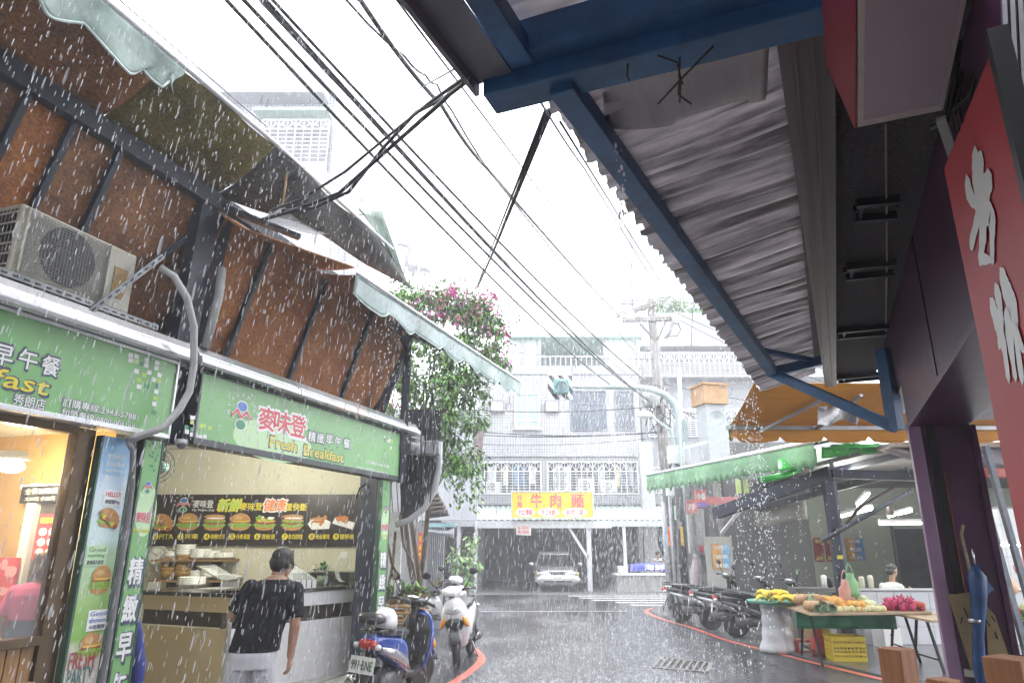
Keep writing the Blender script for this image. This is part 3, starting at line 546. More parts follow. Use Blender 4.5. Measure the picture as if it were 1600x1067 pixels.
# ---- old air conditioner
ac = thing('air_conditioner', 'dirty cream outdoor air conditioner on a slotted steel bracket', 'air conditioner', LF, (3.5, -.1, 3.4))
acm = M('aged cream enamel', (.4, .385, .32), .5, var=.15, dirt=.5, dcol=(.16, .14, .1), dscale=4, stretch=(1, 1, .4))
a0_, a1_, f0, b0_, z0_, z1_ = 2.88, 3.83, -.1, .19, 3.36, 3.86
MB(LF).box(a0_, a1_, f0, b0_, z0_, z1_).build('casing', acm, ac, bevel=.02)
fx, fz, fr_ = a0_ + .38, (z0_ + z1_) / 2, .215
mb = MB(LF); mb.add([(fx + fr_ * cos(k * pi / 16), f0 - .004, fz + fr_ * sin(k * pi / 16)) for k in range(32)], [tuple(range(32))], False); mb.build('fan_opening', M('fan dark', (.01, .011, .016), .4), ac)
for k in range(3):
    a = k * 2.1; MB(LF).slab([(fx + .05 * cos(a), f0 - .008, fz + .05 * sin(a)), (fx + .2 * cos(a + .2), f0 - .01, fz + .2 * sin(a + .2)), (fx + .2 * cos(a + .9), f0 - .006, fz + .2 * sin(a + .9)), (fx + .05 * cos(a + 1.2), f0 - .006, fz + .05 * sin(a + 1.2))], (0, .003, 0)).build('fan_blade', M('fan blade', (.03, .032, .04), .4), ac)
gm = M('grille wire', (.2, .2, .19), .5, .3); mb = MB(LF)
for i in range(27): x = a0_ + .06 + i * .024; mb.bar((x, f0 - .018, z0_ + .03), (x, f0 - .018, z1_ - .03), .003, .004)
for i in range(25): z = z0_ + .035 + i * .018; mb.bar((a0_ + .05, f0 - .016, z), (a0_ + .7, f0 - .016, z), .004, .003)
o = mb.build('fan_grille', gm, ac); o['kind'] = 'stuff'
for d in ((a0_ + .04, a0_ + .055, f0 - .02, f0 + .005, z0_ + .02, z1_ - .02), (a0_ + .69, a0_ + .705, f0 - .02, f0 + .005, z0_ + .02, z1_ - .02)): B('grille_frame', LF, d, acm, ac)
MB(LF).box(a0_ + .76, a0_ + .88, f0 - .006, f0 + .01, z0_ + .1, z0_ + .34).build('label_plate', M('rusty label', (.3, .2, .08), .6, var=.5, scale=20), ac)
mb = MB(LF)
for i in range(7): mb.box(a0_ - .003, a0_ + .01, f0 + .03 + i * .036, f0 + .056 + i * .036, z0_ + .04, z1_ - .04)
mb.build('side_vent', M('vent dark', (.02, .022, .03), .5), ac)
for i in range(6): MB(LF).box(a0_ - .012, a0_ - .004, f0 + .02, b0_ - .02, z0_ + .05 + i * .075, z0_ + .062 + i * .075).build('vent_bar', acm, ac)
def slotted(p, q, par, name='bracket_bar'):
    p, q = V(p), V(q); MB(LF).bar(p, q, .045, .006, (0, 1, 0)).build(name, M('zinc angle', (.2, .21, .22), .4, .7, var=.3), par)
    n = int((q - p).length / .075); mb = MB(LF)
    for i in range(n):
        c = p.lerp(q, (i + .5) / n); d = (q - p).normalized(); mb.bar(c - d * .02 + V((0, -.004, 0)), c + d * .02 + V((0, -.004, 0)), .014, .002, (0, 1, 0))
    mb.build('slots', M('slot dark', (.02, .02, .02), .6), par)['kind'] = 'stuff'
slotted(LF.P(140, 488, .14), LF.P(255, 400, .2), ac); slotted((2.8, -.13, 3.335), (4.1, -.13, 3.335), ac);
for x in (3.0, 3.75): MB(LF).box(x, x + .05, -.1, .3, 3.3, 3.355).build('bracket_foot', navy, ac)
# ---- shop 1 behind glass
brz = M('bronze frame', (.09, .06, .035), .35, .6, var=.25); wood = M('warm wood strip', (.28, .15, .06), .45, var=.35, scale=4, stretch=(9, 9, .6))
w1 = thing('shop_window', 'bronze framed shop window looking into the lit dining room', 'window', LF, (2.6, .1, 0))
for d in ((3.69, 3.84, .03, .12, .05, 2.47), (1.2, 3.7, .03, .12, 2.42, 2.48), (1.2, 3.7, .03, .13, 1.0, 1.06)): B('frame', LF, d, brz, w1, .004)
B('pane', LF, (1.2, 3.69, .07, .078, 1.06, 2.42), clear_mat('shop glass', (.9, .9, .9), .04, .1), w1)
for i in range(26): B('slat', LF, (1.22 + i * .095, 1.305 + i * .095, .06, .1, .78, 1.0), wood, w1)
B('sill', LF, (1.2, 3.7, .02, .14, .05, .78), M('pale wood', (.42, .3, .16), .5, var=.2, scale=3, stretch=(1, 1, 8)), w1)
B('pillar', LF, (4.16, 4.225, .0, .2, 0, 2.5), navy, bl)
rm = thing('dining_room', 'warm yellow dining room wall with open white door behind the shop glass', 'room', LF, (2.6, 3, 0))
yel = M('warm yellow wall', (.55, .34, .11), .6, var=.08); B('wall', LF, (-1.5, 4.34, 3.2, 3.3, .1, 2.56), yel, rm); B('side_wall', LF, (4.30, 4.41, .2, 3.2, .1, 2.56), yel, rm)
def LP(px, py, y): return LF.P(px, py, -y)
XS = 4.29; YD, SU = (0, -1, 0), (0, 0, 1)
def SPt(px, py):                                 # a pixel on the side wall of the dining room
    r = ray(px, py); t_ = (XS + LF.d.dot(LF.W(0, 0, 0)) - 0) / r.dot(LF.d); w_ = V((0, 0, CAM_H)) + r * t_; return LF.M.inverted() @ w_
def sbox(name, px0, px1, py0, py1, dep, m, par, off_=0.):
    a_, b_ = SPt(px0, (py0 + py1) / 2), SPt(px1, (py0 + py1) / 2); c_ = SPt((px0 + px1) / 2, py0).z; d_ = SPt((px0 + px1) / 2, py1).z
    return MB(LF).box(XS - off_ - dep, XS - off_, min(a_.y, b_.y), max(a_.y, b_.y), max(.1, d_), c_).build(name, m, par), V((XS - off_ - dep, (a_.y + b_.y) / 2, (c_ + d_) / 2)), abs(a_.y - b_.y), c_ - d_
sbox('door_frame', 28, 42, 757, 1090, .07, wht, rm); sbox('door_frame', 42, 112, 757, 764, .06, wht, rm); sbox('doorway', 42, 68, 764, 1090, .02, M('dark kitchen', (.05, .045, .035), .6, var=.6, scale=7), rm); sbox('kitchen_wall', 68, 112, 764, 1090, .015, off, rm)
t = thing('price_board', 'dark menu board with white lettering over the inner doorway', 'menu board', LF, SPt(75, 775)); o_, c, w2, h2 = sbox('panel', 45, 108, 760, 786, .04, blk, t, .03)
mb = MB(LF); letters(mb, '全餐加購價', c + V((0, 0, h2 * .2)), w2 * .8, h2 * .36, YD, SU, .02, .002); letters(mb, '大30元 小20元', c + V((0, 0, -h2 * .25)), w2 * .75, h2 * .26, YD, SU, .02, .002); mb.build('lettering', tw, t)
t = thing('wall_poster', 'red framed poster with round dishes hanging in the dining room', 'poster', LF, SPt(80, 840)); o_, c, w2, h2 = sbox('panel', 64, 100, 803, 875, .03, tr, t, .02); mb = MB(LF); mb.mat(0)
for i in range(3):
    for j in range(2): disc(mb, c + V((0, .2 * w2 - .42 * w2 * j, -.33 * h2 + .22 * h2 * i)), w2 * .18, h2 * .09, YD, SU, .002, 14)
letters(mb.mat(1), '超值套餐', c + V((0, 0, h2 * .36)), w2 * .8, h2 * .13, YD, SU, .02, .002); mb.build('dish_print', [tw, ty], t)
t = thing('wall_poster', 'red new year poster with white drawings beside the woman', 'poster', LF, SPt(14, 925)); o_, c, w2, h2 = sbox('panel', -40, 40, 870, 978, .03, tr, t, .09); mb = MB(LF); mb.mat(0)
for i in range(26): disc(mb, c + V((0, U(-.48, .48) * w2, U(-.45, .45) * h2)), U(.03, .06), U(.03, .05), YD, SU, .002 + .0001 * i, 9, wob=.35)
mb.build('flower_print', [tpk], t)
t = thing('spotlight', 'glowing round ceiling spotlight behind the shop glass', 'lamp', LF, LP(18, 728, .8)); c = LP(18, 728, .8)
MB(LF).ell(c, (.09, .09, .05)).build('bulb', M('lamp glow', (1, .9, .6), emit=25, var=0), t); MB(LF).lathe(c + V((0, 0, .05)), [(.11, .0), (.1, .06)], 16).build('housing', wht, t)
def lamp(p, e, col, r=.15, F=LF):
    l = bpy.data.lights.new('room_light', 'POINT'); l.energy = e; l.color = col; l.shadow_soft_size = r; o = bpy.data.objects.new('room_light', l); C.objects.link(o); o.location = F.M @ V(p)
lamp(c + V((0, 0, -.15)), 5, (1, .78, .45)); lamp((2.4, 2.0, 2.3), 6, (1, .8, .5))
# ================================================================== SHOP 2 INTERIOR
YB = 10.5
ki = thing('shop_interior', 'cream walls of the open breakfast kitchen', 'room', WF, (-4, YB, 0))
B('back_wall', WF, (-7.5, -2.05, YB, YB + .08, .1, 3.04), off, ki)
MB().slab([(-2.08, YB, .1), (-1.95, YB, .1), (-1.62, 9.3, .1), (-1.75, 9.3, .1)], (0, 0, 2.94)).build('side_wall', M('side wall', (.55, .53, .46), .6), ki)
MB(LF).slab([(4.66, .36, .1), (8.3, .36, .1), (8.3, .4, .1), (4.66, .4, .1)], (0, 0, .02)).build('threshold', M('threshold', (.3, .3, .3), .4), ki)
MBd = thing('menu_board', 'long black menu board with eight numbered breakfast dishes', 'menu board', WF, (-3.9, YB, 1.6))
x0, x1 = PY(238, 800, YB - .05).x, PY(562.5, 800, YB - .05).x; zt, zb = PY(400, 772, YB - .05).z, PY(400, 852.5, YB - .05).z
B('board', WF, (x0, x1, YB - .05, YB - .005, zb, zt), M('brown black board', (.025, .017, .018), .35, var=.1), MBd, .004)
def bt(px, py): p = PY(px, py, YB - .05); return V((p.x, YB - .05, p.z))
def btxt(s, px, py, w_, h_, mats, out=0., bold=.02, slant=0.):
    mb = MB()
    if out: letters(mb.mat(1), s, bt(px, py), w_ + out, h_ + out, X3, Z3, bold + .05, .002, slant)
    letters(mb.mat(0), s, bt(px, py), w_, h_, X3, Z3, bold, .0035, slant); return mb.build('lettering', mats, MBd)
logo(WF, bt(287, 788), .2, MBd); btxt('麥味登', 318, 787, .3, .11, [tw]); btxt('My Warm Day', 318, 797, .33, .04, [tw])
btxt('新鮮', 359, 789, .32, .16, [tlg, ty], .02, .03, .15); btxt('麥味登', 393, 791, .33, .11, [ty], 0, .03); btxt('健康', 430, 789, .33, .17, [to, tw], .025, .03, .1); btxt('蛋快斷', 463, 792, .32, .11, [ty], 0, .03)
nm = [('PITA', 255, 'pita'), ('貝果', 294, 'burger'), ('燒檯吐司', 335, 'sub'), ('丹麥漢堡', 375, 'burger'), ('潛艇堡', 414, 'salad'), ('歐式招牌堡', 457, 'sub'), ('黃金雞塊', 499, 'fries'), ('鹽酥雞', 537, 'plate')]
for i, (s, px, k) in enumerate(nm):
    food(WF, bt(px, 815), .34, .25 if k not in ('fries', 'plate') else .22, k, X3, Z3, MBd)
    c = bt(px - 12, 838); mb = MB(); disc(mb.mat(0), c, .045, .045, X3, Z3, .002); letters(mb.mat(1), str(i + 2), c, .035, .055, X3, Z3, .02, .0035); letters(mb.mat(0), s, bt(px + 5, 838), .205, .07, X3, Z3, .015, .002); mb.build('lettering', [ty, blk], MBd)
# clock
t = thing('wall_clock', 'round pale clock on the cream wall beside the shelf', 'clock', WF, bt(244, 868)); c = bt(246, 868) + V((0, .04, 0)); ax = MX.Rotation(pi / 2, 3, 'X')
MB().lathe(c, [(.145, -.0), (.15, .03), (.12, .045), (.11, .03)], 28, ax).build('rim', M('clock rim', (.55, .56, .5), .3), t); mb = MB(); disc(mb, c, .118, .118, X3, Z3, .034, 28); mb.build('dial', wht, t)
for a, l in ((2.6, .09), (.9, .06)): MB().bar(c + V((0, -.038, 0)), c + V((l * cos(a), -.038, l * sin(a))), .006, .002, (0, 1, 0)).build('hand', blk, t)
# shelves with crockery
shw = M('shelf wood', (.3, .18, .08), .5, var=.3, scale=3, stretch=(1, 8, 8)); china = M('white china', (.78, .78, .74), .25, var=.05); bask = M('wicker', (.34, .2, .05), .6, var=.4, scale=30)
zs1, zs2 = PY(300, 873, YB - .15).z, PY(300, 905, YB - .15).z; xs0, xs1 = bt(252, 870).x, bt(373, 870).x
for z, k in ((zs1, 'upper dark wooden shelf stacked with white bowls and plates'), (zs2, 'lower dark wooden shelf holding wicker baskets')):
    t = thing('wall_shelf', k, 'shelf', WF, ((xs0 + xs1) / 2, YB - .2, z)); B('plank', WF, (xs0, xs1, YB - .34, YB, z - .03, z), shw, t)
    B('bracket', WF, (xs0 + .25, xs0 + .28, YB - .3, YB, z - .1, z - .03), blk, t); B('bracket', WF, (xs1 - .28, xs1 - .25, YB - .3, YB, z - .1, z - .03), blk, t)
def bowlstack(p, r, n, h, name, label, grp, m, prof=((.45, 0), (.8, .03), (1, .07), (.96, .07), (.7, .03))):
    t = thing(name, label, name.split('_')[0], WF, p, grp)
    for i in range(n): MB().lathe(V(p) + V((U(-.004, .004), U(-.004, .004), i * h)), [(a * r, b_ * r / .1) for a, b_ in prof], 18).build(name.split('_')[0], m, t)
pl_prof = ((.6, 0), (.95, .015), (1, .03), (.95, .028), (.5, .01))
for (px, r, n, h, pr, lb) in [(267, .11, 2, .03, None, 'small white bowls at the clock end of the upper shelf'), (288, .14, 4, .035, None, 'tall stack of large white bowls on the upper shelf'), (313, .15, 7, .016, pl_prof, 'stack of white plates beside the tall bowls'), (330, .13, 6, .016, pl_prof, 'stack of white plates in the middle of the upper shelf'), (350, .15, 4, .016, pl_prof, 'low stack of plates at the open end of the upper shelf')]:
    p = PY(px, 872, YB - .17); bowlstack((p.x, YB - .17, zs1), r, n, h, 'bowl_stack' if pr is None else 'plate_stack', lb, 'crockery on the kitchen shelves', china, pr or ((.45, 0), (.8, .03), (1, .07), (.96, .07), (.7, .03)))
for (px, n, lb) in [(264, 5, 'stack of wicker baskets near the clock'), (286, 6, 'taller stack of wicker baskets on the lower shelf')]:
    p = PY(px, 900, YB - .17); bowlstack((p.x, YB - .17, zs2), .13, n, .045, 'basket_stack', lb, 'wicker baskets on the kitchen shelf', bask, ((.7, 0), (.9, .05), (1, .09), (.95, .09), (.6, .01)))
for (px, r, n, h, pr, lb) in [(306, .1, 3, .03, None, 'white bowls on the lower shelf beside the baskets'), (326, .12, 4, .025, None, 'white bowls on the lower shelf near its end')]:
    p = PY(px, 903, YB - .17); bowlstack((p.x, YB - .17, zs2), r, n, h, 'bowl_stack', lb, 'crockery on the kitchen shelves', china)
p = PY(350, 902, YB - .17); solo('folded_cloth', 'white folded cloth on the end of the lower shelf', 'cloth', MB().grid(lambda u, v: V((p.x - .2 + .45 * u, YB - .3 + .25 * v, zs2 + .03 + .05 * sin(u * 3) * (1 - .3 * v))), 8, 4), china, solid=.02)
# counter: panels follow an L with its corner toward the street
c0, c1, c2 = PZ(215, 922, 1.13), PZ(362, 927, 1.13), PZ(557, 914, 1.13)
ct = thing('serving_counter', 'L shaped white and pale wood serving counter with a dark top', 'counter', WF, c1 * 1)
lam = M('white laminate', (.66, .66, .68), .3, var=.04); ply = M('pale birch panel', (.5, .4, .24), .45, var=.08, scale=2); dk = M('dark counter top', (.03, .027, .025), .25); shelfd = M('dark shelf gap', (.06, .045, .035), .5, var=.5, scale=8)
def wallseg(p, q, z0, z1, th, m, name, par, out=0.):
    p, q = V((p.x, p.y, 0)), V((q.x, q.y, 0)); d = (q - p).normalized(); n = V((-d.y, d.x, 0)) 
    if n.y < 0: n = -n
    p = p - n * out; q = q - n * out
    return MB().slab([p + V((0, 0, z0)), q + V((0, 0, z0)), q + n * th + V((0, 0, z0)), p + n * th + V((0, 0, z0))], (0, 0, z1 - z0)).build(name, m, par, bevel=.003)
for p, q, mA, mB in ((c0, c1, ply, ply), (c1, c2, lam, lam)):
    d = (q - p).normalized() * .003
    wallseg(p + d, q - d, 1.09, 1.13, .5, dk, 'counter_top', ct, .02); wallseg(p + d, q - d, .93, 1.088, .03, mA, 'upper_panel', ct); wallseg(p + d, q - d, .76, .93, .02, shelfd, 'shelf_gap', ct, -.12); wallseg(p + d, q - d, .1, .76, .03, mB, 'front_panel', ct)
wallseg(c1 - (c1 - c0).normalized() * .02, c1 + (c1 - c0).normalized() * .02, .1, 1.088, .04, M('steel corner', (.5, .5, .5), .25, .8), 'corner_strip', ct, .005)
e2 = (c2 - c1).normalized(); wallseg(c2, c2 + e2 * .16, .1, 1.16, .06, lam, 'end_post', ct, .01)
def onc(px, py, back=.2):                       # a spot on the counter under a pixel
    p = PZ(px, py, 1.13); return V((p.x, p.y, 1.132))
# glass cases
gl = clear_mat('case glass', (.8, .85, .85), .05, .22)
for px0, px1, label in ((345, 372, 'low glass case on the counter beside the man'), (455, 492, 'glass topping case with four price cards on the counter')):
    a = onc(px0, 921); b_ = onc(px1, 918); d = (b_ - a); n = V((-d.y, d.x, 0)).normalized() * .35
    t = thing('glass_case', label, 'glass case', WF, (a + b_) / 2)
    MB().slab([a, b_, b_ + n, a + n], (0, 0, .004)).build('base', lam, t); MB().slab([a, b_, b_ + V((0, 0, .09)), a + V((0, 0, .09))], n * .015).build('front_pane', gl, t)
    MB().slab([a + V((0, 0, .095)), b_ + V((0, 0, .095)), b_ + n + V((0, 0, .26)), a + n + V((0, 0, .26))], (0, 0, .005)).build('sloping_pane', gl, t)
    mb = MB()
    for q in (a, b_): mb.bar(q, q + V((0, 0, .1)), .012, .012); mb.bar(q + V((0, 0, .1)), q + n + V((0, 0, .265)), .012, .012)
    mb.bar(a + V((0, 0, .1)), b_ + V((0, 0, .1)), .012, .012); mb.bar(a + n + V((0, 0, .265)), b_ + n + V((0, 0, .265)), .012, .012); mb.build('rail', M('steel rail', (.6, .6, .6), .25, .8), t)
    if px0 > 400:
        for i in range(4):
            q = a.lerp(b_, .15 + i * .23) - n * .03; MB().slab([q, q + d * .17, q + d * .17 + V((0, 0, .1)), q + V((0, 0, .1))], n * -.01).build('price_card', wht, t)
for px, py, lb in ((240, 920, 'small white label card at the post end of the counter'), (455, 895, 'small white card standing above the glass case')):
    p = PZ(px, py, 1.13 if py > 900 else 1.3); solo('price_card', lb, 'card', MB().box(p.x - .07, p.x + .07, p.y, p.y + .01, p.z, p.z + .08), wht)
q = onc(290, 918); t = thing('plate_stack', 'stack of white plates on the counter top', 'plates', WF, q + V((0, .15, 0)), 'crockery on the kitchen shelves')
for i in range(5): MB().lathe(q + V((0, .15, i * .018)), [(a * .17, b_ * 1.7) for a, b_ in pl_prof], 18).build('plate', china, t)
# plant in jar, sculpture, dark hood, posters, fan
p = onc(500, 914) + V((0, .1, 0)); t = thing('potted_plant', 'green leafy plant in a glass jar on the counter', 'plant', WF, p); MB().lathe(p, [(.07, 0), (.085, .06), (.07, .12)], 14).build('jar', clear_mat('jar glass', (.5, .6, .45), .05, .4), t)
leafm = M('leaf green', (.13, .29, .065), .45, var=.35, scale=3); lf2 = M('leaf dark', (.075, .18, .045), .45, var=.35, scale=3)
def leaf(mb, p, d, w_, l, droop=.3):
    p = V(p); d = V(d).normalized(); s = d.cross(V((0, 0, 1))); s = s.normalized() if s.length > .01 else V((1, 0, 0)); m_ = p + d * l * .5 + V((0, 0, -droop * l * .12)); e = p + d * l + V((0, 0, -droop * l * .5))
    return mb.add([p, m_ - s * w_ / 2, e, m_ + s * w_ / 2], [(0, 1, 2, 3)], True)
def spray(mb, c, n, r, w_, l):
    for _ in range(n):
        a = U(0, 6.28); e = U(-.2, 1.2); d = V((cos(a) * cos(e), sin(a) * cos(e), sin(e))); leaf(mb, V(c) + d * U(0, r), d, w_ * U(.6, 1.2), l * U(.6, 1.2), U(.2, .9))
    return mb
spray(MB(), p + V((0, 0, .17)), 45, .09, .06, .13).build('leaves', leafm, t)
p = onc(551, 908) + V((.02, .12, 0)); t = thing('driftwood_ornament', 'dark knotty driftwood ornament on the counter end', 'ornament', WF, p); mb = MB(); mb.cyl(p, p + V((0, 0, .02)), .07, .07, 12)
for i in range(16): mb.ell(p + V((U(-.07, .07), U(-.06, .06), U(.05, .42) )), (U(.03, .06), U(.03, .05), U(.03, .07)), 7, 5)
mb.tube([p, p + V((0, 0, .5))], [.03, .012], 7); mb.build('driftwood', M('driftwood', (.08, .055, .035), .7, var=.5, scale=15), t)
t = thing('wire_ornament', 'white curved ornament with small card on the counter', 'ornament', WF, onc(531, 912)); p = onc(531, 912)
for k in range(3): MB().tube([p + V((.04 + .1 * cos(a) - .02 * k, .1, .2 + .18 * sin(a))) for a in [pi * .5 + i * pi / 8 for i in range(9)]], .008, 6).build('wire', wht, t)
MB().box(p.x - .03, p.x + .05, p.y + .08, p.y + .085, p.z + .33, p.z + .42).build('card', wht, t)
solo('small_cup', 'small dark red cup at the end of the counter', 'cup', MB().lathe(onc(563, 912) + V((0, .1, 0)), [(.05, 0), (.055, .07), (.045, .07)], 12), M('dark red', (.15, .02, .02), .4))
t = thing('dark_stove', 'dark stainless stove hood behind the counter plant', 'stove', WF, (-3.0, YB - .6, .1)); a = PY(445, 912, YB - .5); b_ = PY(545, 912, YB - .5)
MB().slab([(a.x, YB - .5, .1), (b_.x, YB - .5, .1), (b_.x, YB - .02, .1), (a.x, YB - .02, .1)], (0, 0, 1.05)).build('body', M('stove dark', (.05, .05, .05), .35, .5), t); MB().slab([(a.x + .1, YB - .5, 1.151), (b_.x, YB - .5, 1.151), (b_.x, YB - .02, 1.151), (a.x + .4, YB - .02, 1.151)], (0, 0, .12)).build('griddle', M('griddle', (.035, .035, .035), .4, .5), t)
def sidep(px, py): 
    d = V((.33, -1.2, 0)).normalized(); n = V((-d.y, d.x, 0)); o = V((-2.09, YB, 0)); r = ray(px, py); n = V((d.y, -d.x, 0)); t_ = (o.dot(n)) / r.dot(n); return V((0, 0, CAM_H)) + r * t_ - V((.012, .0, 0))
xs = V((.33, -1.2, 0)).normalized()
def poster_side(x0, x1, y0, y1, m, label):
    t = thing('wall_poster', label, 'poster', WF, sidep((x0 + x1) / 2, y1)); c = [sidep(x0, y1), sidep(x1, y1), sidep(x1, y0), sidep(x0, y0)]; z0 = c[0].z; z1 = c[2].z; c[1].z = z0; c[3].z = z1
    MB().slab(c, (-.008, -.002, 0)).build('panel', m, t); return t, c
t, c = poster_side(563, 588, 818, 853, M('maroon print', (.22, .02, .03), .4), 'maroon poster with a plate of dumplings on the side wall'); cc = (c[0] + c[2]) / 2 
xd_ = (c[1] - c[0]).normalized(); mb = MB(); nn = xd_.cross(V(Z3)); k_ = .012 if nn.y < 0 else -.012
disc(mb.mat(0), cc, .14, .09, xd_, Z3, k_); disc(mb.mat(1), cc, .1, .06, xd_, Z3, k_ * 1.15, wob=.1); letters(mb.mat(2), '鍋貼水餃', cc + V((0, 0, .15)), .28, .06, xd_, Z3, .02, k_); mb.build('dish_print', [tw, meat, ty], t)
t, c = poster_side(563, 588, 854, 901, M('lime poster', (.4, .58, .2), .4, var=.2, scale=3), 'lime green price list poster below the maroon one'); cc = (c[0] + c[2]) / 2; mb = MB()
disc(mb.mat(1), cc + V((0, 0, -.17)), .13, .09, xd_, Z3, k_); 
for i in range(6): letters(mb.mat(2), ['早餐 30', '漢堡 35', '吐司 25', '蛋餅 20', '奶茶 15', '咖啡 40'][i], cc + V((0, 0, .18 - .045 * i)), .22, .022, xd_, Z3, .01, k_)
mb.build('price_print', [tw, bunm, tw], t)
t = thing('wall_fan', 'round wire fan half hidden behind the vertical sign', 'fan', WF, PY(248, 728, 8.5)); c = PY(247, 728, 8.3)
mb = MB()
for r in (.2, .15, .1, .05): mb.tube([c + V((r * cos(a), 0, r * sin(a))) for a in [i * pi / 10 for i in range(21)]], .005, 5)
for i in range(12): mb.tube([c, c + V((.2 * cos(i * pi / 6), .0, .2 * sin(i * pi / 6)))], .003, 4)
mb.build('cage', M('fan wire', (.05, .06, .07), .4), t); MB().cyl(c + V((0, .02, 0)), c + V((0, .16, 0)), .07, .06).build('motor', M('fan green', (.25, .4, .38), .3), t); MB().bar(c + V((0, .1, 0)), c + V((0, .1, .35)), .03, .03).build('stem', blk, t)
solo('loose_cable', 'black cable sagging under the fascia at the far end', 'cable', MB(LF).tube([LF.P(590, 750, -.15), LF.P(573, 755, -.2), LF.P(562, 762, -.25), LF.P(557, 778, -.3)], .012, 6), blk)
solo('blue_umbrella', 'folded blue umbrella hanging behind the vertical green sign', 'umbrella', MB(LF).tube([LF.P(208, 940, -.05), LF.P(212, 985, -.05), LF.P(215, 1040, -.05), LF.P(212, 1066, -.05), LF.P(210, 1140, -.05)], [.02, .05, .06, .055, .01], 9), M('blue cloth', (.03, .05, .25), .6, var=.3))
lamp((-3.3, 8.7, 2.8), 22, (1, .96, .82), .3, WF)
# ================================================================== PEOPLE
skin = M('skin', (.42, .25, .17), .5, var=.1, scale=12); skin2 = M('skin tan', (.36, .2, .13), .5, var=.1, scale=12); hairm = M('black hair', (.015, .013, .012), .45, var=.4, scale=30, bump=.5, bscale=90, stretch=(3, 3, .6))
def ering(c, rx, ry, n=16, rot=0., e=2.4):
    c = V(c); out = []
    for k in range(n):
        a = 2 * pi * k / n; x = abs(cos(a)) ** (2 / e) * (1 if cos(a) >= 0 else -1) * rx; y = abs(sin(a)) ** (2 / e) * (1 if sin(a) >= 0 else -1) * ry
        out.append(c + V((x * cos(rot) - y * sin(rot), x * sin(rot) + y * cos(rot), 0)))
    return out
def limb(mb, pts):
    for (p, r), (q, s) in zip(pts, pts[1:]):
        mb.tube([p, V(p).lerp(V(q), .5), q], [r, (r + s) / 2 * 1.03, s], 10); mb.ell(p, r, 10, 7); mb.ell(q, s, 10, 7)
def hand(mb, w_, d, palm, side, curl=.5):
    """w_ wrist, d direction of the fingers, palm the way the palm faces, side toward the thumb"""
    w_ = V(w_); d = V(d).normalized(); palm = V(palm).normalized(); side = V(side).normalized()
    k = w_ + d * .085
    mb.loft([[w_ + d * t + side * (a * sx) + palm * (b_ * sy) for a, b_ in [(cos(i * pi / 5), sin(i * pi / 5)) for i in range(10)]] for t, sx, sy in ((-.01, .026, .019), (.03, .036, .018), (.07, .042, .017), (.09, .04, .013))])
    for i, (o_, l) in enumerate(((.031, .066), (.011, .074), (-.01, .07), (-.03, .055))):
        p = k + side * o_; a = curl * (1 + .15 * i); d1 = d * cos(a * .4) + palm * sin(a * .4); d2 = d * cos(a) + palm * sin(a); d3 = d * cos(a * 1.6) + palm * sin(a * 1.6)
        p1 = p + d1 * l * .45; p2 = p1 + d2 * l * .3; p3 = p2 + d3 * l * .25
        mb.tube([p - d * .02, p, p1, p2, p3], [.009, .0095, .009, .008, .0065], 8); mb.ell(p3, .0066, 8, 6)
    t0 = w_ + d * .03 + side * .028; t1 = t0 + (d * .6 + side * .7 + palm * .3).normalized() * .035; t2 = t1 + (d * .9 + side * .3 + palm * .35).normalized() * .03; mb.tube([t0 - side * .012, t0, t1, t2], [.014, .0135, .011, .008], 8); mb.ell(t2, .0082, 8, 6)
def head(mb, c, f, tilt=(0, 0, 1), s=1.):
    """c centre, f facing direction; head with jaw, nose, ears, lips, brow"""
    c = V(c); up = V(tilt).normalized(); f = V(f); f = (f - up * f.dot(up)).normalized(); r = f.cross(up); A = MX((r, f, up)).transposed()
    g = lambda x, y, z: c + A @ V((x * s, y * s, z * s))
    mb.ell(g(0, -.01, .03), (.076 * s, .094 * s, .088 * s), 18, 12, A); mb.ell(g(0, .025, -.045), (.06 * s, .066 * s, .07 * s), 14, 10, A); mb.ell(g(0, .05, -.085), (.03 * s, .03 * s, .022 * s), 10, 8, A)
    mb.tube([g(0, .085, .015), g(0, .103, -.018), g(0, .092, -.026)], [.008 * s, .014 * s, .01 * s], 8); mb.ell(g(0, .087, -.055), (.022 * s, .012 * s, .009 * s), 10, 6, A)
    for q in (-1, 1):
        mb.ell(g(q * .077, -.005, -.01), (.009 * s, .02 * s, .032 * s), 10, 8, A); mb.ell(g(q * .03, .075, .03), (.022 * s, .012 * s, .007 * s), 8, 6, A); mb.ell(g(q * .032, .06, -.03), (.025 * s, .025 * s, .022 * s), 8, 6, A)
    return g, A
RM = lambda v=.009, it=3: (('REMESH', dict(mode='VOXEL', voxel_size=v, use_smooth_shade=True)), ('SMOOTH', dict(iterations=it, factor=.5)))
def eyes(g, A, parent, F, s=1.):
    for q in (-1, 1):
        e = MB(F).mat(0); e.ell(g(q * .031, .078, .012), (.013 * s, .009 * s, .007 * s), 10, 6, A); e.mat(1); e.ell(g(q * .031, .085, .012), (.006 * s, .004 * s, .006 * s), 8, 6, A); e.build('eye', [wht, blk], parent)
def cloth(name, m, c, bs=14):
    m_ = M(name, c, .8, var=.12, scale=5, bump=.5, bscale=bs, stretch=(1, 1, .55)); m_.node_tree.nodes['Principled BSDF'].inputs['Specular IOR Level'].default_value = .15; return m_
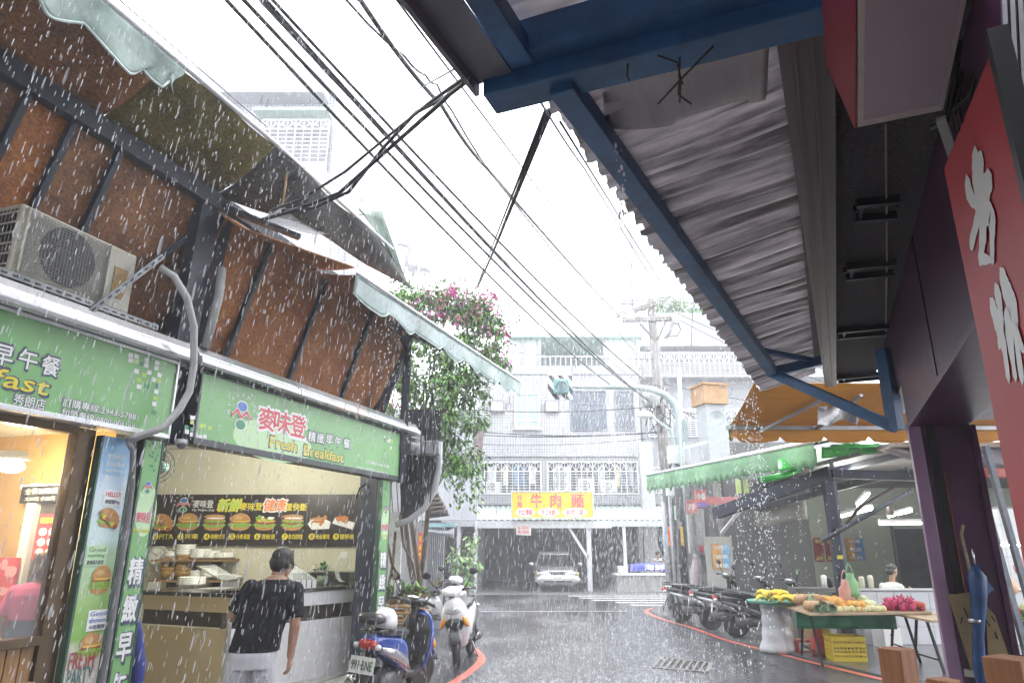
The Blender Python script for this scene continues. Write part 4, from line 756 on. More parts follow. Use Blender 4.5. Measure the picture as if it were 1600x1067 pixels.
# --- the man, seen from behind
hp = PY(397, 1013, 6.0); mf = FR((hp.x, hp.y, 0), radians(8))
mt = thing('person', 'man in a soaked black t-shirt and white shorts seen from behind at the counter', 'person', mf)
k = hp.z - .80                                   # keeps the hem at its height in the picture
body = MB(mf); Z = lambda z: z
sx = .095                                        # upper body leans to one side
tor = [(.78, 0, 0, .165, .115), (.86, .0, .0, .168, .118), (.95, .02, .005, .158, .108), (1.05, .045, .01, .162, .108), (1.15, .07, .02, .175, .112), (1.25, .09, .03, .182, .11), (1.32, .10, .035, .165, .095), (1.37, .11, .045, .095, .07), (1.40, .115, .05, .06, .055)]
body.loft([ering((x, y, z), rx, ry, 20) for z, x, y, rx, ry in tor])
body.tube([(.11, .045, 1.35), (.135, .07, 1.46)], [.058, .05], 12)
hc = V((.15, .095, 1.495)); hg, hA = head(body, hc, (.42, .8, -.25), (.1, .12, 1))
shL, shR = V((-.075, .02, 1.30)), V((.275, .05, 1.28))
elL, elR = V((-.215, .06, 1.08)), V((.305, -.0, 1.02)); wrL, wrR = V((-.12, .26, 1.05)), V((.285, .03, .78))
limb(body, [(shL, .058), (elL, .044), (wrL, .03)]); limb(body, [(shR, .058), (elR, .044), (wrR, .03)])
hand(body, wrL, (.5, .8, -.1), (0, -.3, -1), (1, -.3, .2), .7); hand(body, wrR, (-.05, .1, -1), (-1, .3, 0), (.2, 1, 0), .55)
for q, kx, fx_ in ((-1, -.11, -.12), (1, .1, .115)):
    limb(body, [(V((q * .085, 0, .78)), .095), (V((kx, .03, .45)), .062), (V((fx_, -.01, .08)), .042)]); body.loft([ering((fx_, -.05 + t * .26, 0.045), .04, .001, 10) for t in (0,)] + [], False) if False else None
    body.ell((fx_, .06, .045), (.045, .13, .04), 12, 8)
body.build('body', skin2, mt, mods=RM(.0052, 4))
shirt = MB(mf); shirt.loft([ering((x, y, z), rx + .016 + (.014 if z < 1.1 else 0), ry + .018 + (.012 if z < 1.1 else 0), 24) for z, x, y, rx, ry in [(.825, 0, 0, .168, .12)] + tor[2:8]])
for a, b_ in ((shL, elL), (shR, elR)):
    e = a.lerp(b_, .82); shirt.tube([a, a.lerp(e, .5), e], [.072, .073, .07], 14); shirt.ell(a, .074, 14, 10)
for i in range(11):                              # folds
    a = U(-.13, .17); z = U(.88, 1.22); y = -.118 - .006 + .0; shirt.tube([(a + .03, y + .02, z + .09), (a, y, z), (a - U(.02, .06), y + .02, z - .08)], [.004, .011, .004], 6)
shirt.build('t_shirt', cloth('black wet cotton', 0, (.011, .012, .017)), mt, mods=RM(.009, 4))
sh = MB(mf); sh.loft([ering((0, 0, .88), .172, .13, 22), ering((0, -.005, .80), .19, .145, 22), ering((0, -.005, .70), .195, .14, 22)])
for q in (-1, 1): sh.loft([ering((q * .09, 0, .74), .105, .12, 16), ering((q * .105, .01, .6), .105, .11, 16), ering((q * .118, .02, .44), .102, .1, 16)])
for q in (-1, 1):
    for i in range(4): a = U(.03, .15) * q; sh.tube([(a, -.125, .72 - i * .03), (a + q * .03, -.12, .6 - i * .03), (a + q * .02, -.1, .5)], [.004, .011, .004], 6)
sh.build('shorts', cloth('white cotton', 0, (.52, .52, .56), 9), mt, mods=RM(.009, 4))
h = MB(mf)
h.ell(hg(0, -.022, .052), (.086, .098, .082), 20, 12, hA); h.ell(hg(0, -.052, -.005), (.084, .066, .082), 16, 10, hA)
for q in (-1, 1): h.ell(hg(q * .066, -.01, .025), (.024, .055, .05), 10, 8, hA);
for i in range(60):
    a = U(.9, 5.38) - pi / 2; z = U(-.025, .11); r = .9; h.ell(hg(.083 * cos(a) * (1 - max(0, z) * 4), -.03 + .1 * sin(a) * (1 - max(0, z) * 4) if sin(a) < .3 else .04, z), (.012, .012, .028), 6, 5, hA)
h.build('hair', hairm, mt, mods=RM(.007, 1)); eyes(hg, hA, mt, mf)
sl_ = MB(mf)
for fx_ in (-.12, .115): sl_.loft([ering((fx_, .05, z), .05, .14, 14) for z in (.0, .025)])
sl_.build('sandals', M('sandal', (.08, .07, .06), .6), mt)
# --- woman behind the glass of the dining room
wp_ = LF.M @ LF.P(47, 990, -.5); wf = FR((wp_.x, wp_.y, 0), LF.rz - radians(42)); wf.M = wf.M @ MX.Scale(.84, 4); wt = thing('person', 'woman with short brown hair in a pink t-shirt and jeans behind the shop glass', 'person', wf)
hz = (LF.P(53, 888, -.5)).z / .84; k = hz - 1.40
b_ = MB(wf); tor2 = [(.78, 0, 0, .17, .13), (.88, 0, 0, .175, .135), (.98, 0, .0, .16, .12), (1.08, 0, .01, .165, .12), (1.18, 0, .02, .172, .115), (1.24, 0, .03, .15, .1), (1.28, 0, .035, .08, .07)]
b_.loft([ering((x, y, z + k), rx, ry, 20) for z, x, y, rx, ry in tor2]); b_.tube([(0, .035, 1.24 + k), (0, .06, 1.36 + k)], [.05, .045], 10); g2, A2 = head(b_, (0, .07, 1.41 + k), (-.2, 1, -.1), (0, .1, 1), .95)
for q in (-1, 1):
    s_ = V((q * .165, .02, 1.2 + k)); e_ = V((q * .235, .0, .95 + k)); r_ = V((q * .2, .18, .84 + k)); limb(b_, [(s_, .052), (e_, .042), (r_, .028)]); hand(b_, r_, (-q * .2, .9, -.3), (0, -.2, -1), (-q, 0, 0), .6)
    limb(b_, [(V((q * .09, 0, .8 + k)), .095), (V((q * .09, .02, .45)), .06), (V((q * .09, -.01, .1)), .042)]); b_.ell((q * .09, .05, .14), (.045, .12, .04), 10, 8)
b_.build('body', skin, wt, mods=RM(.008))
s_ = MB(wf); s_.loft([ering((x, y, z + k), rx + .022, ry + .022, 22) for z, x, y, rx, ry in tor2[2:]])
for q in (-1, 1): a = V((q * .165, .02, 1.2 + k)); e = a.lerp(V((q * .235, 0, .95 + k)), .75); s_.tube([a, e], [.066, .066], 12); s_.ell(a, .068, 12, 8)
s_.build('t_shirt', cloth('pink cotton', 0, (.58, .12, .27)), wt, mods=RM(.01, 4))
j = MB(wf); j.loft([ering((0, 0, .99 + k), .172, .132, 20), ering((0, 0, .9 + k), .18, .14, 20), ering((0, 0, .78 + k), .19, .15, 20), ering((0, 0, .68 + k), .19, .14, 20)])
for q in (-1, 1): j.loft([ering((q * .09, 0, .72 + k), .1, .12, 14), ering((q * .095, .02, .45), .08, .085, 14), ering((q * .09, 0, .16), .065, .07, 14)])
j.build('jeans', cloth('blue denim', 0, (.06, .09, .16)), wt, mods=RM(.011, 3))
h = MB(wf); h.ell(g2(0, -.02, .045), (.09, .1, .085), 18, 12, A2); h.ell(g2(0, -.05, -.03), (.098, .07, .085), 16, 10, A2)
for i in range(50): a = U(pi, 2 * pi); h.ell(g2(.09 * cos(a), -.03 + .09 * sin(a), U(-.1, .1)), (.014, .014, .035), 6, 5, A2)
h.build('hair', M('brown hair', (.12, .065, .035), .5, var=.5, scale=30, bump=.5, bscale=80, stretch=(3, 3, .6)), wt, mods=RM(.009, 1)); eyes(g2, A2, wt, wf, .95)
# ================================================================== FAR BUILDINGS
tilew = tile_mat('white facade tile', (.47, .47, .49), (.2, .21, .24), .115, .115, .012)
tileg = tile_mat('grey facade tile', (.40, .40, .43), (.2, .21, .24), .14, .14, .014)
conc = M('stained concrete', (.36, .36, .37), .7, var=.2, scale=1.2, dirt=.5, dcol=(.2, .2, .2), dscale=.8, stretch=(1, 1, .35))
glassd = M('dark window glass', (.07, .09, .12), .08, var=.3, scale=1.5); glassg = M('green window glass', (.30, .44, .40), .1, var=.15, scale=1); frw = M('white window frame', (.68, .68, .7), .4, var=.05)
def XZ(px, py, Y): p = PY(px, py, Y); return p.x, p.z
def rect(px0, px1, py0, py1, Y):               # picture rectangle -> x0,x1,z0,z1 on the plane Y
    xc = PY((px0 + px1) / 2, (py0 + py1) / 2, Y); a = PY(px0, (py0 + py1) / 2, Y).x; b_ = PY(px1, (py0 + py1) / 2, Y).x
    return a, b_, PY((px0 + px1) / 2, py1, Y).z, PY((px0 + px1) / 2, py0, Y).z
def window(par, px0, px1, py0, py1, Y, m, nx=2, split=None, sill=False, fm=None, bars=0):
    x0, x1, z0, z1 = rect(px0, px1, py0, py1, Y); fm = fm or frw
    mb = MB(); t = .06
    mb.box(x0, x1, Y - .06, Y + .1, z1 - t, z1); mb.box(x0, x1, Y - .06, Y + .1, z0, z0 + t); mb.box(x0, x0 + t, Y - .06, Y + .1, z0 + t, z1 - t); mb.box(x1 - t, x1, Y - .06, Y + .1, z0 + t, z1 - t)
    if split: mb.box(x0 + t, x1 - t, Y - .04, Y + .08, z0 + (z1 - z0) * split - t / 2, z0 + (z1 - z0) * split + t / 2)
    for i in range(1, nx): mb.box(x0 + (x1 - x0) * i / nx - t / 2, x0 + (x1 - x0) * i / nx + t / 2, Y - .05, Y + .09, z0 + t, z1 - t)
    for i in range(bars): z = z0 + (z1 - z0) * (i + 1) / (bars + 1); mb.box(x0 + t, x1 - t, Y - .03, Y - .01, z - .012, z + .012)
    w_ = mb.build('window', fm, par)
    for i in range(nx): B('pane', WF, (x0 + (x1 - x0) * i / nx + t / 2, x0 + (x1 - x0) * (i + 1) / nx - t / 2, Y - .005 + .02 * (i % 2), Y + .02 + .02 * (i % 2), z0 + t / 2, z1 - t / 2), m, w_)
    if sill: B('sill', WF, (x0 - .1, x1 + .1, Y - .2, Y - .062, z0 - .1, z0 - .0), conc, w_)
    return w_
def arches(par, px0, px1, py0, py1, Y, n, rows, name='window_grille', dark=True, tall=.30):
    """white steel window cage: fans of spokes in the top band, rails and posts below"""
    x0, x1, z0, z1 = rect(px0, px1, py0, py1, Y); r = .012; zt = z1 - (z1 - z0) * tall; cw = (x1 - x0) / n
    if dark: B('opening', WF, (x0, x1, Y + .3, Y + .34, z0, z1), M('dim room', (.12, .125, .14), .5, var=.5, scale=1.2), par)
    mb = MB(); f = lambda p, q, k=r: mb.bar(p, q, 2 * k, 2 * k, (0, 1, 0))
    for z in (z0, zt, z1): f((x0, Y - .1, z), (x1, Y - .1, z), .02)
    for i in range(n + 1): f((x0 + cw * i, Y - .1, z0), (x0 + cw * i, Y - .1, z1), .016)
    for i in range(n):
        c = x0 + cw * (i + .5)
        for a in (.25, .5, .75): f((c, Y - .1, zt), (c + cw * .5 * cos(pi * a) * .95, Y - .1, zt + (z1 - zt) * sin(pi * a) * .95), .01)
        pr = None
        for k in range(9): q = (c + cw * .48 * cos(pi * k / 8), Y - .1, zt + (z1 - zt) * .95 * sin(pi * k / 8)); (pr is not None) and f(pr, q, .01); pr = q
        f((c, Y - .1, z0), (c, Y - .1, zt), .008)
    for i in range(1, rows): z = z0 + (zt - z0) * i / rows; f((x0, Y - .1, z), (x1, Y - .1, z), .009)
    o = mb.build(name, M('white grille paint', (.7, .7, .72), .4, var=.05), par); return o
YT = 30.
tb_ = thing('tiled_house', 'white tiled three storey house with laundry behind its window grilles', 'house', WF, (2, YT, 0))
xl, xr = PY(746, 700, YT).x, PY(1002, 700, YT).x; z_slab = PY(870, 710, YT).z; z_par = PY(870, 585, YT).z; z2b = PY(870, 788, YT).z; z_par2 = PY(870, 572, YT).z
B('upper_wall', WF, (xl, xr, YT, YT + .3, z_slab, z_par), tilew, tb_); B('parapet', WF, (xl - .05, xr + .05, YT - .08, YT + .4, z_par, z_par2), conc, tb_)
B('slab', WF, (xl - .02, xr + .02, YT - .04, YT + 1.2, z_slab - .08, z_slab - .003), conc, tb_)
x0, x1, z0, z1 = rect(757, 845, 722, 771, YT); x2, x3, _, _ = rect(856, 996, 722, 771, YT)
for d in ((xl, x0, z2b - .4, z_slab - .08), (x1, x2, z2b - .4, z_slab - .08), (x3, xr, z2b - .4, z_slab - .08), (x0, x1, z2b - .4, z0), (x2, x3, z2b - .4, z0), (x0, x1, z1, z_slab - .08), (x2, x3, z1, z_slab - .08)): B('lower_wall', WF, (d[0], d[1], YT + .1, YT + .4, d[2], d[3]), tilew, tb_)
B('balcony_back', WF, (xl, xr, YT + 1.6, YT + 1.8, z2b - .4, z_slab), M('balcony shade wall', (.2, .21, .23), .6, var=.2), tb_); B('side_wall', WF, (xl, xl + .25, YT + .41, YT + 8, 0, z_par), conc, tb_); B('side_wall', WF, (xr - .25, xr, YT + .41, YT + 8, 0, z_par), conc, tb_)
arches(tb_, 757, 845, 722, 771, YT, 5, 8, dark=False); arches(tb_, 856, 996, 722, 771, YT, 8, 8, dark=False)
window(tb_, 804, 843, 614, 669, YT - .03, glassg, 2, .2, True); window(tb_, 892, 948, 610, 673, YT - .03, glassd, 2, .66, fm=M('dark alu frame', (.14, .15, .18), .4, .5)); window(tb_, 961, 991, 610, 673, YT - .03, glassd, 2, .66, fm=MATS['dark alu frame'], bars=7)
for px in (777, 862):                            # window air conditioner sleeves
    x0_, x1_, z0_, z1_ = rect(px - 11, px + 11, 628, 645, YT); o = B('air_conditioner_sleeve', WF, (x0_, x1_, YT - .25, YT - .005, z0_, z1_), M('sleeve dark', (.18, .19, .2), .5), tb_); B('grille', WF, (x0_ + .06, x1_ - .06, YT - .275, YT - .252, z0_ + .05, z1_ - .05), M('sleeve pale', (.6, .6, .62), .5, var=.3, scale=9), o)
# roof terrace
zr = PY(870, 536, YT + 1.5).z
B('terrace_roof', WF, (PY(795, 536, YT + 1).x, PY(1000, 536, YT + 1).x, YT + .2, YT + 5, zr - .08, zr + .1), M('pale green roof', (.36, .55, .46), .4, var=.1), tb_)
B('terrace_back', WF, (xl, xr, YT + 3.8, YT + 4, z_par2, zr - .08), M('terrace wall', (.42, .44, .46), .6, var=.2), tb_)
for px in (817, 843, 945, 997):
    x = PY(px, 560, YT + .5).x; B('terrace_post', WF, (x - .08, x + .08, YT + .4, YT + .56, z_par2, zr - .08), conc, tb_)
for a_, b_ in ((795, 842), (946, 998)):
    x0_, x1_, z0_, z1_ = rect(a_, b_, 543, 578, YT + .6); B('screen', WF, (x0_, x1_, YT + .6, YT + .63, z0_, zr - .1), M('frosted screen', (.5, .58, .57), .3, var=.1), tb_)
mb = MB(); x0_, x1_, z0_, z1_ = rect(795, 998, 556, 580, YT)
for z in (z0_ + .1, z1_): mb.bar((x0_, YT + .1, z), (x1_, YT + .1, z), .05, .05)
for i in range(26): x = x0_ + (x1_ - x0_) * i / 25; mb.bar((x, YT + .1, z_par2), (x, YT + .1, z1_), .035 if i % 4 == 0 else .015, .03)
mb.build('railing', frw, tb_)
# laundry and outdoor units on the balcony
lcol = [(.6, .6, .62), (.62, .62, .5), (.15, .3, .5), (.1, .2, .45), (.68, .68, .7), (.5, .6, .62), (.6, .58, .3), (.1, .12, .2), (.55, .56, .6)]
names = ['pale grey towel', 'cream shirt', 'mid blue shirt', 'deep blue shirt', 'white short sleeved shirt', 'pale blue towel', 'yellowish shirt', 'navy striped cloth', 'striped grey cloth']
for i, (px, w_) in enumerate([(768, 18), (790, 14), (806, 11), (817, 10), (832, 17), (938, 10), (964, 13), (975, 11), (986, 10)]):
    x, z = XZ(px, 728, YT + .5); w2 = w_ / 40.; h_ = U(.75, .95)
    mb = MB(); pts = [(-.28, 0), (.28, 0), (.5, -.2), (.42, -.3), (.3, -.25), (.3, -1), (-.3, -1), (-.3, -.25), (-.42, -.3), (-.5, -.2)] if 'shirt' in names[i] else [(-.4, 0), (.4, 0), (.42, -1), (-.4, -1)]
    mb.slab([(x + a * w2, YT + .5, z + b_ * h_) for a, b_ in pts], (0, .03, 0)); solo('laundry', names[i] + ' drying behind the balcony grille of the tiled house', 'laundry', mb, M('laundry %d' % i, lcol[i], .7, var=.25, scale=6), 'laundry on the tiled house balcony')
acw = M('outdoor unit white', (.62, .62, .6), .5, var=.06)
def outdoor_unit(px0, px1, py0, py1, Y, label):
    x0_, x1_, z0_, z1_ = rect(px0, px1, py0, py1, Y); t = thing('air_conditioner', label, 'air conditioner', WF, ((x0_ + x1_) / 2, Y, z0_)); B('casing', WF, (x0_, x1_, Y, Y + .3, z0_, z1_), acw, t, .02)
    r = min(x1_ - x0_, z1_ - z0_) * .38; cz = z0_ + r + .06 if z1_ - z0_ < 1 else None; cs = [(x0_ + x1_) / 2 - .05]
    for z in ([cz] if cz else [z0_ + r + .1, z1_ - r - .1]):
        mb = MB(); disc(mb, (cs[0], Y, z), r, r, X3, Z3, .006, 20); f = mb.build('fan_opening', M('unit fan', (.22, .23, .25), .5), t)
        mb = MB()
        for k in range(1, 4): mb.tube([(cs[0] + r * k / 3 * cos(a), Y - .02, z + r * k / 3 * sin(a)) for a in [i * pi / 8 for i in range(17)]], .01, 4)
        mb.build('fan_guard', acw, t)
outdoor_unit(866, 890, 728, 770, YT + .4, 'tall double fan outdoor unit behind the wider balcony grille'); outdoor_unit(903, 929, 747, 769, YT + .35, 'white outdoor unit middle of the wider balcony grille'); outdoor_unit(938, 964, 750, 769, YT + .35, 'white outdoor unit next to the hanging yellowish shirt'); outdoor_unit(759, 782, 752, 770, YT + .35, 'small white outdoor unit under the grey towel on the balcony')
# ground floor under the lean-to
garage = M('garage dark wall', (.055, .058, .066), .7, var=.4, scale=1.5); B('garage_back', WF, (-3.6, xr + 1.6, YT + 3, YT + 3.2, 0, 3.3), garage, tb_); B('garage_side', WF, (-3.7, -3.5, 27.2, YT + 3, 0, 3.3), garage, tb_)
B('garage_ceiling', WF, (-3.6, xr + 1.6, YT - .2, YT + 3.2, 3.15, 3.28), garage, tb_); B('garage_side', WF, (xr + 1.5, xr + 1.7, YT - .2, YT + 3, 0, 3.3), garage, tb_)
# ---- lean-to canopy
YC = 26.6
cn = thing('lean_to_canopy', 'long pale green corrugated lean-to roof on slim white posts', 'canopy', WF, (1.6, YC, 0))
za, zb_ = PY(870, 789, YT).z, PY(870, 812, YC).z; xa, xb = PY(690, 812, YC).x, PY(1068, 812, YC).x
def corr(u, v, x0, x1): x = x0 + (x1 - x0) * u; return V((x, YT + .08 - (YT + .08 - YC) * v, za + (zb_ - za) * v + .018 * sin(x * 2 * pi / .22)))
shm = M('pale green sheet', (.50, .60, .56), .3, .15, var=.15, scale=1.2, stretch=(4, .3, 1))
npn = 9
for i in range(npn):
    a_ = xa + (xb - xa) * i / npn; b_ = xa + (xb - xa) * (i + 1) / npn - .01; MB().grid(lambda u, v: corr(u, v, a_, b_) + V((0, 0, .004 * (i % 2))), 30, 3).build('roof_sheet', shm, cn, solid=.01)
B('fascia', WF, (xa, xb, YC - .06, YC - .0, zb_ - .24, zb_ - .03), M('grey fascia', (.45, .46, .48), .5, var=.15), cn)
B('fascia', WF, (PY(745, 815, YC).x, PY(955, 815, YC).x, YC - .1, YC - .065, zb_ - .3, zb_ - .06), M('fascia pale', (.55, .55, .57), .45, var=.15), cn)
postm = M('white post', (.55, .56, .58), .4, var=.12)
for px, w_ in ((744, .06), (921, .13), (977, .08), (1052, .06), (716, .09)):
    x = PY(px, 870, YC).x; B('post', WF, (x - w_ / 2 - .02, x + w_ / 2 + .02, YC, YC + w_, 0, zb_ - .05), postm, cn)
p = PY(919, 872, YC); q = PY(889, 824, YC); MB().bar((p.x, YC + .05, p.z), (q.x, YC + .05, q.z), .1, .1, (0, 1, 0)).build('brace', postm, cn)
# yellow sign
ys = thing('noodle_sign', 'bright yellow noodle shop sign with red lettering on the lean-to', 'shop sign', WF, (1.6, YC, zb_))
x0, x1, z0, z1 = rect(800, 925.5, 769, 808, YC - .15); yel2 = M('yellow sign', (.72, .52, .03), .4, var=.08)
B('panel', WF, (x0, x1, YC - .25, YC - .11, z0, z1), yel2, ys); 
fb = MB()
for d in ((x0 - .04, x1 + .04, z0 - .05, z0), (x0 - .04, x1 + .04, z1, z1 + .04), (x0 - .04, x0, z0, z1), (x1, x1 + .04, z0, z1)): fb.box(d[0], d[1], YC - .28, YC - .1, d[2], d[3])
fb.build('frame', M('sign edge', (.5, .52, .5), .4), ys)
def yt(px, py): p = PY(px, py, YC - .25); return V((p.x, YC - .25, p.z))
redl = M('sign red', (.6, .1, .1), .4, var=0)
for s, px, w_ in (('牛', 838, .42), ('肉', 868, .38), ('麵', 902, .46)): letters(mb := MB(), s, yt(px, 782), w_, .5, X3, Z3, .035, .003); mb.build('lettering', redl, ys)
for s, py in (('拉', 777), ('麵', 788)): mb = MB(); letters(mb, s, yt(812, py), .17, .2, X3, Z3, .03, .003); mb.build('lettering', redl, ys)
for s, px, w_ in (('拉麵', 821, .75), ('手工水餃', 857, .78), ('各式小菜', 898, .95)):
    mb = MB(); c = yt(px, 800); disc(mb.mat(0), c, w_ * .5, .16, X3, Z3, .003, 24); mb.build('oval_print', tw, ys); mb = MB(); letters(mb.mat(0), s, c, w_ * .68, .2, X3, Z3, .03, .006); mb.build('lettering', redl, ys)
nt_ = thing('parking_notice', 'white handwritten parking notice hanging under the lean-to edge', 'notice', WF, PY(818, 830, YC - .2)); x0, x1, z0, z1 = rect(806, 829.5, 819, 836.5, YC - .2)
MB().slab([(x0, YC - .2, z0 + .03), (x1, YC - .2, z0), (x1 + .02, YC - .2, z1 - .03), (x0 + .01, YC - .2, z1)], (0, .02, 0)).build('sheet', M('notice sheet', (.55, .53, .52), .5), nt_)
mb = MB(); c = PY(818, 828, YC - .2); letters(mb, '私人車位', (c.x, YC - .2, c.z + .09), .42, .13, X3, Z3, .02, .004); mb.build('lettering', redl, nt_); mb = MB(); letters(mb, '請勿停車', (c.x, YC - .2, c.z - .07), .42, .13, X3, Z3, .02, .004); mb.build('lettering', redl, nt_)
# ---- stall under the lean-to
st = thing('stall_counter', 'grey concrete stall counter with a white top under the lean-to', 'counter', WF, PZ(1005, 922)); x0, x1, z0, z1 = rect(964, 1048, 896, 922, 26.2)
B('base', WF, (x0, x1, 26.2, 27, 0, z1 - .06), M('stall base', (.3, .3, .29), .6, var=.25), st); B('top', WF, (x0 - .05, x1, 26.1, 27.05, z1 - .055, z1), wht, st, .01)
bb = thing('blue_banner', 'blue plastic banner with white characters along the stall counter', 'banner', WF, PY(1013, 893, 26.3)); x0, x1, z0, z1 = rect(984, 1043, 881, 893, 26.3)
MB().grid(lambda u, v: V((x0 + (x1 - x0) * u, 26.3 - .05 * sin(v * pi), z0 + (z1 - z0) * v + .04 * sin(u * 3))), 14, 4).build('cloth', M('banner blue', (.08, .1, .5), .4, var=.2), bb, solid=.02)
mb = MB(); letters(mb, '海鮮', ((x0 + x1) / 2 + .2, 26.22, (z0 + z1) / 2 + .03), .75, .2, X3, Z3, .04, .005); mb.build('lettering', tw, bb)
solo('cooler_box', 'small white box at the end of the stall counter', 'box', MB().box(*(lambda r_: (r_[0], r_[1], 26.2, 26.6, r_[2], r_[3]))(rect(966, 980, 884, 895, 26.3))), wht, bevel=.02)
vp = PY(1028, 880, 27.4); vf = FR((vp.x, 27.4, 0), 0); vt = thing('person', 'stall worker in a white shirt leaning over behind the blue banner', 'person', vf); b_ = MB(vf); kk = PY(1028, 866, 27.4).z
b_.loft([ering((0, .15, .0 + z), .15, .1, 14) for z in (.75, 1.0)] ); b_.loft([ering((0, .15, .9), .15, .1, 14), ering((0, .1, 1.15), .17, .11, 14), ering((0, 0, kk - .22), .16, .1, 14), ering((0, -.04, kk - .15), .06, .06, 14)]); g3, A3 = head(b_, (0, -.1, kk - .02), (.3, -1, -.4), (0, -.3, 1))
for q in (-1, 1): s_ = V((q * .17, 0, kk - .25)); e_ = V((q * .22, -.08, kk - .48)); r_ = V((q * .1, -.25, kk - .55)); limb(b_, [(s_, .05), (e_, .04), (r_, .03)]); hand(b_, r_, (0, -1, -.2), (0, -.2, -1), (-q, 0, 0), .6); limb(b_, [(V((q * .08, .15, .8)), .08), (V((q * .09, .15, .42)), .06), (V((q * .09, .15, .08)), .05)])
b_.build('body', skin, vt, mods=RM(.014)); s_ = MB(vf); s_.loft([ering((0, .15, .8), .18, .13, 16), ering((0, .1, 1.15), .19, .13, 16), ering((0, 0, kk - .21), .175, .12, 16)]); s_.build('shirt', M('white shirt far', (.6, .6, .64), .7), vt, mods=RM(.014)); h = MB(vf); h.ell(g3(0, -.02, .05), (.088, .1, .08), 12, 8, A3); h.build('hair', hairm, vt)
# ---- second house with fan topped grilles
YG = 34.
gh = thing('grey_house', 'grey house with long rows of fan topped white window grilles', 'house', WF, (8, YG, 0)); xl2, xr2 = PY(1000, 600, YG).x, PY(1330, 600, YG).x
zt2 = PY(1100, 489, YG).z
gw = M('pale grey render', (.31, .32, .34), .7, var=.2, scale=.6, dirt=.7, dcol=(.26, .27, .28), dscale=.5, stretch=(1, 1, .3))
B('wall', WF, (xl2, xr2, YG, YG + 6, 0, zt2), gw, gh); z0 = PY(1100, 548, YG).z
B('ledge', WF, (xl2, xr2, YG - .9, YG - .003, z0, z0 + .12), conc, gh); z0 = PY(1100, 592, YG).z; B('ledge', WF, (xl2, xr2, YG - .95, YG - .003, z0 - .12, z0), conc, gh)
for py0, py1, a_, b_, n in ((552, 590, 999, 1170, 11), (640, 682, 1012, 1180, 9), (730, 770, 1006, 1040, 2)):
    x0, x1, z0, z1 = rect(a_, b_, py0, py1, YG - .5); B('window_band', WF, (x0, x1, YG - .06, YG - .003, z0, z1), M('shaded glass band', (.19, .2, .22), .15, var=.5, scale=1.1), gh); arches(gh, a_, b_, py0, py1, YG - .7, n, 7, dark=False, tall=.42)
B('porch_wall', WF, (PY(1004, 800, 29).x, PY(1025, 800, 29).x, 29., 29.3, 0, PY(1010, 690, 29).z), conc, gh)
# roof garden trees, tower
def foliage(mb, c, rad, n, w_, l, shell=.55, nm=1, lumps=0):
    c = V(c); cl = [c + V((rad[0] * U(-.8, .8), rad[1] * U(-.8, .8), rad[2] * U(-.75, .85))) for _ in range(lumps)] if lumps else None
    for _ in range(n):
        d = V((random.gauss(0, 1), random.gauss(0, 1), random.gauss(0, 1))).normalized()
        if cl: p = random.choice(cl) + V((d.x * rad[0], d.y * rad[1], d.z * rad[2])) * (.42 * R() ** .5)
        else: k = shell + (1 - shell) * R(); p = c + V((d.x * rad[0], d.y * rad[1], d.z * rad[2])) * k
        mb.cm = random.randrange(nm); leaf(mb, p, d + V((U(-.7, .7), U(-.7, .7), U(-1.1, .3))), w_ * U(.6, 1.3), l * U(.6, 1.3), U(.2, 1))
    return mb
for px, py, r_, lb in ((1085, 492, 1.5, 'bushy green tree on the roof of the grey house'), (1045, 488, .9, 'small shrub on the roof beside the pole top'), (1003, 500, .6, 'tiny shrub at the corner of the grey house roof')):
    c = PY(px, py, YG + 2); t = thing('roof_tree', lb, 'tree', WF, (c.x, c.y, zt2)); MB().tube([(c.x, c.y, zt2), c], [.1, .05], 6).build('trunk', M('bark', (.12, .09, .06), .8, var=.3), t); foliage(MB(), c, (r_, r_ * .6, r_ * .9), int(700 * r_), .12, .22, .3, 2, 8).build('crown', [leafm, lf2], t)
tw_ = thing('apartment_tower', 'pale apartment tower fading into the rain haze', 'building', WF, (16, 95, 0)); YA = 95.
x0, x1, z0, z1 = rect(966, 1130, 330, 560, YA); twm = M('tower render', (.40, .40, .42), .6, var=.08); B('wall', WF, (x0 + 4, x1, YA, YA + 8, 0, z1 + 6), twm, tw_); B('side_wing', WF, (x0, x0 + 4, YA + 1.5, YA + 8, 0, z1 - 2), twm, tw_)
for py in (352, 380, 410, 440, 468):
    for a_, b_ in ((1010, 1020), (1024, 1034), (1038, 1048), (1052, 1062), (972, 980), (986, 994)):
        xx = rect(a_, b_, py - 6, py + 5, YA); yy = YA if a_ > 1000 else YA + 1.5; f = B('window', WF, (xx[0], xx[1], yy - .15, yy - .003, xx[2], xx[3]), M('tower frame', (.4, .4, .42), .5), tw_); B('pane', WF, (xx[0] + .1, xx[1] - .1, yy - .2, yy - .153, xx[2] + .1, xx[3] - .1), glassd, f)
    xx = rect(1005, 1066, py + 5, py + 9, YA); B('balcony', WF, (xx[0], xx[1], YA - .9, YA - .003, xx[2], xx[3]), twm, tw_)
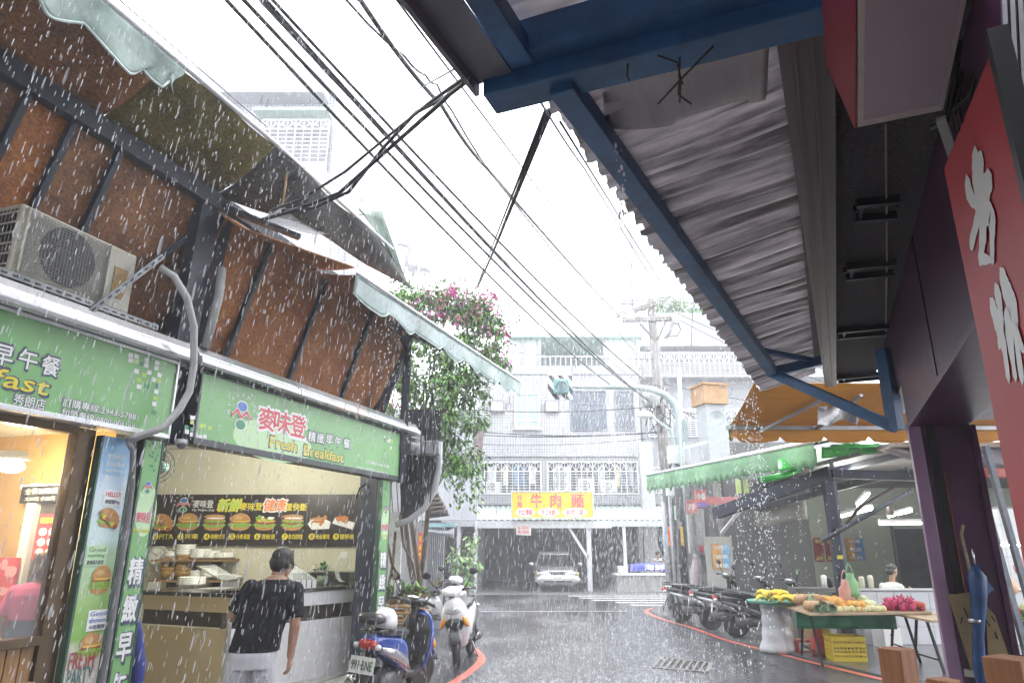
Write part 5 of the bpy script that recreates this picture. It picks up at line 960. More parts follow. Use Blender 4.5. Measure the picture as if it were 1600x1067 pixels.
# ---- tall tiled house behind the left awnings
YL = 24.
th = thing('tall_tiled_house', 'tall pale tiled house rising behind the mouldy awning', 'house', WF, (-8, YL, 0)); x0, x1 = PY(180, 200, YL).x, PY(522, 200, YL).x
zt3 = PY(430, 140, YL).z; B('wall', WF, (x0, x1, YL, YL + 8, 0, zt3), tileg, th); zz = PY(430, 160, YL).z; B('cornice', WF, (x0, x1 - .3, YL - .8, YL - .003, zz - .1, zt3 + .003), tileg, th); B('roof_wall', WF, (x0, PY(516, 120, YL + 3).x, YL + 3, YL + 3.3, zt3, PY(430, 105, YL + 3).z), tilew, th)
arches(th, 408, 513, 190, 262, YL - .5, 4, 9, tall=.2); x_, x2_, z_, z2_ = rect(400, 516, 188, 262, YL); B('window_hood', WF, (x_, x2_, YL - .7, YL - .003, z2_, z2_ + .12), M('hood green', (.35, .45, .4), .5), th)
xx = rect(413, 511, 265, 310, YL); B('wall_band', WF, (xx[0], xx[1], YL - .5, YL - .003, xx[2], xx[3]), frw, th)
fz = thing('neighbour_house', 'low white house seen through the gap between the awnings', 'house', WF, (-6, 21, 0)); x0, x1, z0, z1 = rect(330, 578, 300, 420, 21.); B('wall', WF, (x0, x1 - .5, 21, 23, 0, z1 - 1.2), tilew, fz); B('corner_pier', WF, (x1 - 1.3, x1 - .8, 20.9, 20.997, 0, z1 - 1.2), tileg, fz)
pf = thing('roof_fin', 'narrow grey roof fins leaning beside the tall tiled house', 'fin', WF, PY(545, 260, 20)); 
for a_, b_, c_ in (((533, 228), (548, 262), (552, 330)), ((561, 300), (572, 328), (566, 335))): p = [PY(*q, 20.) for q in (a_, b_, c_)]; MB().slab([p[0], p[1], p[2], p[2] + V((-.12, 0, 0)), p[0] + V((-.05, 0, 0))], (0, .1, 0)).build('fin', conc, pf)
t = thing('water_tank', 'steel rooftop water tank on a white stand beside the bougainvillea', 'water tank', WF, PY(652, 430, 26)); c = PY(652, 408, 26.); MB().lathe(c, [(.5, -.5), (.55, -.45), (.55, .35), (.4, .5), (.1, .55)], 20).build('tank', stain, t)
for a in range(6): MB().bar(c + V((.55 * cos(a), .55 * sin(a), -3)), c + V((.55 * cos(a), .55 * sin(a), -.45)), .06, .06).build('leg', frw, t)
mb = MB(); mb.tube([PY(622, 380, 26), PY(640, 384, 26), PY(645, 400, 26), PY(648, 425, 26)], .12, 8); mb.build('pipe', conc, t)
# ================================================================== RIGHT: ARCADE, CANOPY
purp = M('purple gloss paint', (.09, .03, .075), .32, var=.4, scale=2.5, dirt=.5, dcol=(.03, .016, .028), dscale=3)
purpl = M('lilac edge paint', (.34, .2, .33), .35, var=.12, scale=4, dirt=.3, dcol=(.12, .06, .1), dscale=4)
blue = M('blue steel paint', (.035, .13, .29), .45, var=.35, scale=3, dirt=.55, dcol=(.02, .04, .075), dscale=4, bump=.2, bscale=14)
soff = M('rough black soffit', (.065, .058, .06), .85, var=.7, scale=45, bump=.8, bscale=70)
brownb = M('brown trim', (.12, .09, .088), .5, var=.3, scale=3, stretch=(.3, 6, 6), dirt=.3, dcol=(.13, .1, .09), dscale=5)
ab = thing('arcade_front', 'dark purple arcade front with boxed header and rough black soffit', 'building', RF, (4, 0, 2.6))
HB, ZS = 2.63, 3.6
MB(RF).box(-1.5, 6.80, -.35, -.003, HB, 4.4).build('header', purp, ab)
MB(RF).box(6.81, 8.3, -.36, -.004, 3.0, 4.4).build('header', purp, ab)
for s in (1.4, 3.1, 4.85): MB(RF).box(s, s + .012, -.01, .004, HB + .02, ZS).build('header_joint', M('joint', (.02, .012, .02), .5), ab)
MB(RF).box(-1.5, 6.8, -3.2, -.36, HB + .02, HB + .14).build('arcade_ceiling', purp, ab); MB(RF).box(-1.5, 6.8, -.42, .02, HB - .045, HB - .002).build('header_flange', purp, ab, bevel=.004)
MB(RF).box(2.42, 9.2, .002, .47, ZS, ZS + .2).build('soffit', soff, ab)
MB(RF).slab([(2.42, .69, ZS - .07), (2.42, .48, ZS - .07), (9.2, .44, ZS - .07), (9.2, .57, ZS - .07)], (0, 0, .27)).build('brown_trim', brownb, ab); 
for o_ in (.53, .60): MB(RF).bar((2.42, o_ + .03, ZS - .075), (9.2, o_ - .05, ZS - .075), .012, .02).build('trim_bead', brownb, ab)
rl = M('dark hanger', (.03, .033, .045), .5, .4)
for px0, py0, px1, py1 in ((1338, 318, 1405, 312), (1322, 418, 1400, 410), (1310, 517, 1388, 510), (1310, 590, 1385, 583)):
    a, b_ = PZ(px0, py0, ZS - .04), PZ(px1, py1, ZS - .04); d = RF.d * .22
    h = thing('hanger_rail', {318: 'first', 418: 'second', 517: 'third', 590: 'fourth'}[py0] + ' steel hanger rail under the black soffit counting from the sign box', 'rail', WF, (a + b_) / 2, 'hanger rails under the soffit')
    for q in (V((0, 0, 0)), d): MB().bar(a + q, b_ + q, .035, .05).build('rail', rl, h)
    MB().bar(a + (b_ - a) * .12, a + (b_ - a) * .12 + d, .02, .03).build('spacer', rl, h)
    for q in (a + d * .5, b_ + d * .5): MB().bar(q, q + V((0, 0, .1)), .02, .02).build('hanger', rl, h)
solo('soffit_wire', 'pale wire stretched along the black soffit', 'wire', MB().tube([PZ(1384, 195, ZS - .03), PZ(1386, 400, ZS - .03), PZ(1384, 520, ZS - .03)], .006, 5), M('pale wire', (.3, .25, .22), .5))
# pillar
pb = thing('arcade_pillar', 'dark purple arcade pillar with a lilac corner strip', 'pillar', RF, (6.9, -.3, 0)); sP = 6.5
MB(RF).box(sP, sP + .38, -.40, -.02, 0, HB - .05).build('shaft', purp, pb); MB(RF).box(sP - .03, sP + .1, -.055, .035, 0, HB - .05).build('corner_strip', purpl, pb, bevel=.006); MB(RF).box(sP - .02, sP + .03, -.15, -.1, 0, HB - .06).build('groove_strip', M('black groove', (.012, .01, .012), .4), pb); MB(RF).box(sP - .02, sP + .39, -.44, -.402, 0, HB - .06).build('edge_strip', purp, pb)
MB(RF).box(sP - .012, sP - .002, -.175, -.165, .2, 2.2).build('rust_line', M('rust line', (.25, .08, .04), .6), pb)
def pil(px, py): # on the near face of the pillar
    r = ray(px, py); n = RF.d; o = RF.W(sP - .06, 0, 0); t = (o.dot(n)) / r.dot(n); return V((0, 0, CAM_H)) + r * t
cardm = M('cardboard', (.33, .24, .12), .7, var=.12, scale=5, stretch=(1, 1, 3)); card2 = M('cardboard dark', (.25, .18, .09), .7, var=.2)
for k, (pts, lb) in enumerate([([(1481, 929), (1522, 924), (1530, 1020), (1518, 1048)], 'tan cardboard sheet with brush strokes hung on the purple pillar'), ([(1540, 945), (1554, 960), (1576, 1025), (1544, 1032)], 'tan cardboard flap hanging at the outer edge of the purple pillar')]):
    t = thing('cardboard_sheet', lb, 'cardboard', WF, pil(*pts[0])); P_ = [pil(*q) for q in pts]; MB().slab(P_[::-1], -RF.d * .012).build('sheet', cardm, t)
    mb = MB(); c = sum(P_, V()) / 4 - RF.d * .02
    for i in range(4): a = c + V((U(-.06, .06), 0, U(-.08, .08))); mb.bar(a, a + V((U(-.05, .05), 0, U(.03, .1))), .008, .003, RF.d)
    mb.build('brush_stroke', blk, t)
um = thing('folded_umbrella', 'folded dark blue umbrella hanging on the purple pillar', 'umbrella', WF, pil(1525, 880)); bl2 = M('umbrella blue', (.015, .06, .18), .45, var=.4, scale=8)
q = [pil(*p) - RF.d * .07 for p in [(1521, 882), (1524, 900), (1527, 930), (1526, 990), (1528, 1040), (1530, 1085)]]; MB().tube(q, [.015, .065, .055, .038, .045, .012], 9).build('canopy', bl2, um)
for k in range(3): a = q[1] + V((.1 * (k - 1) * .7, 0, -.03)); MB().slab([q[0], a + V((.04, 0, -.06)), q[2] + V((.04 * (k - 1), 0, 0))], -RF.d * .01).build('fold', bl2, um)
MB().tube([q[0], q[0] + V((0, 0, .12))], .008, 6).build('shaft', stain, um); MB().tube([q[3] + V((.05, 0, .1)), q[3] - RF.d * .05 + V((0, 0, .1)), q[3] + V((-.05, 0, .1))], .02, 6).build('strap', M('silver foil', (.5, .5, .55), .25, .8, var=.5, scale=30), um)
solo('hanging_rope', 'frayed pale rope hanging down the purple pillar', 'rope', MB().tube([pil(1505, 820), pil(1502, 835), pil(1508, 860), pil(1514, 885), pil(1518, 908)], .012, 6), M('rope', (.3, .26, .18), .8, var=.4, scale=40))
a = pil(1515, 1048); solo('paper_tag', 'small pale paper tag low on the purple pillar', 'tag', MB().slab([pil(1506, 1044), pil(1526, 1048), pil(1526, 1058), pil(1507, 1056)][::-1], -RF.d * .004), M('tag paper', (.45, .45, .36), .6))
# corrugated roof sheets
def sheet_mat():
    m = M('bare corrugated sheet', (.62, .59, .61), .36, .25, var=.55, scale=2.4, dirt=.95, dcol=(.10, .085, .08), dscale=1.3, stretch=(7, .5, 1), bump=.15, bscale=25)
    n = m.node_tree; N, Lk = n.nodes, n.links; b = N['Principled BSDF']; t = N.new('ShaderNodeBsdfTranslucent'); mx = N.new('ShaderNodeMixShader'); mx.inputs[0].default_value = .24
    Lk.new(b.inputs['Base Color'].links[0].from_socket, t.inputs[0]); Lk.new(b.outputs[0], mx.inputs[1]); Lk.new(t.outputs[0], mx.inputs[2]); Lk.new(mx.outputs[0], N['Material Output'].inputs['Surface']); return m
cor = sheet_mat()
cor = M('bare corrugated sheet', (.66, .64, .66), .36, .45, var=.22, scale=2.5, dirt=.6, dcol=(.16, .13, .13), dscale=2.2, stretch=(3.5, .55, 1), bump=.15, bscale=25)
rc_ = thing('corrugated_canopy', 'rusting corrugated street canopy hung on blue steel beams', 'canopy', RF, (5.5, 1.1, 3.5))
def eave(s): return 1.66 - .33 * (s - 2.4) / 6.8
def cs(s, v): o = .66 + (eave(s) + U(-.004, .004) - .66) * v; return V((s, o, 3.72 - .17 * v + .024 * max(-1, min(1, 1.7 * (abs(((s * 6.2) % 1) * 2 - 1) * 2 - 1))) + .008 * sin(s * 3 + v * 4)))
npan = 9; s0_, s1_ = 2.42, 9.15
for i in range(npan):
    a_ = s0_ + (s1_ - s0_) * i / npan; b_ = s0_ + (s1_ - s0_) * (i + 1) / npan + .05; jag = [U(-.022, .012) for _ in range(60)]
    def f(u, v): s = a_ + (b_ - a_) * u; p = cs(s, v); p.z += .006 * (i % 2); p.y += (jag[int(u * 22)] if v > .99 else 0); return p
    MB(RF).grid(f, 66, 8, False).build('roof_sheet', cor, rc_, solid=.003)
MB(RF).bar((2.3, 1.53, 3.5), (8.0, 1.1, 3.5), .11, .10).build('eave_beam', blue, rc_, bevel=.006); MB(RF).bar((2.3, 1.53, 3.59), (8.0, 1.1, 3.59), .05, .08).build('beam_web', blue, rc_)
MB(RF).bar((8.0, 1.12, 3.5), (8.0, .55, 3.58), .1, .1).build('end_beam', blue, rc_); q = RF.P(1400, 668, -.05); MB(RF).bar((8.0, 1.12, 3.5), q, .09, .10).build('brace', blue, rc_, bevel=.005); MB(RF).bar(q + V((0, 0, -.02)), q + V((0, 0, .75)), .1, .12).build('wall_plate', blue, rc_)
MB(RF).bar((7.2, 1.16, 3.56), (8.0, .7, 3.6), .05, .05).build('brace', blue, rc_)
MB(RF).bar((2.3, 1.86, 3.55), (2.36, .40, 3.55), .15, .13).build('cross_beam', blue, rc_, bevel=.006); MB(RF).bar((2.2, 1.86, 3.65), (2.26, .40, 3.65), .13, .16).build('cross_beam', blue, rc_); 
# near canopy
nc = thing('near_canopy', 'nearer corrugated canopy with grey edge and blue frame overhead', 'canopy', RF, (1.4, 1.2, 3.6))
for i in range(4):
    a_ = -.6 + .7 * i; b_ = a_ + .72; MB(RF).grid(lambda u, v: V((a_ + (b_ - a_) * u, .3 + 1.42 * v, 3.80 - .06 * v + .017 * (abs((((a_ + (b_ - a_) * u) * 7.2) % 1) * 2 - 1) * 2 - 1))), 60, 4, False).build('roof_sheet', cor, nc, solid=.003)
MB(RF).bar((-.6, 1.85, 3.57), (2.24, 1.80, 3.57), .16, .02).build('edge_trim', M('grey edge trim', (.22, .22, .25), .5, var=.15), nc); MB(RF).box(-.6, 2.24, 1.88, 1.9, 3.5, 3.72).build('edge_trim', MATS['grey edge trim'], nc)
MB(RF).bar((-.6, 1.68, 3.6), (2.2, 1.66, 3.6), .1, .1).build('frame_beam', blue, nc, bevel=.005); MB(RF).bar((-.6, .5, 3.62), (2.2, .5, 3.62), .1, .12).build('frame_beam', blue, nc)
# tarp under the sheets with twisted wires
tarp = M('grey plastic tarp', (.5, .47, .47), .4, var=.15, scale=3, stretch=(.5, 3, 1), dirt=.25, dcol=(.2, .17, .16), dscale=2)
tp = thing('plastic_tarp', 'grey plastic tarp slung under the corrugated sheets', 'tarp', RF, (2.7, 1, 3.5))
ta, tb2, tc_, td_ = PZ(937, 112, 3.56), PZ(948, 205, 3.55), PZ(1198, 172, 3.58), PZ(1205, 60, 3.6)
def tf(u, v):
    p = ta.lerp(tb2, v).lerp(td_.lerp(tc_, v), u); p.z -= .025 * sin(u * pi * 1.5) * v + .012 * sin(v * 7 + u * 3) - .02; 
    if .45 < u < .9: p += (tb2 - ta) * (-.10 * v)
    return p
MB().grid(tf, 24, 10).build('sheet', tarp, tp, solid=.004)
wm = M('rusty wire', (.04, .025, .02), .6)
wr = thing('twisted_wires', 'twisted rusty wires dangling from the blue cross beam', 'wires', WF, PZ(1062, 130, 3.45)); W3 = lambda *q: [PZ(x, y, z) for x, y, z in q]
for q in (W3((1027, 87, 3.47), (1058, 98, 3.45), (1064, 125, 3.42), (1062, 160, 3.40)), W3((1062, 90, 3.46), (1061, 120, 3.42), (1067, 132, 3.41)), W3((1115, 72, 3.46), (1066, 122, 3.42), (1028, 163, 3.40)), W3((1062, 122, 3.42), (1060, 148, 3.41), (1080, 163, 3.40)), W3((981, 100, 3.47), (980, 118, 3.44), (983, 127, 3.43))): MB().tube(q, .0042, 5).build('wire', wm, wr)
# sign box overhead
bx = thing('light_box_sign', 'hanging light box sign seen from below with red side', 'light box', WF, PZ(1400, 100, 3.1))
A, B_, C_, D_ = PZ(1340, 200, 3.1), PZ(1474, 173, 3.1), PZ(1520, -40, 3.1), PZ(1340, -40, 3.1)
MB().slab([A, D_, C_, B_], (0, 0, .3)).build('box_frame', M('cream frame', (.6, .55, .5), .5, var=.12, dirt=.3, dcol=(.2, .14, .12), dscale=8), bx, bevel=.004)
e = lambda p, q, k: p.lerp(q, k); cI = (A + B_ + C_ + D_) / 4; I = [p.lerp(cI, .14) + V((0, 0, -.006)) for p in (A, D_, C_, B_)]; MB().slab(I, (0, 0, .005)).build('bottom_panel', M('mauve white panel', (.42, .36, .40), .35, var=.05), bx)
n_ = (A - B_).normalized() * .035; MB().slab([A + n_ * .3, D_ + n_ * .3, D_ + n_ * 2 + V((0, 0, .3)), A + n_ * 2 + V((0, 0, .3))], n_ * -.2).build('red_face', M('sign box red', (.33, .02, .04), .35, var=.1), bx)
# red calligraphy board
rb_ = thing('red_shop_board', 'tall red board with white brush written characters', 'sign board', RF, (2.2, .2, 2))
redb = M('red lacquer board', (.46, .016, .028), .5, var=.18, scale=1.5, dirt=.2, dcol=(.2, .02, .03), dscale=5)
MB(RF).slab([(1.84, .2, 2.86), (1.84, .2, 1.0), (2.6, .2, 1.0), (2.6, .2, 2.93)], (0, -.03, 0)).build('panel', redb, rb_); MB(RF).box(1.80, 1.838, .165, .21, 1.0, 2.9).build('edge_frame', blk, rb_)
def brush(strokes):
    mb = MB(RF); k = 0
    for st in strokes:
        w_ = st[0]; pts = [RF.P(x, y, -.2 - .003 - .0004 * k) for x, y in st[1]]; k += 1; q = [pts[0]]
        for a_, b_ in zip(pts, pts[1:]): q += [a_.lerp(b_, (i + 1) / 5) for i in range(5)]
        for _ in range(3): q = [q[0]] + [(q[i - 1] + 2 * q[i] + q[i + 1]) / 4 for i in range(1, len(q) - 1)] + [q[-1]]
        vs = []
        n = len(q)
        for i, p in enumerate(q):
            d = (q[min(n - 1, i + 1)] - q[max(0, i - 1)]).normalized(); l = V((-d.z, 0, d.x)); t_ = i / (n - 1); ww = w_ * (.55 + .45 * sin(pi * min(1, t_ * 1.15 + .12))) * (1 + .08 * sin(i * 2.1)); vs += [p + l * ww, p - l * ww]
        vs += [q[0] - (q[1] - q[0]).normalized() * w_ * .5, q[-1] + (q[-1] - q[-2]).normalized() * w_ * .5]
        fs = [(2 * i, 2 * i + 1, 2 * i + 3, 2 * i + 2) for i in range(n - 1)] + [(0, 2 * n, 1), (2 * n - 1, 2 * n + 1, 2 * n - 2)]
        mb.add(vs, fs, False)
    return mb.build('brush_character', tw, rb_)
brush([(.05, [(1524, 240), (1526, 267), (1524, 290), (1528, 312)]), (.034, [(1533, 243), (1531, 272), (1527, 303)]), (.042, [(1511, 282), (1514, 303), (1529, 326)]), (.042, [(1547, 278), (1539, 297), (1532, 320), (1527, 342), (1517, 384)]), (.04, [(1534, 336), (1549, 333), (1550, 360), (1550, 405)]), (.038, [(1537, 340), (1535, 372), (1531, 408)]), (.02, [(1532, 404), (1549, 406)])])
brush([(.045, [(1565, 428), (1573, 457), (1583, 477), (1586, 515), (1596, 590)]), (.036, [(1556, 450), (1561, 470), (1566, 500)]), (.042, [(1549, 474), (1560, 508), (1569, 542), (1575, 589)]), (.03, [(1564, 486), (1561, 540)]), (.036, [(1573, 488), (1579, 542), (1586, 588)]), (.03, [(1582, 508), (1598, 545)])])
lv = thing('metal_louvre', 'grey metal louvre panel above the red board', 'louvre', WF, PY(1590, 100, 1.6)); lm = M('louvre grey', (.3, .3, .32), .4, .4, var=.2)
for i in range(5):
    p = PY(1566 + 12 * i, -60, 1.7); q = PY(1576 + 14 * i, 205 + 14 * i, 1.75); MB().bar(p, q, .05, .012, (1, -.6, 0)).build('slat', lm, lv)
mb = MB(); mb.bar(PY(1470, 185, 2.4), PY(1492, 250, 2.5), .035, .04); mb.build('bracket', M('bracket grey', (.4, .4, .36), .5), lv)
solo('sign_cables', 'tangle of black cables behind the hanging light box', 'cables', MB().tube([PY(1500, 60, 2.3), PY(1492, 130, 2.4), PY(1478, 190, 2.4), PY(1455, 200, 2.5)], .012, 6).tube([PY(1530, 20, 2.3), PY(1505, 110, 2.4), PY(1490, 180, 2.4), PY(1500, 215, 2.4)], .01, 6).tube([PY(1540, 60, 2.2), PY(1515, 150, 2.3), PY(1486, 175, 2.4)], .01, 6), blk)
# upper storey mass behind the light box
MB(RF).box(-2., 6.6, -2.6, -.45, HB + .145, 4.6).build('upper_wall', M('dark plaster', (.04, .035, .04), .8, var=.4), ab); MB(RF).box(2.42, 9.2, -.34, .69, 3.82, 3.92).build('upper_slab', M('dark plaster', (.04, .035, .04)), ab); MB(RF).box(-2, .6, -3.3, -3.2, 0, HB).build('back_wall', M('dark arcade wall', (.1, .09, .1), .7, var=.3), ab)
# wooden beams standing near the camera
wdm = M('raw timber', (.38, .17, .08), .6, var=.3, scale=3, stretch=(9, 9, .5)); wdd = M('raw timber', (.38, .17, .08))
for px, py, Y, w_, lb in ((1400, 1012, 3.2, .105, 'tall raw timber post beside the purple pillar foot'), (1473, 1060, 3.4, .1, 'lower raw timber post almost below the picture edge'), (1578, 1026, 2.7, .13, 'thick raw timber post in the corner by the umbrella')):
    p = PY(px, py, Y); fr_ = FR((p.x, p.y, 0), radians(28)); solo('timber_post', lb, 'post', MB(fr_).box(-w_ / 2, w_ / 2, -w_ / 2, w_ / 2, 0, p.z), wdm, 'raw timber posts', bevel=.004)
# ================================================================== ORANGE AND GREEN AWNINGS
org = M('orange awning cloth', (.72, .30, .025), .6, var=.12, scale=3, stretch=(.6, 4, 1), trans=.12)
oa = thing('orange_awning', 'orange folding awning with scalloped valance and green piping', 'awning', WF, (5, 8, 3)); YO = 10.6; zo = PY(1300, 667, YO).z; xo = PY(1139, 667, YO).x
MB().grid(lambda u, v: V((xo + 5.2 * u, YO - 1.25 * v, zo + .41 * v - .03 * sin(v * pi))), 12, 6).build('cloth', org, oa, solid=.006)
def ov(u, v):
    x = xo + 5.2 * u; ph = (x * 1.45) % 1; return V((x, YO + .02 + .02 * sin(x * 9) * v, zo - .02 - v * (.19 + .035 * sin(ph * pi) - .07 * max(0, 1 - abs(ph - .05) * 9))))
MB().grid(ov, 160, 3).build('valance', org, oa, solid=.006); gp = M('green piping', (.05, .3, .08), .5)
MB().tube([(xo, YO, zo - .2), (xo, YO, zo), (xo + .1, YO - 1.25, zo + .41)], .012, 6).build('piping', gp, oa); MB().bar((xo - .05, YO - .02, zo - .02), (xo + 5.2, YO - .02, zo - .02), .06, .06).build('front_bar', M('awning bar', (.3, .3, .32), .35, .6), oa)
MB().bar(PY(1188, 674, YO - .15), PY(1290, 622, YO - 1.), .05, .04).build('folding_arm', MATS['awning bar'], oa); MB().bar((4.7, YO - .1, zo - .05), (4.9, YO - 1.2, zo + .25), .05, .04).build('folding_arm', MATS['awning bar'], oa)
bt_ = thing('bundled_tarp', 'crumpled white and black tarp bundled under the orange awning', 'tarp', WF, PY(1305, 650, 7.6)); MB().grid(lambda u, v: PY(1278 + 62 * u, 632 + 28 * v + 5 * sin(u * 7) , 9.5 + .2 * sin(u * 5 + v * 4)) + V((0, U(-.05, .05), U(-.02, .02))), 14, 6).build('sheet', M('white tarp', (.5, .5, .52), .45, var=.4, scale=5), bt_, solid=.01)
ga = thing('green_awning', 'faded green awning with toothed valance over the scooters', 'awning', WF, (4, 14, 3.2)); G0, G1 = PZ(1010, 742, 3.2), PZ(1270, 690, 3.2); gfad = M('faded green cloth', (.2, .40, .22), .55, var=.3, scale=1.5, trans=.1)
dn = V((.95, .28, 0))
MB().grid(lambda u, v: G0.lerp(G1, u) + dn * 2.2 * v + V((0, 0, .5 * v - .05 * sin(v * pi))), 16, 6).build('cloth', M('pale green cloth', (.4, .58, .48), .5, var=.2, trans=.15), ga, solid=.006)
def gv(u, v): p = G0.lerp(G1, u); k = int(u * 24) ; l = .36 + (.07 if int(u * 72) % 3 == 1 else 0); return p + V((.03 * v * sin(u * 40), 0, -l * v))
MB().grid(gv, 144, 3).build('valance', gfad, ga, solid=.006); MB().tube([G0, G1], .03, 8).build('front_bar', alu, ga)
for i, u in enumerate((.1, .35, .62, .9)): p = G0.lerp(G1, u); MB().bar(p + V((0, 0, -.05)), p + dn * 2.2 + V((0, 0, .42)), .04, .04).build('arm', navy, ga)
brg = M('bright green tarp', (.03, .42, .06), .45, var=.25, scale=3, trans=.2)
gt = thing('green_tarp', 'bright green tarp strips tied under the scalloped orange valance', 'tarp', WF, PY(1300, 705, 9.5))
for pts in ([(1215, 718), (1275, 700), (1278, 722), (1216, 735)], [(1284, 698), (1325, 690), (1352, 702), (1284, 716)], [(1330, 690), (1372, 692), (1400, 700), (1345, 710)], [(1180, 745), (1250, 728), (1258, 733), (1190, 755)], [(1285, 700), (1300, 694), (1400, 694), (1404, 698)]):
    q = [PY(x, y, 11.3 + U(-.2, .2)) for x, y in pts]; MB().grid(lambda u, v: q[0].lerp(q[1], u).lerp(q[3].lerp(q[2], u), v) + V((0, .02 * sin(u * 8), -.03 * sin(u * pi))), 8, 4).build('tarp_strip', brg, gt, solid=.006)
rt = thing('striped_tarp', 'torn grey and pink tarp hanging next to the green strips', 'tarp', WF, PY(1420, 705, 9.3))
for pts, m_ in (([(1372, 702), (1402, 692), (1440, 700), (1432, 722)], tarp), ([(1400, 694), (1445, 690), (1445, 706), (1412, 712)], M('pink tarp', (.6, .2, .2), .5)), ([(1480, 690), (1600, 694), (1600, 730), (1490, 726)], M('mauve tarp', (.16, .13, .18), .4, var=.4)), ([(1495, 727), (1600, 730), (1600, 744), (1497, 744)], M('red rail tarp', (.35, .06, .04), .5))):
    q = [PY(x, y, 11.) for x, y in pts]; MB().grid(lambda u, v: q[0].lerp(q[1], u).lerp(q[3].lerp(q[2], u), v) + V((0, .06 * sin(u * 9), -.03 * sin(u * pi))), 10, 4).build('tarp_strip', m_, rt, solid=.008)
# ================================================================== FRUIT SHOP
fs = thing('fruit_shop', 'dim open fronted fruit shop with pale green walls and tube lights', 'shop', WF, (7, 14, 0))
pg = M('pale green plaster', (.42, .47, .38), .6, var=.1, scale=1.5); gd = M('dark grey shutter', (.12, .12, .12), .6, var=.25, scale=1.2)
YW = 19.
X = lambda px, Y, py=880: PY(px, py, Y).x
B('side_pier', WF, (X(1128, YW - 1.2), X(1272, YW - 1.2), YW - 1.2, YW - 1.0, 0, 4.2), gd, fs); B('back_wall', WF, (X(1262, YW), 24, YW, YW + .2, 0, 4.2), pg, fs); B('ceiling', WF, (X(1180, YW - 1.2), 20, 10.8, YW, 3.12, 3.2), M('stained ceiling', (.22, .21, .2), .7, var=.35, scale=1), fs)
B('floor', WF, (X(1262, 14), 17, 12.75, YW, .012, .1), M('shop floor', (.2, .2, .2), .35), fs); B('side_pier_return', WF, (X(1128, YW - 1.2), X(1128, YW - 1.2) + .2, YW - 1.0, YW + 3, 0, 3.3), gd, fs)
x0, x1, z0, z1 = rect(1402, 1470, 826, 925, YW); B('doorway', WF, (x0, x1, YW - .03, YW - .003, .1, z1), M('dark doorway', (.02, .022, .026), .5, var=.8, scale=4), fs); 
for d in ((x0 - .06, x0, z1), (x1, x1 + .06, z1)): B('door_frame', WF, (d[0], d[1], YW - .08, YW - .002, .1, z1 + .06), gd, fs)
for px in (1400, 1560): xx = X(px, 12); B('ceiling_beam', WF, (xx, xx + .1, 10.8, YW, 3.02, 3.115), navy, fs)
tubeM = M('tube glow', (1, 1, .95), emit=9, var=0)
def tube_light(p, q, label):
    t = thing('tube_light', label, 'ceiling light', WF, (p + q) / 2, 'fluorescent tubes in the fruit shop'); MB().cyl(p, q, .018, n=8).build('tube', tubeM, t); MB().bar(p + V((0, 0, .05)), q + V((0, 0, .05)), .07, .05).build('batten', wht, t)
tube_light(PY(1313, 807, 13.2), PY(1362, 795, 12.), 'slanting tube light nearest the dark steel post'); tube_light(PY(1374, 818, 13.), PY(1446, 817, 13.), 'long level tube light above the seated man'); tube_light(PY(1388, 807, 14.5), PY(1424, 798, 13.6), 'short slanting tube light above the long level one'); tube_light(PY(1340, 790, 12.6), PY(1357, 772, 11.6), 'small steep tube light near the roof edge'); tube_light(PY(1525, 852, 13.), PY(1600, 851, 13.), 'level tube light beyond the purple pillar')
lamp((6.4, 13.2, 2.85), 22, (1, 1, .94), .4, WF); lamp((9.5, 12.6, 2.6), 22, (1, 1, .92), .4, WF)
t = thing('ceiling_fan', 'small dark ceiling fan between the tube lights', 'fan', WF, PY(1392, 800, 13)); c = PY(1392, 805, 13); MB().cyl(c, c + V((0, 0, .18)), .06, n=10).build('motor', brownb, t)
for k in range(3): MB().bar(c, c + V((.35 * cos(k * 2.1), .35 * sin(k * 2.1), 0)), .09, .01).build('blade', brownb, t)
# tiled low counter
tc = thing('tiled_counter', 'low white tiled wall between the fruit tables and the shop', 'low wall', WF, (7, 12.6, 0)); xa, xb = X(1336, 12.6), X(1470, 12.6); zt = PY(1390, 922, 12.6).z; B('core', WF, (xa, xb + 4, 12.62, 12.85, .012, zt - .01), M('grout', (.3, .3, .3), .7), tc); B('cap', WF, (xa - .03, xb + 4, 12.59, 12.88, zt - .009, zt + .02), M('cap grey', (.5, .52, .55), .3), tc, .006)
tl = M('white wall tile', (.60, .62, .66), .15, var=.05, scale=2); nx = int((xb + 3.9 - xa) / .3)
for i in range(nx):
    for j in range(3): B('tile', WF, (xa + i * .3 + .004, xa + i * .3 + .296, 12.6, 12.62, .02 + j * (zt - .04) / 3, .02 + (j + 1) * (zt - .04) / 3 - .006), tl, tc)
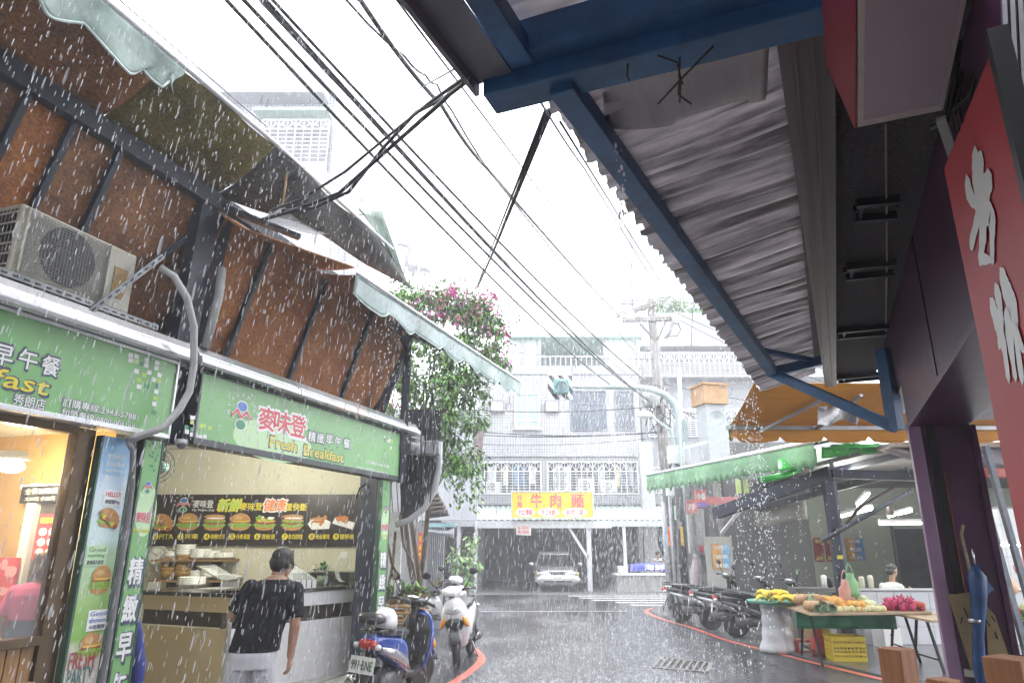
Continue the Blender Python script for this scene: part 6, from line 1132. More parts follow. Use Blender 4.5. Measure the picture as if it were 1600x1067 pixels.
# seller
sp_ = PY(1392, 920, 13.3); sf = FR((sp_.x, 13.3, 0), radians(-70)); se = thing('person', 'seated man in a white shirt behind the tiled counter', 'person', sf); b_ = MB(sf); zh = PY(1395, 888, 13.3).z; k = zh - 1.28
tr3 = [(.5, 0, -.02, .17, .13), (.65, 0, 0, .175, .13), (.85, 0, .02, .18, .125), (.98, 0, .04, .16, .105), (1.04, 0, .05, .08, .07)]
b_.loft([ering((x, y, z + k), rx, ry, 18) for z, x, y, rx, ry in tr3]); b_.tube([(0, .05, 1.0 + k), (0, .08, 1.18 + k)], [.055, .05], 10); g4, A4 = head(b_, (0, .1, 1.24 + k), (-.1, 1, -.25), (0, .15, 1), 1.05)
for q in (-1, 1):
    s_ = V((q * .18, .02, .96 + k)); e_ = V((q * .24, .12, .72 + k)); r_ = V((q * .12, .36, .85 + k)); limb(b_, [(s_, .055), (e_, .045), (r_, .03)]); hand(b_, r_, (-q * .3, .4, .8), (-q, -.2, 0), (-q * .2, -1, .3), .8)
    limb(b_, [(V((q * .1, 0, .5 + k)), .09), (V((q * .12, .42, .5 + k)), .065), (V((q * .12, .4, .14)), .045)]); b_.ell((q * .12, .47, .14), (.045, .12, .04), 10, 7)
b_.build('body', skin, se, mods=RM(.011)); s_ = MB(sf); s_.loft([ering((x, y, z + k), rx + .02, ry + .02, 18) for z, x, y, rx, ry in tr3])
for q in (-1, 1): a = V((q * .18, .02, .96 + k)); e = a.lerp(V((q * .24, .12, .72 + k)), .8); s_.tube([a, e], [.07, .072], 12); s_.ell(a, .072, 12, 8)
s_.build('shirt', cloth('white shirt cotton', 0, (.66, .66, .66)), se, mods=RM(.011, 4)); h = MB(sf); h.ell(g4(0, -.03, .05), (.086, .1, .075), 14, 10, A4); h.ell(g4(0, -.07, -.01), (.082, .05, .07), 12, 8, A4); h.build('hair', M('greying hair', (.04, .04, .04), .5, var=.5, scale=30), se, mods=RM(.01, 1)); eyes(g4, A4, se, sf, 1.05)
B('stool', WF, (sp_.x - .2, sp_.x + .2, 13.1, 13.5, .1, .5 + k - .1), M('plastic stool', (.3, .05, .05), .4)); tag(bpy.data.objects['stool'], 'dark red stool under the seated man in the white shirt', 'stool')
# posters on walls
def wposter(px0, px1, py0, py1, Y, m, label, txt=None, m2=None):
    x0, x1, z0, z1 = rect(px0, px1, py0, py1, Y); t = thing('wall_poster', label, 'poster', WF, ((x0 + x1) / 2, Y, z0)); B('panel', WF, (x0, x1, Y - .02, Y - .003, z0, z1), m, t)
    mb = MB(); cx = (x0 + x1) / 2; w_ = x1 - x0; h_ = z1 - z0
    if m2 is not None: quadp(mb.mat(0), (cx + w_ * .25, Y - .02, (z0 + z1) / 2), w_ * .48, h_ * .96, X3, Z3, .002)
    mb.mat(1)
    for i, s in enumerate(txt or []): letters(mb, s, (cx, Y - .02, z1 - h_ * (.15 + .7 * i / max(1, len(txt) - 1) if len(txt) > 1 else .5)), w_ * .7, h_ * .16, X3, Z3, .02, .005)
    if mb.f: mb.build('print', [m2 or tw, ty if m2 is None else tw], t)
rdp = M('dull red paper', (.28, .025, .02), .6, var=.1)
wposter(1272, 1286.5, 840, 877, YW - .02, rdp, 'dull red paper couplet nearer the dark pier', ['恭', '喜']); wposter(1289.5, 1304, 840, 877, YW - .02, rdp, 'dull red paper couplet beside the steel post', ['發', '財'])
wposter(1322, 1350, 840, 876, YW - .02, M('orange poster', (.6, .28, .05), .5, var=.2), 'orange and blue poster right of the dark steel post', ['水果', '禮盒', '新鮮'], M('poster blue', (.1, .25, .55), .5, var=.2))
pbd = thing('poster_board', 'grey notice board standing behind the black scooters', 'notice board', WF, PZ(1128, 962)); x0, x1, z0, z1 = rect(1106, 1148, 838, 962, 16.6); B('board', WF, (x0, x1, 16.6, 16.65, .02, z1), M('board grey', (.42, .42, .4), .6, var=.12), pbd); B('leg', WF, (x0, x0 + .05, 16.66, 16.9, .01, 1.), gd, pbd); B('leg', WF, (x1 - .05, x1, 16.66, 16.9, .01, 1.), gd, pbd)
wposter(1113, 1141, 849, 889, 16.59, M('event poster', (.62, .33, .1), .5, var=.3, scale=5), 'orange and blue event poster pinned on the grey notice board', ['FAMILY', '健康', '講座'], M('event blue', (.2, .4, .62), .5, var=.3, scale=5))
# steel frame in front of the shop
ff = thing('stall_porch', 'dark steel frame of post beam and slanting tubes before the fruit shop', 'frame', WF, PZ(1318, 1000)); pp = PY(1297, 742, 11.3); pq = V((X(1324, 11.3, 985), 11.3, .012)); stl = M('weathered steel tube', (.10, .11, .13), .45, .5, var=.4, scale=5)
MB().bar(pq, (pq.x - .02, 11.3, pp.z), .13, .13).build('post', navy, ff); MB().bar((pq.x + .15, 11.4, .012), (pq.x + .14, 11.4, 3.0), .05, .05).build('post', stl, ff)
MB().bar(PY(1118, 802, 13.4), PY(1300, 738, 11.2), .16, .2).build('beam', navy, ff); MB().bar(PY(1180, 795, 13.2), PY(1420, 735, 11.), .07, .09).build('beam', stl, ff); MB().bar(PY(1300, 740, 11.2), PY(1450, 745, 11.), .1, .14).build('beam', navy, ff)
MB().tube([PY(1284, 845, 11.2), PY(1425, 765, 10.8)], .035, 8).build('slanting_tube', stl, ff); MB().tube([PY(1322, 818, 11.5), PY(1345, 790, 11.4), PY(1400, 760, 11.2)], .028, 7).build('slanting_tube', brownb, ff)
MB().bar((pq.x - .02, 11.23, PY(1310, 873, 11.2).z), (pq.x - .02, 11.23, PY(1310, 867, 11.2).z), .12, .02).build('yellow_tape', ty, ff)
for px, a_ in ((1535, 1.2), (1560, .9)): xx = X(px, 9.8, 800); MB().bar((xx + .25, 9.8, 0.012), (xx, 9.8, 3.0), .07, .07).build('post', stl, ff)
tg_ = thing('hanging_sheet', 'dusty grey sheet hung below the steel beam over the dark pier', 'sheet', WF, PY(1217, 805, 13)); q = [PY(1178, 796, 13.2), PY(1258, 778, 12.6), PY(1262, 810, 12.6), PY(1184, 825, 13.2)]; MB().grid(lambda u, v: q[0].lerp(q[1], u).lerp(q[3].lerp(q[2], u), v) + V((0, .05 * sin(u * 6), 0)), 10, 4).build('sheet', M('dusty sheet', (.36, .36, .34), .6, var=.2, scale=5), tg_, solid=.01)
mb = MB().bar(PY(1128, 832, 16.), PY(1158, 795, 15.5), .12, .03); solo('slanting_panel', 'white slanting metal strip above the notice board', 'panel', mb, alu)
# hanging bags
for px, py, m_, lb in ((1328, 912, M('green bag', (.25, .55, .25), .4, trans=.2), 'green plastic bag hanging on the dark steel post'), (1321, 922, M('pink bag', (.7, .35, .3), .4, trans=.2), 'pink plastic bag hanging below the green one')):
    c = PY(px, py, 11.1); t = thing('plastic_bag', lb, 'bag', WF, c); MB().grid(lambda u, v: c + V((.12 * sin(u * 2 * pi) * (1 if v > .2 else .5), .05 * cos(u * 2 * pi) - .03, .16 - .34 * v)), 12, 5).build('body', m_, t, solid=.004)
    for q_ in (-.06, .06): MB().tube([c + V((q_, -.03, .14)), c + V((q_ * .6, -.03, .24)), c + V((0, -.02, .3))], .01, 5).build('handle', m_, t)
# ---- fruit tables
def table(name, fl, fr, bl, br, z, label, legs=True):
    t = thing(name, label, 'table', WF, (fl + fr) / 2 * 1, 'trestle tables of the fruit stall'); 
    up = lambda p, zz: V((p.x, p.y, zz)); MB().slab([up(fl, z - .035), up(fr, z - .035), up(br, z - .035), up(bl, z - .035)], (0, 0, .035)).build('table_top', M('table board', (.40, .29, .18), .5, var=.25, scale=3, stretch=(1, 6, 6)), t, bevel=.004)
    lm_ = M('black trestle', (.02, .02, .022), .4, .5)
    for a, b_ in ((fl.lerp(fr, .08), bl.lerp(br, .08)), (fl.lerp(fr, .88), bl.lerp(br, .88))):
        c = up(a.lerp(b_, .5), z - .04); d = (b_ - a); 
        for k in (.12, .88): MB().bar(up(a.lerp(b_, k), .012), up(a.lerp(b_, .5 + (k - .5) * .35), z - .036), .03, .03).build('leg', lm_, t)
        MB().bar(up(a.lerp(b_, .22), .16), up(a.lerp(b_, .78), .16), .02, .02).build('stretcher', lm_, t)
    return t
TZ = .72
tFL, tFR, tBL = PZ(1265, 957.5, TZ), PZ(1456, 955, TZ), PZ(1226, 945, TZ); tBR = tFR + (tBL - tFL)
table('fruit_table', tFL, tFR, tBL, tBR, TZ, 'long wooden trestle table heaped with pineapples mangoes and dragon fruit')
t2 = [PZ(1440, 962, TZ), PZ(1640, 962, TZ)]; table('fruit_table', t2[0] + V((.06, -.1, 0)), t2[1], t2[0] + V((.1, .9, 0)), t2[1] + V((.1, .9, 0)), TZ - .04, 'second trestle table with red and green produce beside the pillar')
gc = thing('green_cloth', 'dark green cloth hanging under the front of the long fruit table', 'cloth', WF, (tFL + tFR) / 2); f0_, f1_ = tFL.lerp(tBL, .55), tFR.lerp(tBR, .3) * 1; f1_ = f0_.lerp(f1_, .8)
MB().grid(lambda u, v: f0_.lerp(f1_, u) + V((0, .03 * sin(u * 25) * v, -.04 - .24 * v)), 40, 3).build('cloth', M('dark green cloth', (.01, .16, .075), .6, var=.15), gc, solid=.006)
FM = {}
def fruit_mesh(kind):
    if kind in FM: return FM[kind]
    mb = MB()
    if kind == 'mango': mb.ell((0, 0, .045), (.065, .048, .045), 10, 7); m_ = M('mango skin', (.65, .34, .05), .4, var=.2, scale=20)
    elif kind == 'orange': mb.ell((0, 0, .05), .05, 10, 8); m_ = M('orange skin', (.68, .33, .07), .45, var=.15, scale=20)
    elif kind == 'melon': mb.ell((0, 0, .065), (.075, .07, .065), 12, 8); m_ = M('melon skin', (.55, .58, .3), .4, var=.15, scale=20)
    elif kind == 'guava': mb.ell((0, 0, .045), .05, 10, 7); m_ = M('pale fruit', (.66, .62, .34), .4, var=.15, scale=20)
    elif kind == 'tomato': mb.ell((0, 0, .04), (.048, .048, .04), 10, 7); m_ = M('tomato skin', (.55, .07, .04), .3, var=.2, scale=20)
    elif kind == 'dragon':
        mb.ell((0, 0, .05), (.055, .055, .07), 10, 8)
        for i in range(14): a = i * 2.4; z = .01 + i * .007; p = V((.05 * cos(a), .05 * sin(a), z)); mb.add([p - V((sin(a), -cos(a), 0)) * .014, p + V((sin(a), -cos(a), 0)) * .014, p + V((.04 * cos(a), .04 * sin(a), .045))], [(0, 1, 2)])
        m_ = M('dragon fruit skin', (.5, .03, .13), .4, var=.3, scale=20)
    elif kind == 'pepper': mb.tube([(-.09, 0, .03), (-.03, 0, .035), (.05, .01, .035), (.1, .015, .03)], [.015, .03, .03, .01], 8); m_ = M('green pepper', (.08, .25, .03), .35, var=.2, scale=10)
    o = mb.build(kind, m_); FM[kind] = (o.data, m_); bpy.data.objects.remove(o); return FM[kind]
NICE = dict(mango='mango', orange='orange', melon='melon', guava='guava', tomato='tomato', dragon='dragon_fruit', pepper='green_pepper')
LBL = dict(mango='yellow orange mango in the heap beside the pineapples', orange='round orange in the heap next to the pineapples', melon='pale green melon between the mangoes and the dragon fruit', guava='pale yellow fruit in the row along the table edge', tomato='red tomato on the second trestle table', dragon='magenta dragon fruit in the heap near the purple pillar', pepper='green pepper heaped beyond the tomatoes')
def put(kind, p, s=1.):
    me, m_ = fruit_mesh(kind); o = bpy.data.objects.new(NICE[kind], me); C.objects.link(o); o.location = p; o.rotation_euler = (U(-.4, .4), U(-.4, .4), U(0, 6.28)); o.scale = (s * U(.88, 1.1),) * 3; tag(o, LBL[kind], NICE[kind].replace('_', ' '), dict(mango='mangoes', tomato='tomatoes').get(kind, NICE[kind].replace('_', ' ') + 's') + ' on the fruit stall')
def onT(u, v): p = tFL.lerp(tFR, u).lerp(tBL.lerp(tBR, u), v); return V((p.x, p.y, TZ))
for lay, n in ((0, 22), (1, 10)):
    for i in range(n): put('orange' if i % 3 else 'mango', onT(U(.2, .36), U(.08, .6)) + V((0, 0, .075 * lay)), 1.15)
for i in range(26): put('mango', onT(U(.36, .5), U(.06, .5)) + V((0, 0, .05 * (i % 2))), 1.)
for i in range(20): put('guava', onT(.22 + .42 * i / 20, .05 + U(0, .05)), .9)
for i in range(7): put('melon', onT(U(.52, .62), U(.2, .6)) + V((0, 0, .06 * (i % 2))), 1.)
for i in range(34): put('dragon', onT(U(.7, .93), U(.08, .45)) + V((0, 0, .06 * (i % 2))), .92)
for i in range(14): put('tomato', onT(U(.9, .99), U(.05, .3)) + V((0, 0, .05 * (i % 2))), .9)
for i in range(34): p = t2[0].lerp(t2[1], U(.38, .82)); put('tomato', V((p.x, p.y + U(.02, .3), TZ - .04 + .06 * (i % 2))), 1.1)
for i in range(30): p = t2[0].lerp(t2[1], U(.75, 1)); put('pepper', V((p.x, p.y + U(.02, .35), TZ - .04 + .05 * (i % 2))), 1.1)
for i in range(5): p = t2[0].lerp(t2[1], .5 + .12 * i); put('melon', V((p.x, p.y + .42, TZ)), 1.)
pnm = M('pineapple skin', (.42, .25, .13), .6, var=.45, scale=45, bump=.8, bscale=40); pnl = M('pineapple leaf', (.22, .33, .2), .5, var=.3)
pr_ = thing('pineapple', 'spiky pineapple lying in the heap at the banana end of the table', 'pineapple', WF, (0, 0, 0), 'pineapples on the fruit stall'); mb = MB(); mb.lathe((0, 0, 0), [(.02, -.1), (.065, -.08), (.08, 0), (.068, .08), (.03, .1)], 12); mb.build('fruit', pnm, pr_); mb = MB()
for i in range(18): a = i * 2.4; leaf(mb, (0, 0, .09), (cos(a) * .5, sin(a) * .5, 1), .022, U(.14, .22), .5)
mb.build('crown', pnl, pr_)
first = True
for i in range(11):
    p = onT(.03 + .2 * (i % 6) / 6 + U(0, .02), .12 + .34 * (i // 6)) + V((0, 0, .075 + .06 * (i // 6))); m4 = MX.Translation(p) @ MX.Rotation(U(0, 6), 4, 'Z') @ MX.Rotation(pi / 2 + U(-.2, .2), 4, 'X')
    if first: pr_.matrix_basis = m4; first = False
    else: copy_tree(pr_, m4)
# banana stand
bs = PZ(1217, 1020, .012); zt_ = PY(1218, 936, bs.y + .1).z
stt = thing('wrapped_stand', 'stand wrapped in white plastic holding the banana tray', 'stand', WF, (bs.x, bs.y + .15, 0)); c = V((bs.x + .05, bs.y + .15, .012)); rings = []
for i in range(14):
    z = i / 13; rr = .22 + .010 * sin(i * 1.7) + .05 * (1 - z) ** 3; rings.append([c + V((rr * (1 + .07 * sin(3 * a + i * .25) + .05 * sin(7 * a + i)) * cos(a), rr * .8 * (1 + .07 * sin(4 * a + i * .2)) * sin(a), z * (zt_ - .06))) for a in [k * 2 * pi / 28 for k in range(28)]])
MB().loft(rings).build('plastic_wrap', M('white plastic wrap', (.62, .63, .66), .25, var=.12, scale=6, trans=.15), stt)
ty2 = thing('round_tray', 'round green tray on the plastic wrapped stand', 'tray', WF, (c.x, c.y, zt_ - .05)); MB().lathe((c.x, c.y, zt_ - .06), [(.1, 0), (.38, 0), (.42, .045), (.40, .045), (.36, .015), (.1, .015)], 28).build('dish', M('tray green', (.1, .32, .22), .35), ty2)
banm = M('banana skin', (.72, .52, .04), .45, var=.15, scale=9); stem = M('banana stem', (.3, .28, .05), .6)
bu = thing('banana_bunch', 'yellow banana bunch lying on the round green tray', 'bananas', WF, (0, 0, 0), 'banana bunches on the green tray')
for k in range(7):
    a = -.55 + k * .18; MB().tube([V((cos(a) * r - .1, sin(a) * r, .02 + .075 * sin(t * pi) + .012 * (k % 2))) for r, t in [(.02, 0), (.07, .3), (.13, .6), (.19, .8), (.23, 1)]], [.008, .019, .022, .018, .006], 7).build('banana', banm, bu)
MB().ell((-.09, 0, .02), (.03, .03, .02), 8, 6).build('stem', stem, bu)
for i in range(9):
    a = i * 2 * pi / 8; m4 = MX.Translation((c.x + (.2 if i < 8 else 0) * cos(a), c.y + (.2 if i < 8 else 0) * sin(a), zt_ - .045 + (.07 if i % 2 else 0) + (.06 if i == 8 else 0))) @ MX.Rotation(a + pi + U(-.4, .4), 4, 'Z')
    if i == 0: bu.matrix_basis = m4
    else: copy_tree(bu, m4)
for i in range(3): copy_tree(bu, MX.Translation(onT(-.03 + .055 * i, .8) + V((0, 0, .06))) @ MX.Rotation(i * 1.3, 4, 'Z'), 'yellow banana bunch at the back corner of the long fruit table', 'banana bunches on the table corner')
# crates, boxes below
yc = PZ(1332, 1034, .012); cf = FR((yc.x, yc.y + .18, .012), radians(-6)); cr = thing('yellow_crate', 'yellow slotted plastic crate under the long fruit table', 'crate', cf); ym = M('yellow plastic', (.70, .52, .02), .35, var=.08)
B('base', cf, (-.23, .23, -.17, .17, 0, .02), ym, cr)
def crate_side(x0, x1, z0, z1, axis, d):
    mb = MB(cf); n = 9
    for z, hh in ((.015, .05), (.09, .035), (.15, .02), (.2, .05), (.28, .05)): (mb.box(x0, x1, d - .008, d + .008, z, z + hh) if axis else mb.box(d - .008, d + .008, x0, x1, z, z + hh))
    for i in range(n + 1):
        x = x0 + (x1 - x0) * i / n; (mb.box(x - .008, x + .008, d - .007, d + .007, .02, .325) if axis else mb.box(d - .007, d + .007, x - .008, x + .008, .02, .325))
    mb.build('slotted_side', ym, cr)
for d in (-.17, .17): crate_side(-.23, .23, 0, .33, True, d)
for d in (-.23, .23): crate_side(-.16, .16, 0, .33, False, d)
mb = MB(cf); [mb.box(*q) for q in ((-.25, .25, -.19, -.162, .315, .345), (-.25, .25, .162, .19, .315, .345), (-.25, -.222, -.162, .162, .315, .345), (.222, .25, -.162, .162, .315, .345))]; mb.build('rim', ym, cr, bevel=.004)
def carton(px, py, w_, d_, h_, rz, m, label, z=.012, cat='box'):
    p = PZ(px, py, z); f = FR((p.x, p.y + d_ / 2, z), rz); t = thing('cardboard_box', label, cat, f); B('carton', f, (-w_ / 2, w_ / 2, -d_ / 2, d_ / 2, 0, h_), m, t, .004); B('tape', f, (-.025, .025, -d_ / 2 - .001, d_ / 2 + .001, h_ - .05, h_ + .002), M('tape', (.45, .36, .22), .3), t); return t, f
t, f = carton(1395, 1012, .34, .28, .3, .25, wht, 'white carton with an oval hand hole under the fruit table'); mb = MB(f); disc(mb, (-.02, -.14, .2), .04, .022, X3, Z3, .002, 14); mb.build('hand_hole', blk, t)
carton(1428, 1005, .5, .35, .32, -.15, cardm, 'brown cardboard box beside the white carton'); t, f = carton(1258, 1018, .34, .25, .17, .05, M('red carton', (.4, .05, .05), .5), 'red carton with a white numbered label by the wrapped stand'); mb = MB(f); quadp(mb.mat(0), (.02, -.125, .08), .22, .12, X3, Z3, .002); letters(mb.mat(1), '7168', (.02, -.125, .08), .14, .06, X3, Z3, .02, .004); mb.build('number_label', [wht, blk], t)
carton(1262, 1000, .5, .4, .33, .0, cardm, 'brown carton standing behind the red numbered carton'); carton(1415, 1035, .3, .2, .03, .5, wht, 'flat white carton lid leaning low beside the crate', cat='lid')
for px, m_, lb in ((1290, M('red sack', (.6, .08, .05), .45, var=.2), 'red plastic sack under the long fruit table'), (1302, M('gold sack', (.65, .45, .04), .4, var=.2), 'yellow plastic sack beside the red one')):
    c = PZ(px, 1026, .012) + V((0, .2, 0)); rings = [[c + V((rr * (1 + .12 * sin(3 * a + z * 9)) * cos(a), rr * .7 * sin(a), z)) for a in [k * pi / 8 for k in range(16)]] for rr, z in ((.1, 0), (.13, .08), (.12, .25), (.07, .38), (.04, .43))]; MB().loft(rings).build('sack', m_); tag(bpy.data.objects[[o.name for o in C.objects if o.name.startswith('sack')][-1]], lb, 'sack')
# jars on the shop shelf, far stall beyond the pillar
sh_ = thing('back_shelf', 'dark shelf with jars behind the long fruit table', 'shelf', WF, (5, 13.2, 0)); x0, x1, z0, z1 = rect(1240, 1312, 918, 925, 12.3); B('board', WF, (x0, x1, 12.2, 12.6, z0, z1), gd, sh_); B('support', WF, (x0, x0 + .05, 12.3, 12.5, .012, z0), gd, sh_); B('support', WF, (x1 - .05, x1, 12.3, 12.5, .012, z0), gd, sh_)
for px, h_, m_, lb in ((1289, .2, wht, 'white bottle on the dark back shelf'), (1298, .16, blk, 'small black jar next to the white bottle'), (1348, .2, off, 'cream container on the tiled counter'), (1362, .22, off, 'taller cream container on the tiled counter')):
    p = PY(px, 920, 12.4 if px < 1320 else 12.75); z = z1 if px < 1320 else zt + .021; solo('container', lb, 'container', MB().lathe((p.x, p.y, z), [(.04, 0), (.045, .1), (.05, h_ * .85), (.035, h_), (.02, h_)], 12), m_)
tl2 = thing('far_stall_wall', 'white tiled back wall of the stall beyond the purple pillar', 'wall', WF, (10, 14.8, 0)); x0 = X(1500, 14.6)
B('core', WF, (x0, 17, 14.62, 14.8, .1, 2.4), M('grout', (.3, .3, .3)), tl2)
for i in range(10):
    for j in range(7): B('tile', WF, (x0 + i * .33 + .004, x0 + i * .33 + .326, 14.6, 14.62, .12 + j * .32, .12 + j * .32 + .314), tl, tl2)
for px, py, m_, lb in ((1542, 890, M('peach lamp', (.7, .4, .25), .5), 'small orange ball hanging beyond the pillar'), (1578, 915, M('peach lamp', (.7, .4, .25)), 'orange mesh bag hanging beyond the pillar'), (1596, 885, M('pink cloth', (.65, .25, .32), .6), 'pink cloth bag hanging at the picture edge')):
    c = PY(px, py, 11); solo('hanging_bag', lb, 'bag', MB().lathe(c, [(.02, .14), (.06, .08), (.11, 0), (.1, -.08), (.04, -.13)], 14), m_)
c = PY(1548, 865, 10.5); solo('price_paper', 'small white paper hanging under the far tube light', 'paper', MB().box(c.x - .05, c.x + .07, 10.5, 10.51, c.z - .2, c.z + .1), wht)
# ---- street corner clutter beyond the scooters
def post(px, py0, py1, Y, w_, m, name, label, cat='post'):
    p = PY(px, py1, Y); return solo(name, label, cat, MB().cyl((p.x, Y, .01), (p.x, Y, PY(px, py0, Y).z), w_, n=10), m)
post(1071, 762, 925, 17.2, .1, M('black pole', (.035, .036, .04), .45, var=.3), 'awning_pole', 'thick black pole under the far end of the green awning', 'pole')
post(1046, 785, 925, 20, .09, M('grey pole', (.35, .36, .38), .5), 'slim_pole', 'slim grey pole beside the lean-to stall', 'pole'); post(1056, 770, 925, 19, .05, MATS['grey pole'], 'slim_pole', 'thin grey pole next to the thick black pole', 'pole')
def hsign(px0, px1, py0, py1, Y, m, name, label, txt, tm, m2=None):
    x0, x1, z0, z1 = rect(px0, px1, py0, py1, Y); t = thing(name, label, 'sign', WF, ((x0 + x1) / 2, Y, z0)); B('panel', WF, (x0, x1, Y, Y + .12, z0, z1), m, t, .005)
    if m2: B('lower_panel', WF, (x0 + .01, x1 - .01, Y - .012, Y - .002, z0 + .01, z0 + (z1 - z0) * .3), m2, t)
    if txt: mb = MB(); letters(mb, txt, ((x0 + x1) / 2, Y, z0 + (z1 - z0) * (.62 if m2 else .5)), (x1 - x0) * .75, (z1 - z0) * .38, X3, Z3, .03, .004); mb.build('lettering', tm, t)
    q = V(((x0 + x1) / 2, Y + .06, z1)); MB().bar(q, q + V((0, 0, .5)), .03, .03).build('hanger', gd, t)
hsign(1088, 1104, 765, 793, 14.5, M('sign rose', (.62, .16, .16), .4), 'hanging_sign', 'rose and blue hanging sign beside the green awning', '中藥', tw, M('sign violet', (.25, .2, .5), .4)); hsign(1074, 1090, 780, 802, 15.6, M('sign pink', (.65, .22, .24), .4), 'hanging_sign', 'pink hanging sign partly behind the rose one', '茶', tw)
hsign(1105, 1160, 776, 788, 16, M('sign pink', (.65, .22, .24)), 'hanging_sign', 'long pink sign under the toothed green valance', None, tw); hsign(1055, 1064, 790, 812, 18.5, M('sign mint', (.4, .55, .45), .4), 'hanging_sign', 'small mint green sign on the slim grey pole', '停', tg)
for px, m_, lb in ((1153, M('lime tag', (.55, .68, .25), .5), 'lime green tag hanging from the toothed valance'), (1165, M('lime tag', (.55, .68, .25)), 'second wider lime tag next to the black strut')):
    x0, x1, z0, z1 = rect(px - 3, px + 5, 748, 770, 12.8); solo('hanging_tag', lb, 'tag', MB().box(x0, x1, 12.8, 12.82, z0, z1), m_)
for px, m_, lb in ((1045, to, 'orange plastic strip hanging on the slim grey pole'), (1066, M('amber strip', (.65, .4, .05), .5), 'amber plastic strip hanging beside the thick black pole'), (1041, M('sky strip', (.3, .5, .7), .5), 'pale blue plastic strip hanging beside the orange one')):
    x0, x1, z0, z1 = rect(px - 2, px + 2, 822, 852, 17); solo('plastic_strip', lb, 'strip', MB().box(x0, x1, 17, 17.03, z0, z1), m_)
mbx = thing('meter_box', 'grey electric meter boxes on a post by the green awning', 'meter box', WF, PZ(1092, 945)); x0, x1, z0, z1 = rect(1077, 1097, 803, 865, 17.4); B('box', WF, (x0, x1, 17.4, 17.6, z0, z1), M('box grey', (.45, .45, .44), .5, var=.15), mbx, .01)
x2, x3, z2, z3 = rect(1088, 1102, 795, 866, 17.3); B('box', WF, (x2, x3, 17.3, 17.397, z2, z3), M('box dark', (.3, .31, .32), .5, var=.2), mbx, .01); B('fire_tag', WF, (x2 + .05, x2 + .13, 17.28, 17.297, z2 + .05, z2 + .22), tr, mbx); MB().cyl((x1, 17.5, .01), (x1, 17.5, z0), .06, n=8).build('post', gd, mbx)
c = PZ(1094, 950, .012); rings = [[c + V((rr * (1 + .1 * sin(3 * a + z * 7)) * cos(a), rr * .8 * sin(a), z)) for a in [k * pi / 8 for k in range(16)]] for rr, z in ((.18, 0), (.22, .2), (.2, .6), (.21, .9), (.12, 1.2), (.07, 1.3), (.1, 1.38))]; solo('rubbish_sack', 'tall pinkish white sack tied up beside the meter post', 'sack', MB().loft(rings), M('pinkish sack', (.58, .5, .52), .45, var=.25, scale=5))
# ================================================================== VEHICLES
rub = M('tyre rubber', (.02, .02, .021), .6, var=.2); alloy = M('scooter alloy', (.3, .3, .31), .35, .8, var=.2); bpl = M('black plastic', (.022, .022, .025), .35, var=.3, scale=9); chrome = M('chrome', (.7, .7, .72), .08, 1., var=0); seatm = M('black vinyl', (.02, .02, .023), .3, var=.3, scale=5, bump=.15, bscale=60)
mirm = M('mirror glass', (.75, .77, .8), .04, 1., var=0); ambr = M('amber lens', (.75, .28, .02), .12, var=.1); redlens = M('red lens', (.45, .02, .02), .1, var=.1); clrlens = M('clear lens', (.6, .62, .65), .06, .3, var=.25, scale=20); platew = M('number plate', (.62, .66, .62), .4, var=.05)
def yz(x, zc, hy, hz, n=14, e=2.8):
    out = []
    for k in range(n):
        a = 2 * pi * k / n; c_, s_ = cos(a), sin(a); out.append(V((x, hy * abs(c_) ** (2 / e) * (1 if c_ >= 0 else -1), zc + hz * abs(s_) ** (2 / e) * (1 if s_ >= 0 else -1))))
    return out
